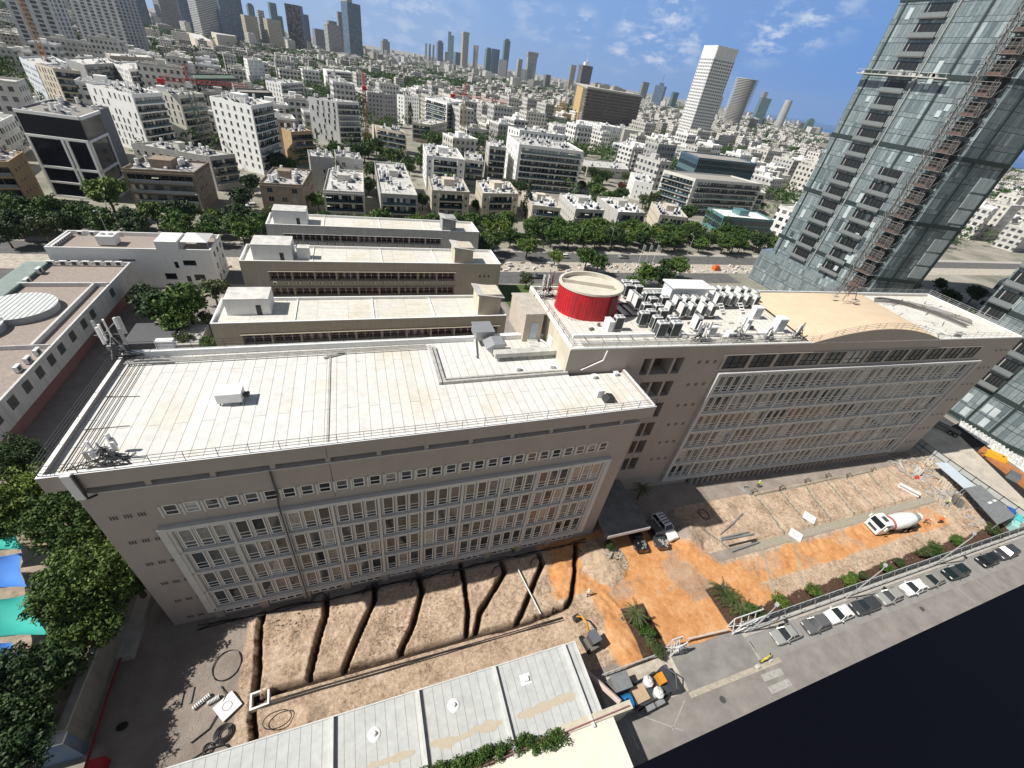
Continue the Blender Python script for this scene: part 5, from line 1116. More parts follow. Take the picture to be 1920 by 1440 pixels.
block('lower white wing left of the staggered-window block', [(497, 150), (526, 156), (568, 154)], 20, WHITE, ('w', 'b'), win=(.8, 1.6), clut=4, short='the lower white wing')
block('pale grey and white six-storey block with square windows', [(688, 172), (719, 176), (744, 178)], 24, mat('lilac_grey', (.42, .40, .41), .85), ('w', 'w'), win=(1.2, 1.3), clut=4, short='the pale grey block')
block('white seven-storey block beside the dark cypress clump', [(744, 176), (758, 179), (786, 181)], 23, WHITE, ('w', 'w'), win=(1.2, 1.3), clut=3, short='the block beside the cypresses')
block('white block with long dark strip windows beside the orange crane', [(797, 182), (838, 193), (868, 190)], 25, WHITE, ('b', 'b'), clut=3, short='the strip-window block')
block('long white apartment block with balconies and an awning, centre of the city view', [(954, 253), (974, 270), (1095, 284)], 23.7, WHITE, ('wr', 'b'), win=(.8, 1.9), clut=14, short='the long white central block', seed=4)
block('white penthouse storey set back behind the long white central block', [(953, 236), (975, 243), (1060, 254)], 25.5, WHITE, ('w', 'w'), win=(1, 1.6), clut=4, short='the set-back penthouse')
block('narrow white wing left of the long white central block', [(912, 263), (918, 273), (950, 277)], 20, PALE, ('w', 'b'), win=(.6, .8), clut=3, short='the narrow white wing')
block('four-storey white block with square windows behind the fourth boulevard block', [(793, 270), (800, 291), (871, 299)], 16, WHITE, ('w', 'l'), win=(.9, .9), clut=8, short='the four-storey white block', hutsz=1)
block('lower wing with dark balconies right of the four-storey white block', [(871, 284), (873, 298), (907, 303)], 13, PALE, ('n', 'b'), clut=4, short='the lower wing')
block('plain grey block with a bare wall behind the second boulevard block', [(576, 280), (580, 292), (626, 296)], 15, GREY, ('n', 'wr'), win=(.8, 1.4), clut=2, short='the plain grey block', wsp=5)
block('stepped grey block right of the plain grey block', [(626, 280), (630, 292), (680, 300)], 15, GREY, ('n', 'wr'), win=(1.4, .8), clut=5, short='the stepped grey block', wsp=5)
block('sandy three-storey block behind the trees left of the orange crane', [(697, 232), (705, 238), (762, 249)], 13, CREAM, ('n', 'b'), clut=5, short='the sandy block')
block('ochre and cream block above the dark gap, left of centre', [(527, 240), (545, 247), (585, 245)], 15, OCHRE, ('n', 'b'), clut=6, short='the ochre and cream block')
block('yellowish low block in the trees left of the orange crane', [(773, 229), (808, 234), (838, 228)], 13, CREAM, ('b', 'w'), clut=4, short='the yellowish low block')
block('white stepped block with arched balconies right of centre', [(1030, 229), (1038, 236), (1085, 240)], 17, WHITE, ('w', 'w'), win=(.9, 1.6), clut=4, short='the stepped arched block')
block('white block with slot windows in front of the brown hotel slab', [(1086, 224), (1128, 235), (1168, 240)], 20, WHITE, ('w', 'wr'), win=(.8, 2.0), clut=4, short='the slot-window block')
block('white villa block with wide eaves left of the modern office', [(1150, 266), (1190, 275), (1222, 272)], 13, WHITE, ('b', 'wr'), win=(.7, 1.6), clut=5, short='the wide-eaved block')
block('plain pale block beside the brown hotel slab', [(1167, 238), (1172, 242), (1210, 248)], 18, PALE, ('n', 'n'), clut=0)
block('low white block with a deep roof behind the red-leaved tree', [(1183, 322), (1190, 338), (1225, 345)], 11, WHITE, ('w', 'w'), win=(.7, .8), clut=5, short='the low white block')
block('low curved-roof house right of the long white central block', [(1095, 298), (1102, 312), (1180, 318)], 7, PALE, ('n', 'wr'), win=(1.2, 1), clut=4, short='the low curved house')
# modern white office with glass storey
block('modern white office with framed openings and a blue glass top storey', [(1245, 318), (1305, 335), (1432, 345)], 20, mat('office_white', (.70, .68, .63), .7), ('b', 'b'), clut=0, roof=ROOFG, name='office_building', seed=1)
block('blue glass top storey of the modern white office', [(1278, 282), (1311, 295), (1420, 307)], 24.5, mat('blue_office_glass', (.10, .16, .22), .2, .3, .3), ('c', 'c'), roof=ROOFG, name='glass_storey')
block('right-hand cube of the modern white office with a planted roof', [(1366, 347), (1376, 356), (1437, 362)], 14, mat('office_white', (.7, .68, .63), .7), ('n', 'b'), roof=ROOFG, name='office_building')
# upper left
block('white flat block with sparse windows left of the crane, upper left', [(35, 107), (65, 122), (126, 117)], 22, mat('bluish_white', (.60, .64, .68), .8), ('wr', 'n'), win=(1.2, 1), clut=3, short='the bluish white block')
block('beige block with tall windows behind the leaning tower crane', [(65, 118), (98, 127), (150, 133)], 23, CREAM, ('wr', 'b'), win=(1.1, 2.0), clut=3, short='the beige crane block')
block('grey block with dark loggias behind the white seven-storey block', [(120, 109), (157, 121), (230, 117)], 21, GREY, ('n', 'b'), clut=4, short='the grey loggia block')
block('white block with wide dark balconies, right of the grey loggia block', [(207, 116), (240, 129), (293, 127)], 21, WHITE, ('wr', 'b'), win=(1.0, 1.8), clut=4, short='the wide-balcony block')
block('plain taupe slab at the top of the left quarter', [(195, 97), (205, 104), (287, 108)], 20, BEIGE, ('n', 'wr'), win=(1, 1.4), clut=3, short='the plain taupe slab')
block('small white block with square windows, upper left', [(294, 110), (325, 118), (362, 117)], 19, WHITE, ('w', 'w'), win=(.9, .9), clut=2, short='the small white block')
block('white low block beneath the luffing crane', [(293, 130), (320, 140), (352, 138)], 18, WHITE, ('wr', 'n'), win=(.9, .9), clut=2, short='the low block beneath the crane')
block('dark green-roofed long block behind the eight-storey block', [(353, 138), (365, 147), (448, 147)], 18, mat('dark_green_wall', (.05, .06, .05), .8), ('n', 'b'), roof=mat('green_roof', (.10, .14, .11), .9), name='long_block')
block('black-topped building behind the bright eight-storey block', [(440, 165), (447, 172), (510, 174)], 20, mat('dark_green_wall', (.05, .06, .05), .8), ('n', 'n'), roof=ROOFG)
block('slender white block with random dark windows near the towers', [(456, 108), (463, 111), (491, 112)], 26, WHITE, ('wr', 'wr'), win=(1.0, 1.8), clut=1, short='the slender white block')
block('white terrace building with dark bands, left of centre top', [(605, 127), (612, 132), (660, 136)], 22, WHITE, ('n', 'b'), clut=2, short='the terrace building')
block('cream concert hall with a windowless box stage, upper left', [(392, 57), (405, 64), (443, 68)], 26, mat('hall_cream', (.60, .54, .44), .8), ('n', 'n'), name='concert_hall')
block('low cream wing of the concert hall with a rounded gable', [(350, 60), (365, 72), (398, 78)], 18, mat('hall_cream', (.60, .54, .44), .8), ('n', 'n'), name='concert_hall')
# ---------------------------------------------------------------- the glass towers under construction
def curtain(name, c1, c2, bay, fl):
    mt = bpy.data.materials.new(name); n, b = nodes_of(mt); L = n.links.new
    uv = n.nodes.new('ShaderNodeUVMap'); uv.uv_map = 'UVMap'; sp = n.nodes.new('ShaderNodeSeparateXYZ'); L(uv.outputs[0], sp.inputs[0])
    u = math_node(n, 'DIVIDE', sp.outputs[0], bay); v = math_node(n, 'DIVIDE', sp.outputs[1], fl)
    fu = math_node(n, 'FRACT', u); fv = math_node(n, 'FRACT', v)
    l1 = math_node(n, 'LESS_THAN', fu, .07); l2 = math_node(n, 'LESS_THAN', fv, .035); l3 = math_node(n, 'COMPARE', fv, .30, .010)
    ln = math_node(n, 'MINIMUM', 1, math_node(n, 'ADD', math_node(n, 'ADD', l1, l2), l3))
    cb = n.nodes.new('ShaderNodeCombineXYZ'); L(math_node(n, 'FLOOR', u), cb.inputs[0]); L(math_node(n, 'FLOOR', v), cb.inputs[1]); L(math_node(n, 'GREATER_THAN', fv, .30), cb.inputs[2])
    wn = n.nodes.new('ShaderNodeTexWhiteNoise'); L(cb.outputs[0], wn.inputs['Vector'])
    cr = n.nodes.new('ShaderNodeValToRGB'); e = cr.color_ramp.elements; e[0].position = 0; e[0].color = C4(tuple(x*.7 for x in c1)); e[1].position = 1; e[1].color = C4(tuple(min(.8, x*1.5) for x in c2))
    x = e.new(.14); x.color = C4(c1); x = e.new(.88); x.color = C4(c2)
    L(wn.outputs['Value'], cr.inputs[0])
    t = n.nodes.new('ShaderNodeTexCoord'); a = n.nodes.new('ShaderNodeTexNoise'); a.inputs['Scale'].default_value = 1.4; a.inputs['Detail'].default_value = 6; L(t.outputs['Object'], a.inputs['Vector'])
    mr = n.nodes.new('ShaderNodeMapRange'); mr.inputs['To Min'].default_value = .6; mr.inputs['To Max'].default_value = 1.4; L(a.outputs[0], mr.inputs[0])
    vm = n.nodes.new('ShaderNodeVectorMath'); vm.operation = 'SCALE'; L(cr.outputs[0], vm.inputs[0]); L(mr.outputs[0], vm.inputs['Scale'])
    fm = n.nodes.new('ShaderNodeMix'); fm.data_type = 'RGBA'; L(ln, fm.inputs['Factor']); L(vm.outputs[0], fm.inputs['A']); fm.inputs['B'].default_value = (.035, .05, .05, 1)
    L(fm.outputs['Result'], b.inputs['Base Color']); b.inputs['Roughness'].default_value = .22; return mt
CUR = curtain('curtain_wall', (.155, .195, .205), (.225, .265, .275), 1.1, 4.33)
def balc_glass(w=7.4):
    def mk():
        b = MB(); b.box(0, -.06, 0, w, -.002, 3.0, 1); b.box(-.1, -1.05, -.35, w+.1, -.003, -.02, 0); b.box(-.1, -1.03, -.019, w+.1, -.99, 1.0, 2)
        b.box(-.1, -1.04, 1.0, w+.1, -.98, 1.06, 0)
        for x in (.9, w-.2): b.box(x, -.1, 0, x+.15, -.061, 3.0, 3)
        for k in range(5): x = 1.2+k*(w-1.5)/4; b.box(x, -.09, 0, x+.06, -.061, 3.0, 0)
        return b.build('balcony', [mat('balcony_edge', (.10, .105, .105), .7), mat('deep_glass', (.02, .022, .024), .3), mat('balustrade_film', (.20, .22, .22), .35), mat('curtain_white', (.5, .5, .48), .7)])
    return mk
t = thing('glass_tower', 'leaning-looking green glass tower with balconies and a builders hoist, right of the photo', 'tower', (157.3, 124.6, 0)); occ(185, 115, 40)
TH = 128; F1 = 40.6
E1 = Vector((0, 0)); E2 = Vector((0, -F1)); E3 = Vector((15.3, -44.2)); E4 = Vector((48, -20)); E5 = Vector((40, 8))
MB().prism([(0, 0), (0, -F1), (15.3, -44.2), (48, -20), (40, 8)][::1], 12, TH).build('curtain_wall', CUR, t)
MB().prism([(-2.2, 3), (-2.2, -F1-1), (15.3, -46.5), (50, -22), (40, 10)], 0, 11.99).build('podium', CUR, t)
b = MB()
for k in range(7):
    z = 18.8+17.3*k; b.prism([(-.25, .2), (-.25, -F1-.2), (15.3, -44.6), (48.3, -20), (40, 8.3)], z-.55, z+.55)
b.build('dark_band', mat('band_dark', (.025, .04, .038), .5), t)
b = MB()
for tt_, w_ in ((1.9, .5), (24.5, .6), (31.9, .35)): b.box(-.22, -tt_-w_, 12, -.002, -tt_, TH)
o2 = MB(); dr = (E3-E2).normalized()
for tt_, w_ in ((4.4, .6), (15.2, .9)): p = E2+dr*tt_; q = E2+dr*(tt_+w_); nn = Vector((dr.y, -dr.x)); b.prism([(p.x, p.y), (q.x, q.y), (q.x+nn.x*.3, q.y+nn.y*.3), (p.x+nn.x*.3, p.y+nn.y*.3)][::-1], 12, TH)
b.build('dark_fin', MATS['band_dark'], t)
b = MB(); b.box(-.5, -17.3, 12, -.002, -16.9, TH); b.build('facade_rail', mat('rail_grey', (.3, .31, .3), .5), t)
k = 0
while 14+k*4.33 < TH-4:
    z = 14.3+k*4.33; KIT.put('gbalc', balc_glass(7.2), t, (-.003, -8.4, z), -math.pi/2)
    if z < 47: KIT.put('gbalc', None, t, (-.003, -21.8, z), -math.pi/2)
    k += 1
for i in range(7):      # pale filmed panes on the far face
    for j in range(3):
        if i == 3 and j == 0: continue
        p = E2+dr*(10.0+j*1.75); q = p+dr*1.6; nn = Vector((dr.y, -dr.x))*.12; z = 20.2+i*4.33
        MB().prism([(p.x, p.y), (q.x, q.y), (q.x+nn.x, q.y+nn.y), (p.x+nn.x, p.y+nn.y)][::-1], z, z+3.7).build('pale_pane', mat('pale_film', (.50, .56, .57), .3, .2, .4), t)
rs = random.Random(9)
for i in range(46):     # odd open or filmed panes in the sunlit face
    tt_ = rs.choice((19, 20.4, 26.2, 27.6, 29, 4, 5.4)); z = 14+4.33*rs.randint(0, 24)+rs.choice((0, 1.6)); w_ = 1.3
    MB().box(-.16-.01*(i % 5), -tt_-w_, z+.013*(i % 7), -.004, -tt_, z+.1+rs.choice((1.5, 2.6, 3.8))).build('window', mat('pale_film', (.50, .56, .57), .3) if rs.random() < .5 else mat('dark_pane', (.07, .09, .10), .15), t)
t = thing('builders_hoist', 'rusty red lattice hoist column with gates climbing the corner of the green glass tower', 'hoist', (156, 88.0, 0))
b = MB(); b.truss((-1.2, 3.2, 0), (-1.2, 3.2, 120), 1.3, .09, 1.6); b.truss((-1.2, -1.8, 0), (-1.2, -1.8, 120), .8, .06, 1.6); b.build('mast', mat('hoist_steel', (.23, .215, .205), .7, .4, 1), t)
for k in range(25):
    z = 15+k*4.33
    b = MB(); b.box(-2.2, -3.0, z-.12, 1.0, 2.4, z, 0); b.path([(-2.2, -3.2, z), (-2.2, -3.2, z+3), (-2.2, 2.4, z+3), (-2.2, 2.4, z)], .08, 4); b.box(-2.22, -2.0, z, -2.18, 1.2, z+.7, 1)
    for q in (-1.5, -.2, 1.2): b.tube((-2.2, q, z), (-2.2, q, z+3), .05, 4)
    for q in (1.5, 2.2): b.tube((-2.2, -3.2, z+q), (-2.2, 2.4, z+q), .04, 4)
    b.tube((-2.2, -3.2, z), (1.2, -3.2, z+3), .05, 4); b.box(-.6, -2.4, z, 1.2, 1.6, z+3.2, 2)
    b.build('landing_gate', [MATS['hoist_steel'], mat('safety_mesh', (.12, .075, .065), .8, .3, 2), mat('hoist_void', (.035, .032, .03), .9)], t)
t = thing('facade_cradle', 'white scaffold cradle hung across the upper left of the green glass tower', 'cradle', (156.2, 124, 70)); b = MB(); b.box(-1.6, -26, 0, -.2, 1, .25)
b.path([(-1.6, 1, 1.2), (-1.6, -26, 1.2)], .06, 4)
for k in range(12): b.tube((-1.6, 1-k*2.4, 0), (-1.6, 1-k*2.4, 1.2), .06, 4)
for k in range(9): x = rs.uniform(-24, -12 if k % 2 else 0); b.box(-1.4, x, .25, -.4, x+rs.uniform(.6, 1.6), .25+rs.uniform(.4, 1.3))
b.build('platform', mat('cradle_white', (.5, .5, .47), .7, .3, 2), t)
# second tower, lower right edge
t = thing('glass_tower', 'second green glass tower at the right edge behind the taller taupe block', 'tower', (142.5, 29, 0)); occ(165, 45, 34)
MB().prism([(0, 0), (0, 22.6), (40, 27), (44, -6), (3, -6)][::-1], 0, 60).build('curtain_wall', CUR, t)
b = MB()
for z in (1.0, 9.8, 27, 44): b.prism([(-.2, -.2), (-.2, 22.7), (40, 27.2), (44, -6.3), (2.9, -6.3)][::-1], z-.5, z+.5)
for y in (3.4, 8.4, 13.0, 18.4): b.box(-.25, y, 0, -.002, y+.5, 60)
b.build('dark_band', MATS['band_dark'], t)
for k in range(7):
    KIT.put('gbalc2', balc_glass(4.2), t, (-.003, 12.9, 10.6+k*4.33), -math.pi/2)
    KIT.put('gbalc2', None, t, (-.003, 22.2, 19.2+k*4.33), -math.pi/2)
for z, y in ((5, 5.2), (1.8, 5.2), (5, 6.8), (1.8, 9.4), (5, 11)): MB().box(-.1, y, z, -.003, y+1.3, z+2.2).build('pale_pane', MATS['pale_film'], t)
# ---------------------------------------------------------------- skyline towers
def tower(label, px, ty, D, wpx, mt, dep=.8, th=20, crown=0, base=0, n=4, mt2=None, cyl=False, taper=1.0):
    p = GD(px, ty, D); a = GD(px-wpx/2, ty, D); c = GD(px+wpx/2, ty, D); Wm = (a-c).length; p0 = Vector((p.x, p.y)); az = math.atan2(p.x, p.y)
    thr = R(th); w = Wm/(math.cos(abs(thr))+dep*math.sin(abs(thr))); d = w*dep; h = p.z
    t = thing('tower', label, 'tower', (p.x, p.y, 0), -az+thr); occ(p.x, p.y, Wm*.8)
    b = MB()
    if cyl: b.cyl((0, 0), Wm/2, base, h, 28, 0, taper*Wm/2)
    else: b.box(-w/2, -d/2, base, w/2, d/2, h)
    b.build('shaft', mt, t)
    m2 = mt2 or mt
    if crown == 1: MB().box(-w*.32, -d*.32, h, w*.32, d*.32, h+w*.22).build('crown', m2, t)
    if crown == 2: MB().box(-w*.5, -d*.5, h, -w*.1, d*.5, h+w*.5).build('crown', m2, t)
    if crown == 3:
        b = MB(); b.box(-w*.2, -d*.2, h, w*.2, d*.2, h+w*.25); b.tube((0, 0, h+w*.2), (0, 0, h+w*1.0), w*.02, 4); b.build('crown', m2, t)
    if crown == 4: MB().box(-w*.56, -d*.56, h-w*.35, w*.56, d*.56, h).build('crown', m2, t)
    return t, w, d, h
fm = dict(
 strip=facade('strip_tower', (.52, .52, .50), (.05, .06, .07), 3, 3.6, 1.01, .45), grid=facade('grid_tower', (.5, .5, .48), (.05, .06, .07), 3.4, 3.5, .55, .5), beige=facade('beige_tower', (.50, .45, .37), (.06, .06, .06), 3.6, 3.4, .5, .5),
 bglass=facade('blueglass_tower', (.12, .18, .25), (.06, .11, .17), 3.6, 3.8, .86, .8, roof=(.3, .3, .3)), dglass=facade('darkglass_tower', (.025, .03, .04), (.012, .015, .022), 4, 3.8, .9, .85, roof=(.2, .2, .2)),
 tglass=facade('tealglass_tower', (.13, .22, .24), (.06, .13, .15), 3.6, 3.8, .86, .8), grey=facade('grey_tower', (.30, .31, .32), (.05, .055, .06), 3.2, 3.4, .6, .55), resi=facade('resi_tower', (.52, .54, .56), (.035, .045, .055), 8, 3.3, .56, .70),
 constr=facade('shell_tower', (.24, .235, .23), (.04, .04, .04), 4.2, 3.6, .8, .62), wgrid=facade('white_grid_tower', (.74, .74, .72), (.05, .055, .06), 2, 2, .5, .5), brown=facade('brown_slab', (.20, .17, .15), (.028, .026, .025), 3.6, 3.5, .86, .66))
tower('pale residential tower with dark balcony strips at the top left corner', 40, -60, 690, 112, fm['resi'], .7, -25)
tower('tall tower with a blank white side and greyish balconies, second from the upper left corner', 186, -20, 880, 128, fm['resi'], .75, -32)
tower('dark blue glass tower cut by the top edge behind the second pale tower', 243, -30, 1900, 40, fm['bglass'], .8)
tower('blue-grey gridded tower at the top edge, left of the beige-edged tower', 300, -30, 1900, 46, fm['grey'], .9)
tower('blue glass tower at the top edge between gridded and beige-edged towers', 335, -20, 2100, 30, fm['bglass'], .8)
tower('grey banded tower with pale corner edges at the top edge', 372, -30, 1700, 56, fm['strip'], .8, 25)
tower('wide blue glass slab right of the grey banded tower', 424, -12, 2000, 50, fm['bglass'], .5)
tower('lower bluish slab in front of the wide blue glass tower', 425, 22, 1700, 44, fm['bglass'], .5)
tower('left half of the twin striped beige towers', 466, 29, 1740, 30, fm['beige'], .8)
tower('right half of the twin striped beige towers', 509, 36, 1740, 32, fm['beige'], .8)
tower('pale slim core standing between the twin striped towers', 487, 19, 1760, 14, fm['strip'], .8)
tower('small blue tower behind the twin striped towers', 468, 9, 2600, 14, fm['bglass'], .8, 20, 1)
tower('teal glass tower right of the twin striped towers', 509, 5, 2300, 16, fm['tglass'], .8)
tower('lower teal tower beside the black tower', 523, 30, 2300, 12, fm['tglass'], .8)
tower('sheer black glass tower with bronze edges', 550, 9, 1850, 33, fm['dglass'], .5, -18)
tower('blue tower half hidden behind the black glass tower', 571, 27, 2200, 14, fm['bglass'], .8)
tower('low grey tower right of the black glass tower', 596, 54, 2300, 22, fm['grey'], .8)
tower('pale banded tower beside the white-framed glass tower', 622, 46, 2100, 30, fm['strip'], .8, 20, 1)
tower('thin grey tower touching the white-framed glass tower', 636, 22, 2200, 10, fm['grey'], .8)
tower('blue glass tower with stepped white frame, left of the open sky', 657, 6, 1950, 36, fm['bglass'], .9, 28, 2, mt2=fm['strip'])
i = 0
for px, ty, D, w, m_, l, cr in ((722, 77, 4200, 17, 'grey', 'small grey twin-topped block on the horizon right of the white-framed tower', 1), (799, 81, 4300, 4, 'strip', 'thinnest pale tower of the distant row, leftmost', 0), (806, 82, 4300, 4, 'grey', 'second thin tower of the distant row', 0), (813, 84, 4300, 4, 'strip', 'third thin tower of the distant row', 0),
  (825, 79, 4000, 13, 'bglass', 'dark blue distant tower left of the teal spire', 1), (846, 66, 3800, 11, 'tglass', 'teal distant tower with a stepped top', 2), (858, 98, 3700, 16, 'tglass', 'low dark teal block at the foot of the stepped teal tower', 0), (837, 97, 4200, 7, 'strip', 'pale low tower left of the stepped teal tower', 0),
  (873, 60, 3600, 14, 'beige', 'tallest beige distant tower with a pale cap', 4), (893, 85, 3600, 9, 'beige', 'slim rosy-beige distant tower', 0), (916, 92, 3400, 13, 'tglass', 'teal half of the adjoining pair of distant towers', 1), (929, 92, 3400, 17, 'bglass', 'dark half of the adjoining pair of distant towers', 0),
  (951, 76, 3300, 13, 'tglass', 'tall teal distant tower with a rounded cap', 1), (945, 112, 3100, 17, 'grey', 'low grey block in front of the tall teal distant tower', 0), (975, 111, 3200, 11, 'strip', 'pale rounded distant tower left of the hooded beige one', 0), (999, 98, 3000, 20, 'grid', 'beige distant tower with a dark hooded top', 4), (994, 119, 2800, 14, 'strip', 'pale lower tower in front of the hooded one', 0), (983, 130, 2700, 10, 'grey', 'small square tower at the foot of the hooded tower', 0),
  (1027, 140, 2300, 13, 'constr', 'squat grey tower right of the hooded tower', 0), (1076, 122, 2500, 11, 'beige', 'slim brown-banded tower left of the unfinished one', 0), (1211, 154, 2600, 15, 'grey', 'dark tower just right of the brown hotel slab', 0), (1240, 161, 2500, 22, 'bglass', 'wide bluish tower right of the brown hotel slab', 3), (1267, 173, 2500, 14, 'tglass', 'teal tower left of the white gridded tower', 0),
  (1350, 181, 2300, 14, 'grey', 'greyish tower peeping behind the white gridded tower', 0)):
    tower(l, px, ty, D, w, fm[m_], .8, (20, -15, 28, 12)[i % 4], cr); i += 1
tower('unfinished dark concrete tower with a white crane head on top', 1099, 123, 2100, 27, fm['constr'], .9, 25, 3, mt2=WHITE)
for dx, l, cy in ((0, 'cylindrical white tower with stacked round balconies', 1), ):
    t, w, d, h = tower(l, 1402, 148, 1700, 34, fm['strip'], 1, 0, 0, cyl=True); 
    b = MB()
    for k in range(int(h/3.8)): b.cyl((0, 0), w*.66, k*3.8+2, k*3.8+3.2, 28)
    b.build('balcony_ring', mat('ring_white', (.58, .57, .54), .8), t)
tower('glass tower with an open lattice top beside the round tower', 1436, 184, 2400, 24, fm['tglass'], .8, 20, 2, mt2=fm['grey'])
tower('oval tower with a diamond lattice near the sea', 1480, 188, 2500, 18, fm['grid'], 1, 0, 0, cyl=True, taper=.8)
tower('small glass tower on the shore left of the green glass tower', 1521, 225, 2500, 17, fm['tglass'], .8, 20, 1)
tower('low dark shore block left of the small glass tower', 1506, 230, 2600, 14, fm['constr'], .8)
# white gridded tower with a blank crown
wt = thing('tower', 'tall white tower with a grid of square windows and a blank ribbed crown', 'tower', tuple(Vector((476, 601, 0))), R(-3)); occ(490, 615, 45)
c1 = Vector((476, 601)); w1, w2 = 34, 31; h = 118; b = MB(); 
lp = GD(1308, 84, 790); rp = GD(1385, 98, 790)
b.box(0, 0, 0, w1, w2, h); b.build('shaft', mat('tower_white', (.74, .74, .73), .75, .06, .1), wt)
for f, (L, rz, org) in enumerate(((w1, 0, (0, -.45)), (w2, -math.pi/2, (-.45, w2)))):
    b = MB(); k = 9 if f == 0 else 8; hs = [((i+.5)*L/k-1.1, (i+.5)*L/k+1.1, 5+j*3.75, 7.0+j*3.75) for i in range(k) for j in range(27)]
    wall_holes(b, 0, L, 0, 106, hs, .42, 0, 0, 1); o2 = b.build('facade_grid', [MATS['tower_white'], mat('tower_window', (.045, .05, .055), .25)], wt); o2.location = (org[0], org[1], 0); o2.rotation_euler = (0, 0, rz)
b = MB()
for i in range(4): x = i*w1/4; b.box(x+.3, -.5, 105.5, x+w1/4-.3, -.003, h+1); b.box(-.5, x*w2/w1+.3, 105.5, -.003, (x+w1/4)*w2/w1-.3, h+1)
b.build('crown', MATS['tower_white'], wt)
# brown hotel slab
P = [G(*p, 52) for p in ((1080, 155), (1102, 162), (1205, 179))]; D = P[0]+P[2]-P[1]; o = P[1]
t = thing('hotel_slab', 'broad brown-grey hotel slab with stacked balconies and an ochre end wall', 'hotel', (o.x, o.y, 0)); c = (P[0]+P[2])/2; occ(c.x, c.y, 80)
Q = [(p.x-o.x, p.y-o.y) for p in (P[0], P[1], P[2], D)]; MB().prism(Q, 0, 50).build('shaft', fm['brown'], t); q = [(x*1.02, y*1.02) for x, y in Q]; MB().prism(q, 50.01, 52).build('roof_rim', mat('hotel_rim', (.5, .47, .42)), t)
A, B = Vector(Q[0]), Vector(Q[1]); dr = (B-A).normalized(); nn = Vector((dr.y, -dr.x)); s_ = A.lerp(B, .25); e_ = A.lerp(B, .8)
MB().prism([tuple(s_), tuple(e_), tuple(e_+nn*.8), tuple(s_+nn*.8)][::-1], 0, 49).build('ochre_panel', mat('ochre_panel', (.55, .38, .16), .8, .1), t)
b = MB(); A, B = Vector(Q[1]), Vector(Q[2])
for k in range(14): 
    z = 2+3.4*k; dr = (B-A).normalized(); nn = Vector((dr.y, -dr.x)); b.prism([tuple(A), tuple(B), tuple(B+nn*1.6), tuple(A+nn*1.6)][::-1], z, z+1.0)
b.build('balcony_band', mat('hotel_band', (.22, .19, .18), .9, .3, .1), t)
b = MB(); rs = random.Random(3); u = Vector(Q[2])
for k in range(14): p = u*rs.uniform(.15, .9)+Vector(Q[0])*rs.uniform(.2, .8); s = rs.uniform(3, 9); b.box(p.x-s, p.y-3, 52, p.x+s, p.y+3, 52+rs.uniform(2, 6))
b.build('roof_plant', GREY, t)
# ---------------------------------------------------------------- cranes
def crane(label, bx, by, bz, h, m, jib, back, jh=None, col2=None, w=1.9):
    p = G(bx, by, bz); t = thing('tower_crane', label, 'crane', (p.x, p.y, 0)); occ(p.x, p.y, 3)
    MB().truss((0, 0, 0), (0, 0, h), w, .13, w).build('mast', m, t)
    j = Vector(jib); bk = Vector(back); top = Vector((0, 0, h))
    MB().truss(top, top+j, w*.75, .11, w).build('jib', col2 or m, t); MB().truss(top, top+bk, w*.8, .13, w).build('counter_jib', col2 or m, t)
    MB().box(-1.2, -1.2, h-2.6, 1.2, 1.2, h-.2).build('cab', WMET, t); e = top+bk; MB().box(e.x-1.3, e.y-1.3, e.z-2.2, e.x+1.3, e.y+1.3, e.z-.2).build('counterweight', RED, t)
    b = MB(); ap = top+Vector((0, 0, 7)); b.truss(top, ap, .9, .1, 1.2); b.tube(ap, top+j*.75, .07, 4); b.tube(ap, top+bk*.9, .07, 4); b.build('tie_frame', col2 or m, t)
ORC = mat('crane_orange', (.42, .17, .05), .7, .2, .5); REDC2 = mat('crane_red', (.42, .05, .04), .6, .2, .5); YEL = mat('crane_ochre', (.45, .30, .12), .7, .2, .5); GRC = mat('crane_green', (.14, .2, .14), .7)
crane('rusty orange tower crane crossing the upper left towers', 120, 195, 0, 72, ORC, (38, 6, -4), (-10, -2, 0), col2=mat('crane_pale', (.45, .45, .36), .7))
crane('dark green tower crane with red counterweight behind the left white blocks', 385, 275, 0, 29, GRC, (26, 4, 1), (-11, -2, 0), col2=REDC2)
crane('thin red and white tower crane beside the staggered-window block', 690, 285, 0, 36, REDC2, (0, 12, 4), (0, -4, 0), w=1.3)
crane('orange-brown tower crane in the middle with a bright red jib', 865, 290, 0, 37, YEL, (34, 8, -1), (-9, -2, 0), col2=mat('crane_scarlet', (.62, .05, .02), .6, .3, .5))
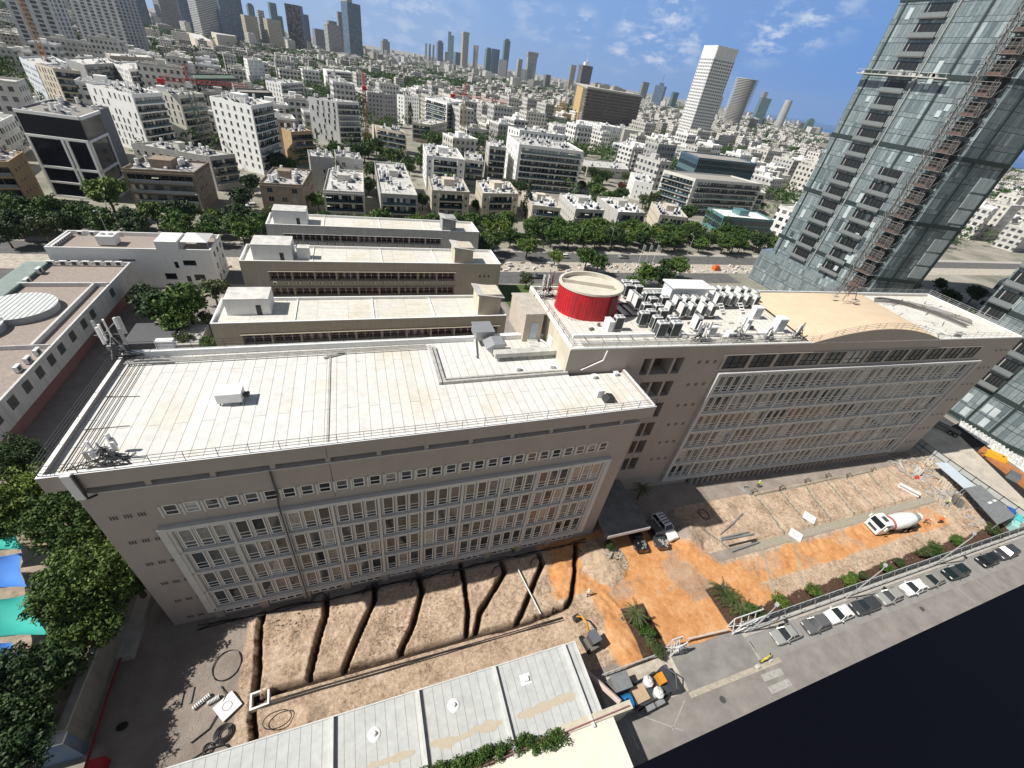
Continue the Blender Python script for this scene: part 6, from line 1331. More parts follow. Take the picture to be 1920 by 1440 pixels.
# ---------------------------------------------------------------- the low white city
WALLS = [(.76, .75, .72), (.68, .65, .58), (.84, .84, .82), (.56, .55, .53), (.72, .70, .65)]
FAC = [facade('low_rise_%s' % n_, c_, (.035, .04, .045), bw, 3.1, ww, .5, rnd=.3, roof=rf) for n_, c_, bw, ww, rf in (('white', WALLS[2], 2.9, .42, (.66, .65, .62)), ('cream', WALLS[1], 3.2, .5, (.60, .58, .53)), ('pale', WALLS[0], 3.6, .62, (.64, .63, .6)), ('grey', WALLS[3], 3.0, .5, (.55, .54, .5)), ('sand', WALLS[4], 3.3, .7, (.5, .48, .45)))]
def low_proto(i):
    rs = random.Random(40+i); w = rs.uniform(14, 24); d = rs.uniform(11, 18); h = rs.choice((9.5, 12.6, 12.6, 15.7, 18.8)); t = thing('low_rise_block', 'x', 'building')
    b = MB(); b.box(-w/2, -d/2, 0, w/2, d/2, h)
    if i % 3 == 0: b.box(w/2, -d/4, 0, w/2+4, d/2-1, h-3.1)
    if i % 3 == 1: b.box(-w/2+2, -d/2-1.4, 2.8, w/2-3, -d/2-.01, h-1.5)
    b.build('wall', FAC[i % 5], t)
    b = MB(); hh = h+.001
    for q in ((-w/2, -d/2, w/2, -d/2+.3), (-w/2, d/2-.3, w/2, d/2), (-w/2, -d/2+.3, -w/2+.3, d/2-.3), (w/2-.3, -d/2+.3, w/2, d/2-.3)): b.box(q[0], q[1], hh, q[2], q[3], h+.7)
    b.box(-2.2, -1.5, hh, 2.4, 2.5, h+2.6)
    for k in range(9): x = rs.uniform(-w/2+1.5, w/2-1.5); y = rs.uniform(-d/2+1.5, d/2-1.5); s = rs.uniform(.4, 1.1); b.box(x-s, y-.5, hh, x+s, y+.5, h+rs.uniform(.7, 1.6))
    b.build('roof_clutter', WHITE if i % 2 else PALE, t); return t, math.hypot(w, d)/2
def free(x, y, r):
    for ox, oy, orr in OCC:
        if abs(ox-x) < orr+r and abs(oy-y) < orr+r and (ox-x)**2+(oy-y)**2 < (orr+r)**2: return False
    return True
def inview(x, y, z=8, mg=.06):
    v = Vector((x, y, z))-O; a = v.dot(Fw)
    if a < 1: return False
    X = v.dot(Rr)/a*FPX/1920; Yv = v.dot(Uu)/a*FPX/1440
    return abs(X) < .5+mg and abs(Yv) < .5+mg
def park(x, y): return float(fbm(np.array([x+900.]), np.array([y+900.]), 85.0, 301, 3)[0]) > .575
rs = random.Random(21); PR = [low_proto(i) for i in range(12)]; used = [False]*12; cand = []
ad = ['white', 'cream', 'pale', 'grey', 'sandy']
ang = R(12); st = 27.0
for i in range(-60, 70):
    for j in range(-5, 62):
        x0, y0 = i*st+rs.uniform(-4, 4), j*st+rs.uniform(-4, 4)
        x = x0*math.cos(ang)-y0*math.sin(ang); y = x0*math.sin(ang)+y0*math.cos(ang)
        if y < 178 and not (x > 165): continue
        if x > 190 and y < 178 and (x < 200 or y < 20): continue
        if abs(y-145) < 35 and x < 520: continue
        cand.append((math.hypot(x, y), x, y))
cand.sort(); mass = []; nth = 0; CITYFREE = []
TREESPOT = []
for dist, x, y in cand:
    if not inview(x, y): continue
    r = 12
    if not free(x, y, r):
        if dist < 700 and free(x, y, 3): TREESPOT.append((x, y))
        continue
    if park(x, y):
        for q in range(3): TREESPOT.append((x+rs.uniform(-10, 10), y+rs.uniform(-10, 10)))
        continue
    if rs.random() < (.12 if dist > 400 else .10): TREESPOT.append((x, y)); continue
    if nth < 250:
        k = rs.randrange(12); t, rr = PR[k]; rz = ang+rs.choice((0, 0, math.pi/2))+rs.uniform(-.05, .05)
        if not used[k]: used[k] = True; o = t; o.location = (x, y, 0); o.rotation_euler = (0, 0, rz)
        else: o = copy_tree(t, (x, y, 0), rz)
        dpt = 'nearer' if dist < 330 else ('middle' if dist < 430 else 'farther'); zone = 'at upper left' if x < -60 else ('left of the orange crane' if x < 60 else ('right of the orange crane' if x < 200 else ('before the white gridded tower' if x < 330 else 'right of the white gridded tower')))
        if x < 260: o.scale = (1.12, 1.12, rs.uniform(1.1, 1.45))
        o['label'] = '%s low-rise block, %s band, %s' % (ad[k % 5], dpt, zone); o['group'] = '%s low-rise blocks of the %s band %s' % (ad[k % 5], dpt, zone); nth += 1; occ(x, y, 11)
    else: mass.append((x, y, rs.uniform(11, 22), rs.uniform(10, 17), rs.choice((9, 12, 12, 15, 19)), ang+rs.uniform(-.1, .1)))
for k in range(12):
    if not used[k]:
        for ch in list(PR[k][0].children): bpy.data.objects.remove(ch)
        bpy.data.objects.remove(PR[k][0])
PARKS = []; nr = np.random.RandomState(5)
for r0, r1, sp in ((1500, 3000, 34), (3000, 6500, 55)):
    n = int(.9*(r1**2-r0**2)/sp**2); rr = np.sqrt(nr.uniform(r0**2, r1**2, n)); aa = nr.uniform(R(-42), R(82), n)
    for r_, a_ in zip(rr, aa):
        x, y = r_*math.sin(a_), r_*math.cos(a_)
        if a_ > R(50) and r_ > 3000: continue
        if park(x*(1 if r_ < 3000 else .5), y*(1 if r_ < 3000 else .5)): PARKS.append((x, y)); continue
        if inview(x, y): mass.append((x, y, nr.uniform(12, 34), nr.uniform(12, 26), nr.choice([9, 12, 15, 18, 24, 36], p=[.25, .3, .2, .15, .07, .03])*(1 if r_ < 3000 else 1.15), nr.uniform(0, 1.5)))
def mass_mesh(lst):
    V = []; Ff = []; k = 0
    for (x, y, w, d, h, a) in lst:
        parts = [(0, 0, w, d, 0, h)]
        if math.hypot(x, y) < 2200: parts += [(nr.uniform(-.3, .3)*w, nr.uniform(-.3, .3)*d, nr.uniform(2, 5), nr.uniform(2, 4), h, h+nr.uniform(1.2, 3)) for q in range(2)]
        ca, sa = math.cos(a), math.sin(a)
        for (cx, cy, pw, pd, z0, z1) in parts:
            for sx, sy in ((-1, -1), (1, -1), (1, 1), (-1, 1)):
                lx, ly = cx+sx*pw/2, cy+sy*pd/2; X, Y = x+lx*ca-ly*sa, y+lx*sa+ly*ca; V += [(X, Y, z0), (X, Y, z1)]
            Ff += [(k, k+2, k+3, k+1), (k+2, k+4, k+5, k+3), (k+4, k+6, k+7, k+5), (k+6, k, k+1, k+7), (k+1, k+3, k+5, k+7)]; k += 8
    return mesh_np('far_city', np.array(V, dtype=np.float32), Ff)
mt = facade('far_city', (.68, .67, .65), (.05, .055, .06), 3.3, 3.1, .5, .5, rnd=0, roof=(.62, .61, .58)); n = mt.node_tree
b_ = [q for q in n.nodes if q.type == 'BSDF_PRINCIPLED'][0]; src_ = b_.inputs['Base Color'].links[0].from_socket
g = n.nodes.new('ShaderNodeNewGeometry'); cr = n.nodes.new('ShaderNodeValToRGB'); e = cr.color_ramp.elements; e[0].color = (.50, .46, .42, 1); e[1].color = (1.1, 1.1, 1.1, 1); q = e.new(.3); q.color = (.72, .70, .66, 1); q = e.new(.55); q.color = (1.0, .97, .92, 1)
n.links.new(g.outputs['Random Per Island'], cr.inputs[0]); mm = n.nodes.new('ShaderNodeMix'); mm.data_type = 'RGBA'; mm.blend_type = 'MULTIPLY'; mm.inputs['Factor'].default_value = 1
n.links.new(src_, mm.inputs['A']); n.links.new(cr.outputs[0], mm.inputs['B']); n.links.new(mm.outputs['Result'], b_.inputs['Base Color'])
tag(link_mesh('far_city', mass_mesh(mass), mt), 'far-off carpet of pale low-rise houses reaching the horizon', 'city', kind='stuff')
# ---------------------------------------------------------------- vegetation
def leaf_cloud(centres, per, spread, size, seed, squash=.8):
    r = np.random.RandomState(seed); C = np.repeat(np.asarray(centres, float), per, axis=0); n = len(C)
    d = r.normal(size=(n, 3)); d /= np.linalg.norm(d, axis=1)[:, None]; rad = spread*r.uniform(.35, 1, n)**.6; P = C+d*rad[:, None]*np.array([1, 1, squash])
    N = d*.7+r.normal(size=(n, 3))*.55+np.array([0, 0, .35]); N /= np.linalg.norm(N, axis=1)[:, None]
    T = np.cross(N, r.normal(size=(n, 3))); T /= np.linalg.norm(T, axis=1)[:, None]; B = np.cross(N, T); s = size*r.uniform(.55, 1.25, n)[:, None]
    V = np.stack([P-T*s, P-B*s*.5, P+T*s, P+B*s*.5], 1).reshape(-1, 3); return V
def leaf_mesh(name, V):
    n = len(V)//4; me = bpy.data.meshes.new(name); me.vertices.add(len(V)); me.vertices.foreach_set('co', V.astype(np.float32).ravel()); me.loops.add(4*n); me.loops.foreach_set('vertex_index', np.arange(4*n, dtype=np.int32))
    me.polygons.add(n); me.polygons.foreach_set('loop_start', np.arange(0, 4*n, 4, dtype=np.int32)); me.update(calc_edges=True); return me
def crown_centres(rx, rz, zc, n, seed, lobes=5):
    r = np.random.RandomState(seed); out = []
    lob = [(r.uniform(-.45, .45)*rx, r.uniform(-.45, .45)*rx, zc+r.uniform(-.3, .35)*rz, r.uniform(.5, .8)) for _ in range(lobes)]+[(0, 0, zc, .85)]
    while len(out) < n:
        lx, ly, lz, k = lob[r.randint(len(lob))]; d = r.normal(size=3); d /= np.linalg.norm(d); q = r.uniform(.55, 1)
        out.append((lx+d[0]*rx*k*q, ly+d[1]*rx*k*q, max(zc-rz*.9, lz+d[2]*rz*k*q)))
    return out
def tree_proto(label, rx, rz, zc, ncl, per, spread, size, m, seed, name='broadleaf_tree', cat='tree', tr=.28):
    t = thing(name, label, cat); me = leaf_mesh('crown', leaf_cloud(crown_centres(rx, rz, zc, ncl, seed), per, spread, size, seed)); link_mesh('crown', me, m, t)
    b = MB(); rs = random.Random(seed); b.tube((0, 0, -.1), (.1, .05, zc*.55), tr, 7, 0, tr*.7)
    for k in range(6): a = k*1.05+rs.random(); b.tube((.1, .05, zc*.5), (math.cos(a)*rx*.55, math.sin(a)*rx*.55, zc+rs.uniform(-.2, .5)*rz), tr*.5, 5, 0, tr*.15)
    b.build('trunk', TRUNK, t); return t
KT = {
 'broad': tree_proto('x', 4.3, 2.9, 5.6, 110, 26, .95, .42, LEAF, 1), 'dark': tree_proto('x', 4.0, 3.0, 5.4, 110, 26, .9, .40, LEAFD, 2), 'light': tree_proto('x', 3.6, 2.6, 5.2, 100, 24, .85, .38, LEAFL, 3),
 'olive': tree_proto('x', 3.2, 2.8, 4.8, 80, 22, .8, .34, LEAFO, 4), 'russet': tree_proto('x', 3.4, 2.4, 4.6, 80, 22, .8, .36, LEAFR, 5)}
TW = {'broad': 'deep green', 'dark': 'dark green', 'light': 'fresh green', 'olive': 'olive green', 'russet': 'dark red-leaved'}
USEDT = set(); NT = 0
def tree(kind, x, y, s, label, grp=None, z=0, sz=1.0):
    global NT
    p = KT[kind]
    if kind not in USEDT: USEDT.add(kind); o = p
    else: o = copy_tree(p)
    o.location = (x, y, z); o.rotation_euler = (0, 0, random.uniform(0, 6.28)); o.scale = (s, s, s*sz); o['label'] = label
    if grp: o['group'] = grp
    elif 'group' in o: del o['group']
    NT += 1; occ(x, y, 3.5*s) if y > 175 else None
rs = random.Random(77)
# two ranks along the boulevard
def sec(x): return 'at its left end' if x < -45 else ('behind the low blocks' if x < 40 else ('right of the low blocks' if x < 105 else 'near the glass tower'))
for row, y0, x0, x1 in ((1, 155.5, -118, 215), (2, 163, -115, 210), (3, 169.5, 38, 190)):
    x = x0
    while x < x1:
        k = rs.choice(('broad', 'broad', 'dark', 'light' if row == 2 else 'broad')); rw = ('front', 'middle', 'back')[row-1]
        l = '%s tree in the %s boulevard rank %s' % (TW[k], rw, sec(x)); tree(k, x, y0+rs.uniform(-1.8, 1.8), rs.uniform(.85, 1.2), l, '%s trees in the %s rank of the boulevard %s' % (TW[k], rw, sec(x))); x += rs.uniform(5.6, 8.2)+(rs.random() < .14)*5
for x in range(-96, -28, 9): tree(rs.choice(('broad', 'dark')), x+rs.uniform(-2, 2), 151+rs.uniform(-2, 2), rs.uniform(.8, 1.05), 'street tree close to the far road at the boulevard left end', 'street trees by the far road at the left end')
def tpx(kind, px, py, s, label, zc=5, z=0, sz=1): p = G(px, py, zc+z); tree(kind, p.x, p.y, s, label, None, z, sz)
for a in (('light', 197, 352, 1.7, 'tall yellowish green tree in front of the dark glass office', 9), ('dark', 8, 437, .9, 'small dark tree at the left end of the boulevard road', 4), ('olive', 82, 432, 1.1, 'pale olive tree left of the boulevard lamp', 4), ('broad', 925, 450, 1.1, 'round tree just right of the farthest long low block', 5), ('light', 990, 462, 1.15, 'lone round tree on the boulevard median behind the lawn', 5),
          ('light', 1042, 480, .85, 'small feathery tree right of the lone median tree', 4), ('broad', 1100, 488, 1.05, 'leafy tree behind the red tank house, left of the pair', 4), ('broad', 1122, 495, .95, 'leafy tree behind the red tank house, right of the pair', 4), ('olive', 988, 525, .75, 'young tree on the lawn behind the slim antenna tubes', 3), ('dark', 905, 462, 1.0, 'dark tree against the end wall of the farthest long block', 5),
          ('broad', 1210, 512, 1.05, 'tree just behind the white roof hut, left', 5), ('dark', 1240, 520, 1.1, 'tree just behind the white roof hut, middle', 5), ('broad', 1272, 500, 1.1, 'tree behind the white roof hut, right', 5), ('dark', 1255, 495, .9, 'dark tree beside the tram works', 5), ('broad', 1190, 528, .9, 'tree between red tank house and white roof hut', 5),
          ('broad', 345, 560, 1.25, 'large dense tree in the courtyard behind the antenna mast', 7), ('dark', 300, 575, 1.1, 'shaded tree against the white building in the courtyard', 5), ('olive', 395, 530, .95, 'slender pale tree by the corner of the terrace building', 6), ('broad', 330, 600, .9, 'low tree filling the courtyard middle', 4), ('olive', 385, 595, .6, 'small olive tree beside the nearest long block, upper', 3), ('light', 392, 645, .5, 'small fresh green bush by the corner of the nearest long block', 2), ('olive', 345, 632, .55, 'thin young tree behind the left roof railing', 3), ('dark', 262, 545, .8, 'dark tree overlapping the white building with oval roof lights', 5),
          ('russet', 1165, 350, 1.0, 'dark red-leaved tree among the low white houses', 4), ('dark', 700, 318, 1.1, 'dark tree between the second and third boulevard blocks', 5), ('dark', 690, 345, 1.0, 'tree squeezed between second and third boulevard blocks', 5), ('dark', 792, 372, .9, 'tree squeezed between third and fourth boulevard blocks', 5), ('broad', 595, 372, .9, 'tree between first and second boulevard blocks', 5), ('dark', 540, 372, .9, 'dark tree in front of the first boulevard block', 4), ('dark', 455, 370, 1.1, 'dark tree left of the first boulevard block', 5), ('dark', 470, 340, 1.0, 'tree in the dark gap below the bright eight-storey block', 5),
          ('light', 902, 292, .9, 'light green tree left of the narrow white wing', 4), ('dark', 895, 385, .8, 'dark tree between fourth and fifth boulevard blocks', 4), ('dark', 523, 300, 1.2, 'dark tree below the ochre and cream block', 6), ('olive', 1180, 290, 1.0, 'olive tree between the wide-eaved block and the slot-window block', 4), ('broad', 1120, 340, 1.0, 'tree in the garden right of the long white central block', 4), ('olive', 1140, 330, 1.1, 'olive tree in the garden right of the long white central block', 4), ('broad', 1205, 332, 1.3, 'broad tree behind the low white block', 5), ('dark', 1230, 325, 1.2, 'dark broad tree left of the modern white office', 5), ('olive', 1095, 320, .9, 'olive shrub at the foot of the long white central block', 3)):
    tpx(*a[:5], zc=a[5])
tree('olive', *(G(1400, 345, 15).xy), .8, 'planting on the roof of the right-hand office cube', None, 11)
for k, (px, py) in enumerate(((855, 270), (880, 280), (840, 268), (820, 262), (868, 262), (845, 255), (890, 268))): tpx('broad' if k % 2 else 'olive', px, py, 1.25, 'garden tree in the grove behind the four-storey white block', 5)
for o in list(SC.objects):
    if o.get('label') == 'garden tree in the grove behind the four-storey white block': o['group'] = 'garden trees behind the four-storey white block'
# cypresses
def cypress(px, py, s, label, zc=6):
    p = G(px, py, zc); t = thing('cypress_tree', label, 'cypress', (p.x, p.y, 0), 0); r = np.random.RandomState(int(px)); C = []
    for k in range(150): z = r.uniform(.8, 13); q = 1.35*math.sin(math.pi*min(1, (z+1.5)/15))**.8*(1 if z < 8 else (14-z)/6); a = r.uniform(0, 6.28); C.append((q*math.cos(a), q*math.sin(a), z))
    link_mesh('crown', leaf_mesh('crown', leaf_cloud(C, 16, .45, .26, int(px), 1.3)), LEAFD, t); MB().tube((0, 0, 0), (0, 0, 5), .2, 6).build('trunk', TRUNK, t); t.scale = (s, s, s); return t
cypress(988, 385, 1.25, 'tall dark cypress in front of the sixth boulevard block'); cypress(1214, 385, 1.0, 'dark cypress between the eighth and ninth boulevard blocks'); cypress(757, 215, 1.5, 'left cypress of the dark pair beside the pale seven-storey block'); cypress(770, 220, 1.35, 'right cypress of the dark pair beside the pale seven-storey block')
cypress(891, 228, 1.0, 'left slim cypress right of the orange crane'); cypress(902, 226, 1.0, 'right slim cypress right of the orange crane')
def palm(px, py, zc, s, label, z=0):
    p = G(px, py, zc); t = thing('palm_tree', label, 'palm', (p.x, p.y, z)); h = zc-z; b = MB(); rs = random.Random(int(px))
    for k in range(22):
        a = k*2.4; el = rs.uniform(-.2, .9); L = rs.uniform(1.7, 2.5)*s; pts = [Vector((math.cos(a)*L*u*math.cos(el*(1-u)), math.sin(a)*L*u*math.cos(el*(1-u)), h+L*(math.sin(el)*u-.55*u*u))) for u in (0, .3, .6, .85, 1)]
        sd = Vector((-math.sin(a), math.cos(a), 0))
        for q in range(14):
            u = .12+q*.062; i = min(3, int(u*4)); c_ = pts[i].lerp(pts[min(4, i+1)], (u*4) % 1); d_ = (pts[min(4, i+1)]-pts[i]).normalized()
            for sg in (-1, 1): e_ = c_+sd*sg*.45*s*(1.1-u)+d_*.25*s-Vector((0, 0, .12)); b.face([c_-d_*.05, c_+d_*.05, e_])
        b.path(pts, .02*s, 3)
    b.build('crown', LEAFO, t); MB().tube((0, 0, 0), (0, 0, h), .2*s, 8, 0, .16*s).build('trunk', TRUNK, t); return t
palm(228, 478, 7, 1.3, 'palm in front of the white terrace building'); palm(1145, 425, 7, 1.5, 'tall palm before the eighth boulevard block'); palm(1020, 455, 4, 1.0, 'small palm by the median right of the lone tree')
palm(1355, 1105, 1.6, .9, 'upper fan palm in the right bed beside the sand entrance'); palm(1375, 1120, 1.5, .9, 'middle fan palm in the right bed beside the sand entrance'); palm(1392, 1140, 1.6, .8, 'lower fan palm in the right bed beside the sand entrance'); palm(1192, 1149, 3.0, .8, 'small palm at the tip of the planted bed left of the entrance')
palm(1205, 915, 3.0, .8, 'shaded palm clump between canopy and facade')
# big near trees on the bank (left)
def near_tree(px, py, zc, rx, rz, label, m, seed, n=330, per=42, z=3.8, size=.19):
    p = G(px, py, zc); t = thing('broadleaf_tree', label, 'tree', (p.x, p.y, z)); me = leaf_mesh('crown', leaf_cloud(crown_centres(rx, rz, zc-z, n, seed, 7), per, .62, size, seed)); link_mesh('crown', me, m, t)
    b = MB(); r = random.Random(seed); b.tube((0, 0, -.2), (.1, 0, (zc-z)*.5), .32, 8, 0, .22)
    for k in range(9): a = k*.8+r.random(); b.tube((.1, 0, (zc-z)*.4), (math.cos(a)*rx*.7, math.sin(a)*rx*.7, zc-z+r.uniform(-.4, .4)*rz), .13, 5, 0, .04)
    b.build('trunk', TRUNK, t)
near_tree(50, 925, 10.5, 4.6, 3.6, 'yellow-green tree crown beside the upper left corner of the long white roof', LEAFL, 11)
near_tree(238, 1078, 8.2, 2.5, 2.4, 'leafy crown touching the taupe wall above the retaining wall', LEAF, 31, 190)
near_tree(10, 955, 10.0, 3.6, 3.0, 'olive green crown above the upper blue sail at the left edge', LEAFM, 32, 260)
near_tree(135, 985, 10.5, 4.6, 3.8, 'large dense tree against the left end of the taupe block', LEAFM, 12, 400)
near_tree(180, 1062, 9.8, 3.8, 3.4, 'large tree hugging the lower left edge of the taupe block', LEAFM, 13, 360)
near_tree(120, 1105, 9.5, 3.4, 3.0, 'tree covering the middle of the teal sail edge', LEAFM, 14, 260)
near_tree(165, 1172, 7.6, 2.6, 2.2, 'smaller tree above the top of the retaining wall', LEAFM, 15, 200)
near_tree(35, 1340, 7.4, 2.8, 2.2, 'shady tree in the lower left corner', LEAFD, 16, 300)
near_tree(85, 1262, 7.2, 2.5, 2.0, 'dark bushy tree above the pale bank', LEAFD, 17, 240)
near_tree(5, 1280, 7.6, 3.2, 2.6, 'dark tree under the lowest blue sail', LEAFD, 18, 260)
near_tree(20, 860, 8.5, 3.2, 2.6, 'dark tree squeezed between the two left-hand buildings', LEAFD, 19, 260, z=0)
near_tree(15, 1420, 6.8, 2.8, 2.0, 'bush at the very bottom left corner', LEAFD, 20, 200)
# hedge by the shed, planted beds, shrubs along the fence
C = []; r = np.random.RandomState(3)
for k in range(420): u = r.rand(); C.append((1.5+u*14.0+r.normal()*.2, 8.05-.3*u+r.uniform(-.55, .55)+(.5 if u < .75 else 0), 4.0+r.uniform(-.6, .75)))
t = thing('hedge', 'dark clipped hedge along the near edge of the pale jointed roof', 'hedge', (8, 8, 0)); V = leaf_cloud(C, 40, .38, .12, 8); V = V-np.array([8, 8, 0]); link_mesh('crown', leaf_mesh('crown', V), LEAF, t); MB().box(-6, -.2, 0, 7, .2, 3.6).build('stem_mass', TRUNK, t)
def shrub(px, py, r_, label, m, seed, zc=1.2, n=70, grp=None):
    p = G(px, py, zc); t = thing('shrub', label, 'shrub', (p.x, p.y, 0), 0, grp); link_mesh('crown', leaf_mesh('crown', leaf_cloud(crown_centres(r_, r_*.8, zc, n, seed, 3), 34, .34, .11, seed)), m, t); MB().tube((0, 0, 0), (0, 0, zc), .07, 5).build('stem', TRUNK, t)
for k, (px, py, r_, l, m) in enumerate(((1462, 1126, 1.0, 'bright green round shrub inside the fence, closest to the gate', LEAFL), (1528, 1107, 1.15, 'bright green round shrub inside the fence, second from the gate', LEAFL), (1590, 1088, 1.0, 'bright green round shrub inside the fence, third from the gate', LEAFL), (1662, 1064, .9, 'low spreading shrub inside the fence, fourth from the gate', LEAF), (1752, 1030, 1.5, 'large dark shrub right of the mixer truck', LEAF), (1730, 1036, 1.1, 'shrub left of the large dark shrub by the mixer truck', LEAFO), (1795, 1012, 1.2, 'green shrub beneath the third fence brace', LEAF), (1862, 992, 1.5, 'dark bush at the corner of the grey site roof', LEAFO),
     (1408, 1140, .9, 'dark shrub beside the fan palms', LEAF), (1425, 1150, .7, 'small shrub at the end of the right bed', LEAFO), (1200, 1165, .9, 'topmost shrub of the bed left of the entrance', LEAF), (1210, 1185, .95, 'second shrub of the bed left of the entrance', LEAF), (1222, 1202, .8, 'third shrub of the bed left of the entrance', LEAFO), (1236, 1220, .8, 'lowest shrub of the bed left of the entrance', LEAFO), (1145, 1022, .8, 'pale green bush at the left corner of the entrance canopy', LEAFO), (1600, 1080, .6, 'tiny shrub beside the third bright shrub', LEAF), (1690, 1055, .7, 'scrubby bush midway along the fence', LEAFO), (1620, 1078, .5, 'low scrub behind the fence near the white car', LEAFO))):
    shrub(px, py, r_, l, m, 200+k)
# trees among the houses: the nearest as things, the rest as one mass
def Zn(x, y): d = math.hypot(x, y); return ('nearer' if d < 330 else ('farther' if d < 470 else 'farthest')), ('at left' if x < -60 else 'left of centre' if x < 60 else 'near the brown hotel' if x < 260 else 'at right')
rs = random.Random(5); TREESPOT.sort(key=lambda p: math.hypot(*p)); more = []
for x, y in TREESPOT:
    for q in range(2):
        xx, yy = x+rs.uniform(-9, 9), y+rs.uniform(-9, 9)
        if not inview(xx, yy): continue
        if NT < 296 and math.hypot(xx, yy) < 700: k = rs.choice(('broad', 'dark', 'olive')); tree(k, xx, yy, rs.uniform(.8, 1.3), '%s tree among the %s low-rise blocks %s' % ((TW[k],)+Zn(xx, yy)), '%s trees among the %s low-rise blocks %s' % ((TW[k],)+Zn(xx, yy)))
        else: more.append((xx, yy))
C = []; r = np.random.RandomState(6)
for x, y in more:
    for q in range(12): C.append((x+r.normal()*3.2, y+r.normal()*3.2, r.uniform(3, 11)))
for k in range(13000):
    d = math.sqrt(r.uniform(230**2, 3000**2)); a = r.uniform(R(-40), R(80)); x, y = d*math.sin(a), d*math.cos(a)
    if y < 180 or not inview(x, y): continue
    if not free(x, y, 1.0): continue
    s = 1 if d < 1400 else 1.9
    for q in range(7): C.append((x+r.normal()*2.8*s, y+r.normal()*2.8*s, r.uniform(3, 11)*(1 if d < 1400 else 1.5)))
for x, y in PARKS:
    if inview(x, y):
        for q in range(16): C.append((x+r.normal()*13, y+r.normal()*13, r.uniform(6, 17)))
C = np.array(C); dist = np.hypot(C[:, 0], C[:, 1]); near = C[dist < 900]; far = C[dist >= 900]
V = np.concatenate([leaf_cloud(near, 14, 1.7, .75, 1), leaf_cloud(far, 5, 2.6, 2.2, 2)])
tag(link_mesh('city_trees', leaf_mesh('city_trees', V), LEAF), 'dark tree crowns scattered between the far houses', 'trees', kind='stuff')
for k, o in KT.items():
    if k not in USEDT:
        for ch in list(o.children): bpy.data.objects.remove(ch)
        bpy.data.objects.remove(o)
print('trees', NT, 'heaters', NSOL, 'objects', len(SC.objects))
# ---------------------------------------------------------------- vehicles
TYRE = mat('tyre', (.02, .02, .02), .9); RIM = mat('rim', (.35, .35, .36), .35, .1, 2, metal=.7); CARGL = mat('car_glass', (.015, .02, .022), .06, .1, 2); REDL = mat('tail_lamp', (.35, .01, .01), .3); HEADL = mat('head_lamp', (.7, .7, .7), .15)
def wheel(parent, x, y, r=.33, w=.22, z=None):
    def tyre():
        b = MB(); b.tube((0, -w/2, 0), (0, w/2, 0), r, 18); return b.build('wheel', TYRE)
    k = 'whl%.2f%.2f' % (r, w)
    if k not in KIT.d:
        o = tyre(); b = MB(); b.tube((0, -w/2-.012, 0), (0, w/2+.012, 0), r*.6, 14); b.build('rim', RIM, o); KIT.d[k] = o; o.parent = parent; o.location = (x, y, z or r); return o
    return place_with(KIT.d[k], parent, (x, y, z or r), 0, None)
def lofted(sections, m_of=lambda i, j, n: 0, cap=True):
    """sections: list of (x, [(y,z)...]) rings joined along x"""
    b = MB(); n = len(sections[0][1])
    for x, ring in sections: b.v += [(x, y, z) for y, z in ring]
    for i in range(len(sections)-1):
        for j in range(n): a = i*n+j; c = i*n+(j+1) % n; b.f.append((a, c, c+n, a+n)); b.m.append(m_of(i, j, n))
    if cap: b.f.append(tuple(range(n))[::-1]); b.m.append(0); k = (len(sections)-1)*n; b.f.append(tuple(range(k, k+n))); b.m.append(0)
    return b
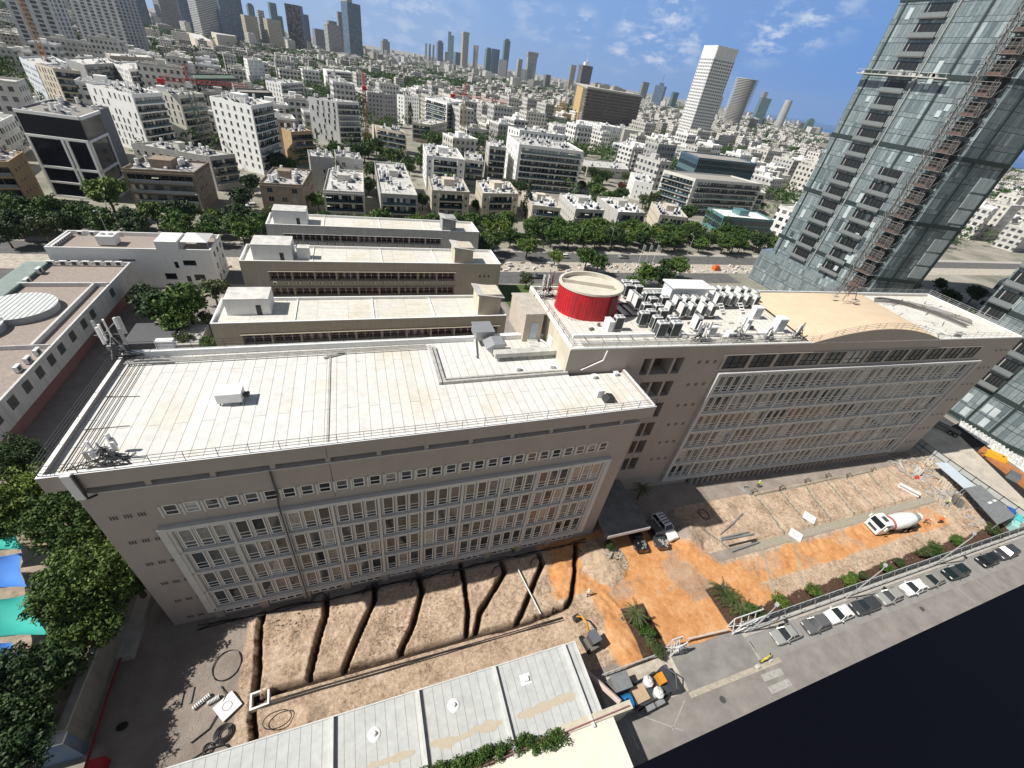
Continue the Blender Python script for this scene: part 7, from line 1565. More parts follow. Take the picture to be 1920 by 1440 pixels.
def car(label, x, y, paint, L=4.4, Wd_=1.78, kind='sedan', rz=0, z=0, group=None, cat='car', name='parked_car'):
    t = thing(name, label, cat, (x, y, z), rz, group); w = Wd_/2; hh = {'sedan': .0, 'suv': .22, 'hatch': .06, 'pickup': .25}[kind]
    def ring(zb, zt, ww, tuck=.10): return [(-ww+.05, zb), (ww-.05, zb), (ww, zb+.18), (ww, zt-.16), (ww-tuck, zt), (-ww+tuck, zt), (-ww, zt-.16), (-ww, zb+.18)]
    h0 = .78+hh*.8
    S = [(-L/2, ring(.32, h0-.22, w*.80)), (-L/2+.12, ring(.24, h0-.08, w*.93)), (-L/2+.7, ring(.2, h0+.02, w)), (-L*.12, ring(.2, h0+.12, w)), (L*.30, ring(.2, h0+.12, w)), (L/2-.35, ring(.22, h0+.10, w*.98)), (L/2-.06, ring(.28, h0+.0, w*.9)), (L/2, ring(.34, h0-.18, w*.82))]
    b = lofted(S); o = b.build('body', paint, t, True)
    try: md = o.modifiers.new('edge', 'EDGE_SPLIT'); md.split_angle = R(38)
    except Exception: pass
    top = 1.44+hh*1.1; zb = h0+.06
    a0, a1, c0, c1 = {'sedan': (-L*.21, -L*.05, L*.20, L*.36), 'hatch': (-L*.22, -L*.07, L*.36, L*.46), 'suv': (-L*.20, -L*.09, L*.38, L*.46), 'pickup': (-L*.16, -L*.07, L*.12, L*.16)}[kind]
    b = MB(); wi, wt = w-.07, w-.27
    lo = [(a0, -wi), (a0, wi), (c1, wi), (c1, -wi)]; hi = [(a1, -wt), (a1, wt), (c0, wt), (c0, -wt)]
    b.v = [(p[0], p[1], zb) for p in lo]+[(p[0], p[1], top-.02) for p in hi]
    for k in range(4): b.f.append((k, (k+1) % 4, 4+(k+1) % 4, 4+k)[::-1]); b.m.append(0)
    b.build('window', CARGL, t)
    b = MB(); b.v = [(a1-.04, -wt-.02, top-.03), (c0+.04, -wt-.02, top-.03), (c0+.04, wt+.02, top-.03), (a1-.04, wt+.02, top-.03), (a1+.1, -wt+.1, top+.03), (c0-.1, -wt+.1, top+.03), (c0-.1, wt-.1, top+.03), (a1+.1, wt-.1, top+.03)]
    b.f += [(4, 5, 6, 7), (0, 1, 5, 4), (1, 2, 6, 5), (2, 3, 7, 6), (3, 0, 4, 7)]; b.m += [0]*5
    for sy in (-1, 1):      # pillars
        for (xl, xh) in ((a0, a1), (c1, c0)): b.tube((xl, sy*wi, zb), (xh, sy*wt, top-.02), .045, 4)
        xm = (a1+c0)/2; b.tube((xm, sy*(wi+.01), zb), (xm, sy*(wt+.01), top-.02), .04, 4)
    b.build('roof', paint, t)
    for x_ in (-L*.31, L*.29):
        for y_ in (-w+.10, w-.10): wheel(t, x_, y_, .32+hh*.2)
    for sy in (-1, 1):
        MB().box(-L/2+.0, sy*(w*.62)-.2, h0-.27, -L/2+.16, sy*(w*.62)+.2, h0-.12).build('headlight', HEADL, t); MB().box(L/2-.14, sy*(w*.64)-.17, h0-.22, L/2+.01, sy*(w*.64)+.17, h0-.04).build('tail_light', REDL, t)
        MB().box(a0+.15, sy*(w+.08)-.08, zb-.02, a0+.32, sy*(w+.08)+.08, zb+.13).build('mirror', paint, t)
    MB().box(-L/2-.015, -.32, .42, -L/2+.03, .32, .56).box(L/2-.03, -.26, .5, L/2+.015, .26, .62).build('bumper_trim', DARK, t)
    return t
def paint(n, c, met=.3): return mat('paint_'+n, c, .28, .05, 3, metal=met, coat=.6)
SIL = paint('silver', (.42, .42, .40)); GRY = paint('grey', (.16, .16, .165)); WHP = paint('white', (.78, .78, .77), 0); DGR = paint('dark_grey', (.06, .065, .07)); SND = paint('sand', (.34, .33, .29)); BLK = paint('black', (.012, .014, .016)); TLB = paint('green_black', (.01, .025, .025))
crs = [((1480, 1195), SIL, 'sedan', 'pale silver sedan nearest the site gate, last in the row of parked cars'), ((1533, 1173), GRY, 'hatch', 'grey hatchback parked second from the site gate'), ((1581, 1158), WHP, 'sedan', 'white sedan parked between the grey hatchback and the dark grey SUV'), ((1623, 1137), DGR, 'suv', 'dark grey SUV parked right of the first white sedan'),
       ((1668, 1117), SIL, 'hatch', 'silver hatchback parked right of the dark grey SUV'), ((1712, 1101), WHP, 'hatch', 'white hatchback with black rear glass, seventh-lowest in the row'), ((1750, 1087), SND, 'sedan', 'dusty sand-grey sedan parked right of the white hatchback'), ((1793, 1073), TLB, 'suv', 'black-green car with red tail lamps parked alone before a gap'), ((1850, 1047), BLK, 'hatch', 'black hatchback, second from the right end of the parked row'), ((1884, 1033), DGR, 'suv', 'dark grey SUV at the right end of the parked row')]
for (px, p_, k, l) in crs: g = G(px[0], px[1], .7); car(l.replace(', seventh-lowest in the row', ' between the silver and sand-grey cars'), g.x, 9.75+random.uniform(-.12, .12), p_, {'sedan': 4.6, 'hatch': 4.1, 'suv': 4.6}[k], 1.85, k, random.uniform(-.02, .02), group='cars parked along the kerb')
g = G(1247, 985, .9); t = car('white estate car with roof bars parked on the sand next to the entrance canopy', g.x, g.y, WHP, 5.0, 1.95, 'suv', R(90+6)); 
b = MB()
for k in range(4): b.box(-.1+k*.5, -.6, 1.72, .05+k*.5, .6, 1.78)
b.build('roof_bar', DARK, t)
def pickup(px, py, l, pt, load):
    g = G(px, py, .8); t = car(l, g.x, g.y, pt, 5.2, 1.9, 'pickup', R(-90-4), cat='pickup truck', name='pickup_truck'); b = MB(); b.box(1.0, -.8, .9, 2.5, .8, 1.05, 0)
    for k in range(14): x, y = random.uniform(1.1, 2.3), random.uniform(-.6, .6); b.box(x, y, 1.05, x+random.uniform(.15, .5), y+.15, 1.05+random.uniform(.1, .35), 1, rot=random.random()*3)
    b.build('load', [DARK, load], t)
pickup(1193, 1005, 'black pickup half under the entrance canopy', BLK, mat('grey_load', (.2, .2, .19), .8)); pickup(1231, 1000, 'dark pickup loaded with scrap between canopy and white estate car', DGR, mat('scrap', (.45, .43, .4), .7, .5, 6))
# concrete mixer
g = G(1676, 992, 0); t = thing('concrete_mixer', 'white concrete mixer truck on the orange dirt with a red-striped drum', 'mixer truck', (86.3, 19.0, 0), R(-7))
b = MB(); b.box(-3.5, -.45, .8, 4.6, .45, 1.05); b.box(-.9, -1.1, .55, 1.0, 1.1, 1.0); b.box(3.6, -1.2, .9, 4.5, 1.2, 1.05); b.build('chassis', DARK, t)
b = lofted([(-5.1, [(-1.2, .5), (1.2, .5), (1.2, 1.5), (-1.2, 1.5)]), (-4.95, [(-1.25, .45), (1.25, .45), (1.25, 2.0), (-1.25, 2.0)]), (-4.6, [(-1.25, .45), (1.25, .45), (1.22, 3.0), (-1.22, 3.0)]), (-3.0, [(-1.25, .6), (1.25, .6), (1.2, 3.15), (-1.2, 3.15)])]); b.build('cab', WHP, t)
b = MB(); b.face([(-4.98, -1.12, 1.95), (-4.98, 1.12, 1.95), (-4.66, 1.08, 2.85), (-4.66, -1.08, 2.85)][::-1]); 
for sy in (-1, 1): b.box(-4.5, sy*1.262-.01, 1.9, -3.4, sy*1.262+.01, 2.7)
b.build('windscreen', CARGL, t); MB().box(-5.14, -.8, .95, -5.06, .8, 1.5).box(-4.2, -.5, 3.14, -3.4, .5, 3.2).build('grille', mat('grille_grey', (.06, .06, .06)), t)
for sy in (-1, 1): MB().box(-5.15, sy*.98-.16, .65, -5.05, sy*.98+.16, .85).build('headlight', HEADL, t); MB().box(-4.8, sy*1.5-.12, 2.0, -4.65, sy*1.5+.12, 2.75).build('mirror', WHP, t)
ax = Vector((1, 0, .20)).normalized(); prof = [(-2.85, .75), (-2.5, 1.05), (-1.2, 1.32), (.6, 1.36), (2.4, 1.05), (3.6, .62), (3.9, .62)]; base = Vector((.4, 0, 2.15)); b = MB(); n = 26; u = Vector((0, 1, 0)); v_ = ax.cross(u)
for s, r_ in prof:
    c_ = base+ax*s; b.v += [tuple(c_+(u*math.cos(2*math.pi*k/n)+v_*math.sin(2*math.pi*k/n))*r_) for k in range(n)]
for i in range(len(prof)-1):
    for k in range(n): b.f.append((i*n+k, i*n+(k+1) % n, (i+1)*n+(k+1) % n, (i+1)*n+k)); b.m.append(1 if i == 1 and False else (2 if i == 4 else 0))
b.f.append(tuple(range(n))); b.m.append(0); b.f.append(tuple(range(6*n, 7*n))[::-1]); b.m.append(1)
dr_ = b.build('drum', [WHP, DARK, mat('drum_grey', (.3, .31, .28), .6)], t, True)
b = MB(); 
for k in range(n): a0, a1 = 2*math.pi*k/n, 2*math.pi*(k+1)/n; q = lambda s, r_, a: tuple(base+ax*s+(u*math.cos(a)+v_*math.sin(a))*r_); b.face([q(-2.35, 1.12, a0), q(-2.35, 1.12, a1), q(-1.95, 1.20, a1), q(-1.95, 1.20, a0)])
b.build('stripe', mat('stripe_red', (.42, .09, .09), .5), t)
b = MB(); rs = random.Random(2)
def glyph(a, s, w_, h_):     # small dark strokes lying on the drum skin
    r_ = 1.375; c0 = base+ax*s; f = lambda ss, aa: tuple(base+ax*ss+(u*math.cos(aa)+v_*math.sin(aa))*r_); b.face([f(s, a), f(s+w_, a), f(s+w_, a+h_/r_), f(s, a+h_/r_)])
for row, a in ((0, -1.25), (1, -1.52), (2, -1.78)):
    s = -1.0+.2*row
    while s < .9-.1*row: w_ = rs.uniform(.06, .12); glyph(a, s, w_, rs.uniform(.09, .15)); s += w_+rs.uniform(.03, .14)
s = -.9
for k in range(8): glyph(-.55, s, .05, .26); glyph(-.55+(.2 if k % 2 else 0), s+.05, .09, .05); s += .21
b.build('lettering', DARK, t)
b = MB(); b.tube((4.2, 0, 2.6), (5.1, 0, 1.5), .22, 8); b.path([(4.0, -.9, 1.0), (4.4, 0, 3.2), (4.0, .9, 1.0)], .07, 5); b.box(3.2, -.9, 1.06, 4.0, .9, 1.7); b.build('chute', STEEL, t)
for x_ in (-4.0, -2.3, 1.8, 3.1):
    for sy in (-1, 1): wheel(t, x_, sy*1.02, .5, .32)
# mini excavator
g = G(1103, 1200, .8); t = thing('mini_excavator', 'yellow mini excavator with a dark cab digging at the corner of the pale jointed roof', 'excavator', (23.6, 16.0, 0), R(100))
for sy in (-1, 1):
    b = MB(); b.profile([(-1.1, .12), (-.9, 0), (.9, 0), (1.1, .12), (1.1, .4), (.9, .52), (-.9, .52), (-1.1, .4)], sy*.75-.2, sy*.75+.2)
    for k in range(10): b.box(-1.0+k*.21, sy*.75-.21, .515, -.92+k*.21, sy*.75+.21, .55)
    b.build('track', TYRE, t)
mat('digger_yellow', (.60, .30, .04), .5, .15, 2); MB().box(-1.1, -.8, .55, .5, .8, 1.05).cyl((0, 0), .45, .4, .549, 12).build('body', mat('digger_grey', (.16, .15, .14), .5, .15, 2), t); MB().box(-.7, -.55, 1.05, .45, .5, 2.2).build('cab_frame', mat('cab_dark', (.07, .075, .085), .3), t); MB().box(-.85, -.65, 2.2, .6, .6, 2.32).build('cab_roof', mat('cab_roof', (.13, .14, .16), .5), t)
b = MB()
for a, c_, r_ in (((.4, 0, 1.0), (1.5, 0, 2.3), .16), ((1.5, 0, 2.3), (2.5, 0, 2.1), .14), ((2.5, 0, 2.1), (3.1, 0, .8), .11)): b.tube(a, c_, r_, 6)
b.build('boom', MATS['digger_yellow'], t); MB().profile([(2.8, .7), (3.4, .8), (3.5, .3), (3.0, .05), (2.7, .3)], -.4, .4).build('bucket', DARK, t)
# trailer with bulk bags at the gate
t = thing('skip_trailer', 'dark flatbed machine loaded with white bulk bags and an orange pump by the gate', 'trailer', (28.1, 9.4, 0), R(4))
b = MB(); b.box(-2.7, -1.15, .7, 2.7, 1.15, .85)
for q in ((-2.7, -1.15, 2.7, -1.05), (-2.7, 1.05, 2.7, 1.15), (-2.7, -1.05, -2.6, 1.05)): b.box(q[0], q[1], .851, q[2], q[3], 1.4)
b.box(2.2, -1.3, .5, 3.0, 1.3, 1.9); b.path([(-2.9, -1.2, .9), (-3.3, 0, 1.2), (-2.9, 1.2, .9)], .1, 5); b.path([(2.6, 1.2, 1.9), (3.2, 0, 2.3), (2.6, -1.2, 1.9)], .08, 5); b.build('bed', mat('bed_dark', (.05, .055, .065), .5, .3, 2), t)
MB().box(-2.4, -.8, .852, -.6, .8, 1.1).build('timber_load', mat('plywood', (.45, .33, .22), .8), t); MB().box(1.3, -.2, .852, 2.1, .9, 1.7).build('pump', mat('pump_orange', (.65, .28, .03), .5), t)
for x_ in (-1.8, 1.5):
    for sy in (-1, 1): wheel(t, x_, sy*1.2, .42, .28)
for k in range(2): MB().box(-1.6+k*1.4, -1.75, .6, -.5+k*1.4, -1.25, 1.0).build('side_box', STEEL, t)
def bag(x, y, l):
    b = MB(); b.cyl((0, 0), .5, 0, .75, 9, 0, .62); b.cyl((0, 0), .62, .75, 1.0, 9, 0, .2)
    for k in range(5): a = k*1.3; b.tube((.5*math.cos(a), .5*math.sin(a), .85), (.2*math.cos(a+1), .2*math.sin(a+1), 1.15), .05, 4)
    o = tag(b.build('bulk_bag', mat('bag_white', (.68, .68, .66), .8, .3, 4)), l, 'bulk bag', 'bulk bags on the flatbed'); o.location = (x, y, .86)
bag(28.0, 10.0, 'upper white bulk bag on the flatbed by the gate'); bag(28.6, 8.7, 'lower white bulk bag on the flatbed by the gate')
t = thing('water_tank', 'round-topped blue water tank beside the flatbed', 'tank', (24.5, 9.0, 0)); b = MB(); b.tube((-.6, 0, 1.0), (.7, 0, 1.0), .75, 18); b.build('tank', mat('tank_blue', (.02, .16, .40), .4), t); MB().box(-.5, -.6, 0, .6, .6, .4).build('stand', STEEL, t); MB().cyl((0, 0), .2, 1.7, 1.85, 10).build('lid', BLK, t)
t = thing('guard_shelter', 'small shelter with a weathered grey flat roof above the blue tank', 'shelter', (23.4, 9.9, 0)); MB().box(0, 0, 2.2, 2.2, 1.7, 2.3).build('roof', mat('sheet_grey', (.20, .21, .22), .8, .3), t); MB().box(.1, .1, 0, 2.1, 1.6, 2.19).build('wall', mat('shelter_wall', (.18, .18, .18)), t)
tag(MB().tube((20.9, 13.4, 1.4), (23.2, 8.9, 2.6), .32, 8).build('concrete_beam', mat('beam_pink', (.52, .42, .38), .8)), 'pale pinkish beam leaning beside the shed end towards the blue tank', 'beam')
# ---------------------------------------------------------------- fence, gate, lamps along the street
t = thing('site_fence', 'white-grey tubular steel fence with doubled rails between planting and pavement', 'fence', (0, 0, 0))
b = MB(); y = 12.25
for z in (.15, 1.0, 1.95): b.tube((44.8, y, z), (116, y, z), .045, 5)
for k in range(46): b.tube((44.8+k*1.58, y, 0), (44.8+k*1.58, y, 2.0), .04, 4)
for z in (.6, 1.3): b.box(44.8, y-.7, z, 116, y-.62, z+.06)
b.build('rail', mat('fence_paint', (.50, .52, .51), .6, .2, 2), t)
b = MB()
for k in range(24): x = 46+k*2.95; b.tube((x, y, 1.9), (x+.9, y-.68, .0), .04, 4); b.tube((x+.9, y-.68, 0), (x+.9, y-.68, 1.3), .035, 4)
b.build('brace', MATS['fence_paint'], t)
MB().box(44.8, y+.06, .1, 116, y+.08, 1.9).build('mesh_panel', mat('shade_mesh', (.13, .14, .13), .9, .5, 2), t)
t = thing('site_fence', 'short railing of the lower pavement left of the entrance', 'fence', (0, 0, 0)); b = MB()
for z in (.1, .6, 1.1): b.tube((23.2, 12.2, z), (33.6, 12.35, z), .05, 5)
for k in range(12): b.tube((23.2+k*.94, 12.2+.013*k, 0), (23.2+k*.94, 12.2+.013*k, 1.1), .04, 4)
b.build('rail', MATS['fence_paint'], t)
def gate(x, y, l, w, sg):
    t = thing('gate_frame', l, 'gate', (x, y, 0)); b = MB(); b.path([(0, 0, 0), (0, 0, 2.6), (w, .2, 2.6), (w, .2, 0)], .09, 5); b.path([(0, 0, 2.6), (w, .2, 0)], .07, 4); b.path([(0, 0, 0), (w, .2, 2.6)], .07, 4)
    for k in range(4): b.tube((k*w/4, 0, .0), (k*w/4, 1.0, 2.3), .06, 4); b.tube((k*w/4, 1.0, 0), ((k+1)*w/4, 0, 2.3), .06, 4)
    b.path([(0, 1.0, 0), (0, 1.0, 2.4), (w, 1.0, 2.4), (w, 1.0, 0)], .08, 5); b.build('frame', mat('gate_white', (.66, .68, .68), .5), t)
gate(43.3, 11.9, 'bundle of white folded gate frames on the right of the sand entrance', 5.0, 1); gate(33.2, 11.9, 'white triangular gate frame on the left of the sand entrance', 1.6, 1)
p, q = G(1290, 1198, .9), G(1366, 1180, .9); tag(MB().tube(p, q, .13, 7).build('barrier_pole', mat('barrier_pale', (.62, .52, .46), .6)), 'pale barrier pole lying across the sand entrance', 'barrier')
def lamp(px, py, h, l, arm=1.4, rz=0, grp=None, w=.5):
    g = G(px, py); t = thing('street_lamp', l, 'street lamp', (g.x, g.y, 0), rz, grp); MB().tube((0, 0, 0), (0, 0, h), .10, 8, 0, .07).build('pole', mat('lamp_grey', (.42, .43, .43), .5), t)
    MB().tube((0, 0, h), (0, arm, h+.15), .05, 5).build('arm', MATS['lamp_grey'], t); MB().box(-.22, arm-.1, h+.05, .22, arm+w, h+.22).build('lamp_head', MATS['lamp_grey'], t)
for a in ((1749.4, 1060.4, 8.3, 'street lamp leaning over the pavement near the black-green car'), (1585.5, 1122.7, 8.3, 'street lamp behind the dark grey SUV and second from the gate'), (1404, 1185, 6.4, 'street lamp at the folded white gate frames')): lamp(*a, 0.9, R(-70), 'street lamps on the near pavement')
for a in ((212, 460, 10, 'boulevard lamp left of the terrace building'), (386, 415, 9, 'boulevard lamp behind the terrace building, upper'), (640 and 213, 418, 9, 'boulevard lamp beside the tall yellowish tree'), (1140, 470, 9, 'boulevard lamp behind the red tank house'), (1205, 452, 9, 'boulevard lamp under the eighth boulevard block'), (1162, 470, 9, 'tall boulevard lamp right of the palm'), (1285, 485, 10, 'boulevard lamp above the white roof hut'), (1000, 440, 8, 'boulevard lamp by the cypress'), (860, 470, 8, 'boulevard lamp behind the middle low block')): lamp(*a, 1.8, R(random.choice((0, 180))), 'street lamps along the boulevard')
for k, px in enumerate((1193, 1206, 1219)):
    g = G(px, 505); t = thing('flagpole', ['left', 'middle', 'right'][k]+' one of three flagpoles with white flags beside the tram works', 'flagpole', (g.x, g.y, 0), 0, 'three flagpoles'); MB().tube((0, 0, 0), (0, 0, 10), .07, 6).build('pole', WMET, t)
    b = MB(); n = 6
    for i in range(n): b.face([(.08+.2*i, .1*math.sin(i*1.3), 8.2-.1*i), (.28+.2*i, .1*math.sin((i+1)*1.3), 8.1-.1*i), (.28+.2*i, .1*math.sin((i+1)*1.3), 9.8-.08*i), (.08+.2*i, .1*math.sin(i*1.3), 9.9-.08*i)])
    b.build('flag', WMET, t)
g = G(1446, 1185); t = thing('parking_sign', 'yellow and blue parking sign on a slim pole by the silver sedan', 'sign', (g.x, g.y+.6, .1)); MB().tube((0, 0, 0), (0, 0, 3.0), .04, 6).build('pole', STEEL, t)
MB().box(-.32, -.05, 1.9, .32, -.02, 2.5, rot=.5).build('lower_plate', mat('sign_yellow', (.75, .60, .02), .5), t); MB().box(-.32, -.05, 2.52, .32, -.02, 3.1, rot=.5).build('upper_plate', mat('sign_blue', (.04, .06, .35), .5), t)
g = G(1427, 1241); t = thing('bent_barrier', 'bent yellow barrier post at the end of the kerb strip', 'barrier', (g.x, g.y, 0)); MB().path([(0, 0, 0), (0, 0, .9), (.25, 0, 1.25), (.7, .1, 1.3)], .11, 7).build('post', mat('post_yellow', (.60, .48, .04), .5), t); MB().path([(.7, .1, 1.3), (1.2, .3, 1.2)], .06, 5).box(-.2, -.2, 0, .2, .2, .08).build('fitting', DARK, t)
for k, (px, py) in enumerate(((1420, 1250), (1443, 1238))): g = G(px, py); tag(MB().profile([(-.3, 0), (.3, 0), (.2, .35), (-.2, .35)], -.2, .2).build('kerb_block', mat('block_pale', (.5, .47, .42))), ['left', 'right'][k]+' small concrete block at the end of the kerb strip', 'block').location = (g.x, g.y, 0)
# ---------------------------------------------------------------- trench yard: hoses, slabs, pipes
def J(x, y, z=0): return G(x/2.5719, 880+y/2.5719, z)
def loop(c, rx, ry, r, label, z=.08, turns=1, tail=None, m=BLACKP, name='hose_coil'):
    b = MB(); rs = random.Random(int(c.x*7))
    for k in range(turns): b.path([(c.x+(rx-.12*k)*math.cos(a), c.y+(ry-.12*k)*math.sin(a), z+.05*k+.03*math.sin(3*a)) for a in [2*math.pi*i/26 for i in range(26)]], r, 5, closed=True)
    if tail: b.path(tail, r, 5)
    return tag(b.build(name, m), label, 'hose')
loop(J(1095, 945), 1.35, 1.5, .055, 'large single black hose ring on the shaded yard'); c = J(1080, 1275); loop(c, .85, .8, .06, 'thick black cable coil by the lower trench end', turns=4)
loop(J(1005, 1350), .45, .5, .05, 'small black coil beside the thick cable coil', turns=2); loop(Vector(K(125, 1175)+(0,)), 1.3, .75, .05, 'black hose ring on the gravel heap near the pale roof', z=.5)
tag(MB().path([J(1065, 1045, .1), J(1090, 1090, .3), J(1050, 1180, .1), J(1010, 1250, .1), J(920, 1320, .1)], .06, 5).build('cable', BLACKP), 'loose black cable snaking past the white manhole slab', 'cable')
tag(MB().path([J(930, 1395, .1), J(1000, 1350, .15), J(1080, 1325, .3), J(1110, 1345, .1)], .06, 5).build('cable', BLACKP), 'loose black cable running to the pale roof corner', 'cable')
def slab(c, rz, s, label, ring=True):
    t = thing('manhole_slab', label, 'slab', (c.x, c.y, 0), rz); MB().box(-s, -s, .1, s, s, .28).build('slab', WHITE, t)
    if ring: b = MB(); b.path([(s*.45*math.cos(a), s*.45*math.sin(a), .285) for a in [i*.4488 for i in range(14)]], .03, 4, closed=True); b.build('ring', DARK, t)
slab(J(1100, 1145), R(38), .95, 'white square manhole slab lying in the trench yard'); 
t = thing('chamber_frame', 'white square chamber frame set in the trench corner', 'chamber', (-13.5, 20.2, 0), R(5)); b = MB()
for q in ((-.9, -.8, .9, -.62), (-.9, .62, .9, .8), (-.9, -.62, -.72, .62), (.72, -.62, .9, .62)): b.box(q[0], q[1], -.6, q[2], q[3], .18)
b.build('frame', WHITE, t)
for k, (a, c_, l) in enumerate(((J(930, 1155, .2), J(1015, 1085, .2), 'ribbed pale pipe length on the shaded yard, left one'), (J(1000, 1130, .2), J(1060, 1095, .2), 'ribbed pale pipe length beside the white manhole slab'))):
    b = MB(); n = 9
    for i in range(n): b.tube(a.lerp(c_, i/n), a.lerp(c_, (i+.6)/n), .22, 9, 0); b.tube(a.lerp(c_, (i+.6)/n), a.lerp(c_, (i+1)/n), .17, 9, 1)
    tag(b.build('drain_pipe', [WHITE, DARK]), l, 'pipe')
for k, (x, y) in enumerate(((875, 1110), (925, 1090))): c = J(x, y); tag(MB().box(-.1, -.75, 0, .1, .75, .12).build('timber_batten', mat('grey_wood', (.2, .19, .17))), ['left', 'right'][k]+' of two short grey battens on the yard', 'batten').location = (c.x, c.y, 0)
a, c_ = K(1465, 320), K(1598, 580); tag(MB().tube((a[0], a[1], .5), (c_[0], c_[1], .35), .12, 8).build('steel_pole', STEEL), 'grey steel pole lying across the right-hand trenches', 'pole')
for k, x in enumerate((355, 640, 900, 1130, 1350, 1560, 1790)):       # bent conduits rising by the facade
    a = K(x+45, 470-k*46+(30 if k > 3 else 0)+8); tag(MB().path([(a[0], a[1]-.4, -.9), (a[0], a[1], .1), (a[0]-.5, a[1]+.5, .55), (a[0]-1.3, a[1]+.45, .35), (a[0]-1.9, a[1]-.3, .05)], .07, 5).build('conduit', BLACKP), 'bent black conduit rising from the trench below the facade, number %s from the left end' % ['one', 'two', 'three', 'four', 'five', 'six', 'seven'][k] if False else 'bent black conduit rising from %s trench below the facade' % ['the first', 'the second', 'the third', 'the fourth', 'the fifth', 'the sixth', 'the last'][k], 'conduit', 'black conduits at the trench heads')
b = MB(); rs = random.Random(12)
for k in range(4): b.path([(K(20+i*330, 995-i*108+0)[0], 19.75-.12*k+rs.uniform(-.08, .08), .06+.02*k) for i in range(6)], .045, 4)
tag(b.build('cable_bundle', BLACKP), 'bundle of black cables laid along the main trench', 'cable bundle')
b = MB()
for k in range(3): b.path([(-21+i*2.2, 29.3+rs.uniform(-.3, .3), .12) for i in range(24)], .05, 4)
tag(b.build('cable_bundle', BLACKP), 'tangled black cables along the foot of the left-hand facade', 'cable bundle')
c = J(590, 1240); loop(c, .4, .3, .08, 'small black coil lying in the dark left yard', turns=3)
# stones and rubble: uncountable
b = MB()
def stone(x, y, z, s, m=0):
    rx = s*rs.uniform(.6, 1.2); ry = s*rs.uniform(.6, 1.2); a = rs.random()*3; b.box(x-rx, y-ry, z-s*.5, x+rx, y+ry, z+s*rs.uniform(.2, .7), m, rot=a)
for k in range(1500):
    x = rs.uniform(-15, 27); y = rs.uniform(20.9, 28.4)
    if min(float(dline(np.array([x]), np.array([y]), q)[0]) for q in TRD) > .62: stone(x, y, .06, rs.uniform(.02, .085), rs.choice((0, 0, 0, 1)))
for k in range(420): a = rs.uniform(0, 6.28); d = rs.random()**.5*3.3; stone(31.2+d*math.cos(a), 25.6+d*math.sin(a), max(0, 1.25-.42*d)+.1, rs.uniform(.04, .16), rs.choice((0, 1, 2)))
for k in range(900): x = rs.uniform(50, 112); y = rs.choice((rs.uniform(23, 31), rs.uniform(13.5, 16.5))); stone(x, y, .04, rs.uniform(.02, .08), rs.choice((0, 0, 1)))
for k in range(500): x = rs.uniform(104, 118); y = rs.uniform(15, 32); stone(x, y, .1, rs.uniform(.06, .35), rs.choice((0, 1, 2, 2)))
tag(b.build('rubble', [mat('stone_tan', (.36, .27, .20), .95, .3, 3), mat('stone_pale', (.48, .41, .33), .95, .3, 3), mat('stone_grey', (.4, .4, .39), .95, .3, 3)]), 'stones and rubble scattered over the dug ground', 'rubble', kind='stuff')
# ---------------------------------------------------------------- right-hand site
for k, (x, y, l, rz) in enumerate(((430, 412, 'white square slab with a ring lying between the right-hand channels', .5), (335, 532, 'white chamber slab set in the grey concrete strip', .5))): c = M_(x, y); slab(Vector((c[0], c[1], 0)), rz, .95, l)
a, c_ = M_(1045, 185), M_(1190, 262); d = Vector((c_[0]-a[0], c_[1]-a[1], 0)); L = d.length; rz = math.atan2(d.y, d.x)
t = thing('steel_beam', 'long white I-beam lying on the soil of the right-hand site', 'beam', (a[0], a[1], .0), rz); MB().box(0, -.45, 0, L, .45, .12).box(0, -.06, .12, L, .06, .6).box(0, -.45, .6, L, .45, .7).build('beam', WMET, t)
def Q(px, py, z=0): return G(1300+px/9.6, 920+py/9.6, z)
for a, c_, r_, l in (((490, 780), (740, 560), .09, 'thin steel tube lying diagonally above the pipe stack'), ((730, 570), (885, 410), .16, 'thick steel tube end lying on the soil'), ((500, 850), (990, 740), .14, 'upper long steel tube of the pipe stack'), ((500, 885), (1090, 775), .14, 'second long steel tube of the pipe stack'), ((640, 990), (1130, 870), .12, 'dark rusty tube of the pipe stack'), ((700, 1085), (1180, 920), .14, 'lowest steel tube of the pipe stack')):
    tag(MB().tube(Q(*a, .25), Q(*c_, .25), r_, 8).build('steel_tube', STEEL if 'dark' not in l else DARK), l, 'tube', 'steel tubes left of the concrete strip')
loop(Q(190, 430), .8, 1.0, .06, 'black hose ring in the shadow of the left block', turns=1); g = G(1400, 918); loop(g, 1.2, 1.1, .09, 'big grey cable coil by the foot of the right-hand facade', turns=5, m=mat('coil_grey', (.28, .27, .25)))
for k, (x, y) in enumerate(((30, 240), (225, 215), (400, 165), (545, 130), (690, 130), (860, 90))):
    a = M_(x, y); tag(MB().path([(a[0], a[1]-.3, -.2), (a[0]+.1, a[1], .5), (a[0]+.6, a[1]+.3, .9), (a[0]+1.2, a[1]+.1, .5), (a[0]+1.5, a[1]-.2, .05)], .06, 5).path([(a[0], a[1]-.1, 0), (a[0]+.2, a[1]+.4, .4), (a[0]+1.0, a[1]+.5, .05)], .05, 5).build('conduit', mat('conduit_dark', (.04, .035, .03))), 'looped black conduit at the head of %s channel on the right-hand site' % ['the leftmost', 'the second', 'the third', 'the fourth', 'the fifth', 'the rightmost'][k], 'conduit', 'looped conduits of the right-hand site')
t = thing('site_roof', 'large tilted dark grey sheet roof at the right end of the site', 'site roof', (0, 0, 0)); P = [G(1811, 920, 2.6), G(1853, 905, 2.6), G(1905, 975, 2.6), G(1862, 980, 2.6)]
P = [G(*q, 2.6) for q in ((1808, 916), (1838, 910), (1904, 968), (1870, 984))]
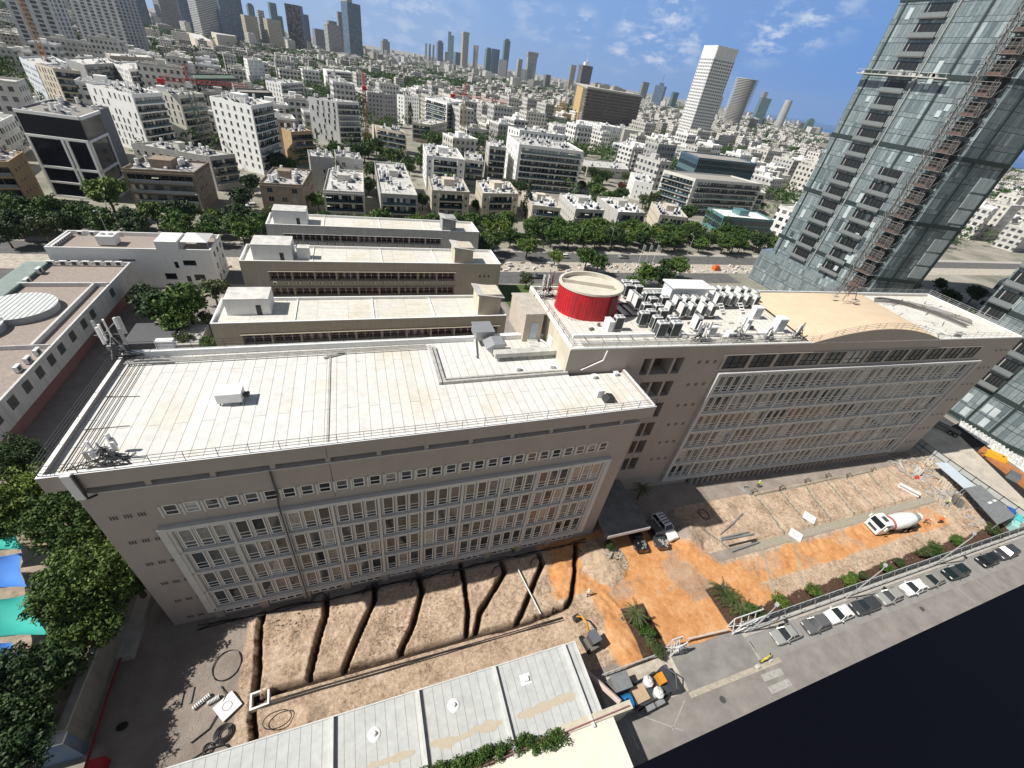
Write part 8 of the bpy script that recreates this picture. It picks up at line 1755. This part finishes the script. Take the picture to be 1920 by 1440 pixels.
b = MB(); b.v = [tuple(p) for p in P]+[(p.x, p.y, p.z+.15) for p in P]; b.f = [(0, 1, 2, 3), (7, 6, 5, 4), (0, 4, 5, 1), (1, 5, 6, 2), (2, 6, 7, 3), (3, 7, 4, 0)]; b.m = [0]*6; b.build('roof', mat('sheet_grey', (.2, .21, .22), .8), t)
for p in P: MB().tube((p.x, p.y, 0), p, .08, 5).build('post', STEEL, t)
c0 = (P[0]+P[2])/2; b = MB(); b.box(c0.x-.9, c0.y-.4, 2.76, c0.x+.2, c0.y, 2.8); b.box(c0.x+1, c0.y-.3, 2.76, c0.x+1.8, c0.y+.1, 2.82); b.build('patch', WHITE, t)
t = thing('site_hoarding', 'long pale blue-white hoarding panel roof beside the east street', 'hoarding', (0, 0, 0)); P = [G(*q, 2.2) for q in ((1752, 868), (1775, 868), (1828, 912), (1812, 920))]
b = MB(); b.v = [tuple(p) for p in P]+[(p.x, p.y, p.z+.12) for p in P]; b.f = [(3, 2, 1, 0), (4, 5, 6, 7), (0, 4, 5, 1)[::-1], (1, 5, 6, 2)[::-1], (2, 6, 7, 3)[::-1], (3, 7, 4, 0)[::-1]]; b.m = [0]*6; b.build('roof', mat('pale_blue_sheet', (.52, .60, .66), .6), t)
for p in P: MB().tube((p.x, p.y, 0), p, .07, 5).build('post', STEEL, t)
p = G(1828, 912, 2.0); MB().box(p.x-.9, p.y-.4, .4, p.x+.2, p.y-.3, 2.1).build('blue_panel', mat('panel_blue', (.02, .10, .35)), t)
b = MB(); 
for z in (.6, 1.8): b.tube((118.0, 13, z), (118.0, 36, z), .06, 4)
for k in range(10): b.tube((118, 13+k*2.5, 0), (118, 13+k*2.5, 2), .06, 4)
t = thing('site_fence', 'dark-railed fence between the site and the east street', 'fence', (0, 0, 0)); b.build('rail', DARK, t); MB().box(118.07, 13, .1, 118.1, 36, 1.7).build('panel', mat('hoarding_pale', (.45, .47, .46)), t)
rs = random.Random(8)
for k, (px, py, w, d, h, c_, l) in enumerate(((1772, 905, 3.4, 2.2, .5, (.55, .48, .38), 'stack of pale timber pallets by the hoarding'), (1722, 882, 1.9, 1.4, 1.0, (.62, .60, .56), 'white window-frame crate in the debris corner'), (1742, 868, 2.6, 1.6, .5, (.60, .53, .42), 'light board pile by the right facade corner'), (1758, 935, 2.0, 1.5, .4, (.50, .42, .32), 'brown board stack near the worker'), (1795, 940, 2.6, 1.8, .9, (.15, .14, .13), 'dark heap of scrap under the grey site roof edge'), (1720, 895, .9, .7, .6, (.6, .06, .05), 'bright red crate in the debris corner'), (1770, 918, 3.2, .6, .3, (.6, .57, .5), 'row of white battens below the pallets'), (1808, 945, 1.8, 1.2, .7, (.35, .28, .2), 'crate pile at the foot of the grey site roof'))):
    g = G(px, py, h/2); b = MB(); n = 5
    for i in range(n): b.box(g.x-w/2, g.y-d/2+i*d/n, i % 2*.05, g.x+w/2-rs.uniform(0, .3), g.y-d/2+(i+.75)*d/n, h-rs.uniform(0, .2)*h, rot=rs.uniform(-.12, .12)+.4)
    b.box(g.x-w/2, g.y-.1, .0, g.x+w/2, g.y+.1, h*.5, rot=.4, c=(g.x, g.y)); tag(b.build('debris_stack', mat('stack_%d' % k, c_, .9, .3, 3)), l, 'debris')
for k in range(26): 
    g = (rs.uniform(105, 117.0), rs.uniform(17, 33)); a = rs.random()*3; L = rs.uniform(.8, 2.4); tag(MB().box(g[0]-L, g[1]-.08, .15, g[0]+L, g[1]+.08, .28, rot=a).build('plank', mat('plank_%d' % (k % 3), ((.5, .4, .28), (.62, .6, .55), (.25, .2, .16))[k % 3], .9)), '%s plank strewn over the debris corner of the site' % ('tan', 'whitish', 'dark')[k % 3], 'plank', '%s planks in the debris corner' % ('tan', 'whitish', 'dark')[k % 3])
t = thing('compressor', 'yellow towed compressor on the dusty east street', 'compressor', (133.6, 26.6, 0), R(-62)); b = MB(); b.profile([(-1.8, .6), (1.8, .6), (1.8, 1.5), (1.5, 1.9), (-1.5, 1.9), (-1.8, 1.5)], -.85, .85); b.build('body', mat('machine_yellow', (.70, .38, .02), .45, .1, 1), t); MB().path([(-1.8, 0, .7), (-3.0, 0, .5)], .07, 5).build('towbar', DARK, t)
for sy in (-1, 1): wheel(t, 0, sy*.95, .4, .25)
MB().box(.6, -.3, 1.905, 1.0, .2, 1.95).build('mark', DARK, t)
t = thing('dark_bucket', 'dark grey digger bucket beside a yellow hose on the east street', 'bucket', (131.5, 21.8, 0), R(20)); MB().profile([(-1.4, 0), (1.3, 0), (1.7, .9), (-1.1, 1.1)], -1.0, 1.0).build('bucket', mat('bucket_grey', (.12, .13, .14), .6), t)
tag(MB().path([(133.2, 21.4, .2), (133.9, 20.6, 1.2), (134.0, 19.8, .3), (133.4, 19.0, .1)], .16, 6).build('yellow_hose', mat('sign_yellow', (.7, .55, .02))), 'yellow hose beside the dark digger bucket', 'hose')
t = thing('truck', 'dark flatbed truck standing in the shade of the taller block on the east street', 'truck', (133.0, 37.2, 0), R(-70)); MB().box(-3.4, -1.1, .9, 3.2, 1.1, 1.15).build('bed', DARK, t); MB().box(-5.2, -1.15, .6, -3.5, 1.15, 2.6).build('cab', GREY, t)
for x_ in (-4.3, 1.6, 2.6):
    for sy in (-1, 1): wheel(t, x_, sy*1.05, .48, .3)
t = thing('excavation_edge', 'long dark excavation with an orange-brown shored edge below the second glass tower', 'excavation', (0, 0, 0)); b = MB()
P = [G(*q) for q in ((1782, 800), (1800, 792), (1935, 905), (1920, 935))]; b.face([(p.x, p.y, .01) for p in P]); b.build('pit', mat('pit_shade_black', (.012, .012, .012), 1), t)  # flat sheet at ground level; the shade of the pit is its black colour
P = [G(*q, .9) for q in ((1838, 842), (1846, 836), (1945, 905), (1935, 918))]; b = MB(); b.prism([(p.x, p.y) for p in P], .0, .9); b.build('shoring_edge', mat('rust_orange', (.42, .17, .06), .9, .3, .6), t)
sheet('quay_slab', [(G(*q).x, G(*q).y) for q in ((1800, 790), (1850, 790), (1990, 890), (1940, 905))], .012, mat('pale_slab', (.58, .54, .47), .9, .3, .4))
t = thing('white_tarpaulin', 'rumpled white sheeting along the foot of the second glass tower', 'tarpaulin', (0, 0, 0)); b = MB(); n = 34
for i in range(n):
    for j in range(4):
        f = lambda ii, jj: (lambda p: (p.x, p.y, .25+.7*abs(math.sin(ii*1.7+jj*2.3))*(jj > 0)))(G(1796+ii*3.6, 800-jj*4.5+ii*2.55)); b.face([f(i, j), f(i+1, j), f(i+1, j+1), f(i, j+1)])
b.build('sheet', mat('tarp_white', (.62, .62, .60), .7, .4, 1), t)
for k, (px, py, c_, l) in enumerate(((1884, 964, (.62, .12, .03), 'orange plastic play block at the right edge'), (1892, 960, (.02, .12, .42), 'dark blue plastic block at the right edge'), (1905, 972, (.10, .52, .55), 'turquoise plastic panel at the right edge'), (1900, 984, (.35, .62, .60), 'pale turquoise panel below the turquoise one'))):
    g = G(px, py, .8); tag(MB().box(g.x-1.1, g.y-.7, 0, g.x+1.1, g.y+.5, 1.3, rot=.4).box(g.x-.6, g.y-.5, 1.3, g.x+.6, g.y+.3, 1.6, rot=.4, c=(g.x, g.y)).build('plastic_block', mat('plastic_%d' % k, c_, .5)), l, 'plastic block')
b = MB(); rs = random.Random(31)     # light-rail works along the boulevard
for k in range(420): x = rs.uniform(-60, 240); y = rs.uniform(131.3, 140); s = rs.uniform(.2, 1.1); b.box(x-s, y-s*.4, 0, x+s, y+s*.4, rs.uniform(.1, .7), rs.choice((0, 0, 0, 1, 2)), rot=rs.random())
tag(b.build('building_material', [mat('works_white', (.66, .64, .6), .9), mat('works_brown', (.25, .18, .12), .9), mat('works_grey', (.3, .3, .3), .9)]), 'heaps of building material along the tram works', 'building material', kind='stuff')
g = G(1343, 502, 1); tag(MB().box(g.x-1.4, g.y-1, 0, g.x+1.4, g.y+1, 1.6).box(g.x-.8, g.y-.6, 1.6, g.x+.8, g.y+.6, 2.1).build('barrier_block', mat('barrier_orange', (.7, .14, .03), .6)), 'bright orange barrier block on the tram works', 'barrier')
g = G(470, 384, .8); car('white car in the dark lane left of the first boulevard block', g.x, g.y, WHP, 4.6, 1.8, 'hatch', .4)
for k, (x, y, c_) in enumerate(((-72, 145.5, DGR), (-60, 148, SIL), (58, 126, GRY), (76, 145, WHP), (104, 146, SIL), (132, 144, DGR))): car('%s car driving on the boulevard' % ('dark grey', 'silver', 'grey', 'white', 'silver', 'black')[k]+(' left of' if x < 0 else ' behind')+[' the terrace building, lower', ' the terrace building, upper', ' the slim antenna tubes', ' the lone round tree', ' the three flagpoles', ' the white roof hut'][k], x, y, c_, 4.5, 1.8, 'hatch')
# ---------------------------------------------------------------- workers
SKIN = mat('skin', (.35, .2, .13), .6); HVY = mat('hi_vis_yellow', (.55, .62, .02), .7); HVR = mat('hi_vis_orange', (.75, .12, .04), .7); TRO = mat('work_trousers', (.04, .045, .07), .9)
def person2(x, y, label, vest, rz=0, bend=.2, helmet=WHITE, z=0, reach=(.35, .1)):
    t = thing('person', label, 'person', (x, y, z), rz); b = MB()
    def limb(pts, rr, m=0, n=8):        # one closed tapering surface through the joints
        k0 = len(b.v); P = [Vector(p) for p in pts]
        for i, p in enumerate(P):
            d = (P[min(i+1, len(P)-1)]-P[max(i-1, 0)]).normalized(); u = d.orthogonal().normalized(); w = d.cross(u)
            b.v += [tuple(p+(u*math.cos(2*math.pi*k/n)+w*math.sin(2*math.pi*k/n))*rr[i]) for k in range(n)]
        for i in range(len(P)-1):
            for k in range(n): b.f.append((k0+i*n+k, k0+i*n+(k+1) % n, k0+(i+1)*n+(k+1) % n, k0+(i+1)*n+k)); b.m.append(m)
        b.f.append(tuple(range(k0, k0+n))[::-1]); b.m.append(m); e = k0+(len(P)-1)*n; b.f.append(tuple(range(e, e+n))); b.m.append(m)
    B = bend; sh = Vector((0, .05+B*.45, 1.42-B*.15)); hd = Vector((0, .08+B*.65, 1.64-B*.22))
    limb([(0, 0, .86), (0, .02+B*.12, 1.05), (0, .04+B*.3, 1.27), sh+Vector((0, 0, .03))], [.16, .155, .18, .12], 1)
    limb([sh, sh.lerp(hd, .45)], [.07, .06], 0); limb([hd-Vector((0, 0, .11)), hd-Vector((0, 0, .03)), hd+Vector((0, .01, .05)), hd+Vector((0, 0, .12))], [.055, .09, .095, .05], 0)
    for s in (-1, 1):
        limb([(s*.09, 0, .9), (s*.12, s*.08+.04, .5), (s*.13, s*.12, .10), (s*.13, s*.12+.16, .05)], [.10, .07, .05, .04], 2)
        e = sh+Vector((s*.27, .08+B*.2, -.26)); h_ = sh+Vector((s*.2, reach[0], -.42+reach[1]*(s > 0)))
        limb([sh+Vector((s*.16, 0, 0)), e, h_], [.065, .05, .032], 1); limb([h_, h_+Vector((0, .06, -.03))], [.038, .02], 0, 6)
        for q in range(4): limb([h_+Vector((-.03+.02*q, .05, -.02)), h_+Vector((-.03+.02*q, .12, -.06))], [.011, .008], 0, 5)
        limb([h_+Vector((-s*.035, .02, 0)), h_+Vector((-s*.06, .07, -.02))], [.012, .009], 0, 5)
    b.build('body', [SKIN, vest, TRO], t, True); k = MB(); k.cyl((hd.x, hd.y), .125, hd.z+.03, hd.z+.10, 12, 0, .11); k.cyl((hd.x, hd.y), .11, hd.z+.1, hd.z+.165, 12, 0, .04); k.build('helmet', helmet, t)
for (px, py, l, v, rz, bd) in ((1424, 907, 'person in a yellow vest standing at the foot of the right-hand facade', HVY, 1.0, .2), (1778, 940, 'person in a bright yellow vest bending at the end of the concrete strip', HVY, 2.0, .9), (1738, 974, 'person in an orange-red vest behind the mixer truck', HVR, 2.6, .6), (1766, 975, 'person in an orange-red vest walking right of the mixer truck', HVR, -1.0, .3), (963, 1029, 'person in yellow leaning at a basement window of the left block', HVY, 0, .7), (1104, 1112, 'person in a white shirt standing on the orange sand', WHITE, .4, .1)):
    g = G(px, py, .9); person2(g.x, g.y, l, v, rz, bd)
# perforated drain cover in the sand and haze
g = G(1163, 1167); tag(MB().box(-.55, -.55, 0, .55, .55, .14).box(-.4, -.4, .14, .4, .4, .17, 1).build('drain_cover', [DARK, mat('cover_teal', (.12, .18, .18))]), 'dark square drain cover in the rippled orange sand', 'drain cover').location = (g.x, g.y, .1)
hz = MB().box(-9000, -1500, -3, 9000, 9000, 400).build('haze', [bpy.data.materials.new('haze_air')]); tag(hz, kind='stuff'); m_ = hz.data.materials[0]; m_.use_nodes = True; m_.node_tree.nodes.clear()
o_ = m_.node_tree.nodes.new('ShaderNodeOutputMaterial'); v_ = m_.node_tree.nodes.new('ShaderNodeVolumePrincipled'); v_.inputs['Density'].default_value = 4.5e-5; v_.inputs['Color'].default_value = (.72, .84, 1, 1); v_.inputs['Anisotropy'].default_value = .2
m_.node_tree.links.new(v_.outputs[0], o_.inputs['Volume'])
# ---------------------------------------------------------------- unfinished frame between the towers, then ordinals for look-alikes
t = thing('unfinished_frame', 'dark unfinished concrete frame with yellow formwork between the two glass towers', 'building', (178, 62, 0), R(-8)); b = MB()
for z in (3.5, 7.5): b.box(0, -9, z, 26, 12, z+.4)
for i in range(5):
    for j in range(4): b.box(.5+i*6.1, -8.6+j*6.5, 0, 1.1+i*6.1, -8+j*6.5, 11)
b.build('frame', mat('raw_concrete', (.16, .155, .15), .9, .4, .5), t)
rs = random.Random(4)
for k in range(7): x, y = rs.uniform(0, 18), rs.uniform(-8, 8); MB().box(x, y, 7.91, x+rs.uniform(3, 6), y+rs.uniform(1, 2), 8.3).build('formwork', mat('formwork_yellow', (.62, .45, .16), .8, .2, 1), t)
ORD = ['first', 'second', 'third', 'fourth', 'fifth', 'sixth', 'seventh', 'eighth', 'ninth', 'tenth', 'eleventh', 'twelfth', 'thirteenth', 'fourteenth', 'fifteenth', 'sixteenth', 'seventeenth', 'eighteenth']
groups = {}
for o in SC.objects:
    if o.parent is None and o.get('group'): groups.setdefault((o['group'], o.get('label')), []).append(o)
for (g_, l_), os_ in groups.items():
    if 2 <= len(os_) <= 18:
        def px_of(o): v = o.location-O; return v.dot(Rr)/v.dot(Fw)
        os_.sort(key=px_of)
        for k, o in enumerate(os_): o['label'] = l_+', '+('leftmost' if k == 0 else ('rightmost' if k == len(os_)-1 else ORD[k]+' from left'))
for o in SC.objects:
    if o.parent is None and o.get('label') and len(o['label'].replace('-', ' ').split()) > 16: print('LONG', o.name, o['label'])
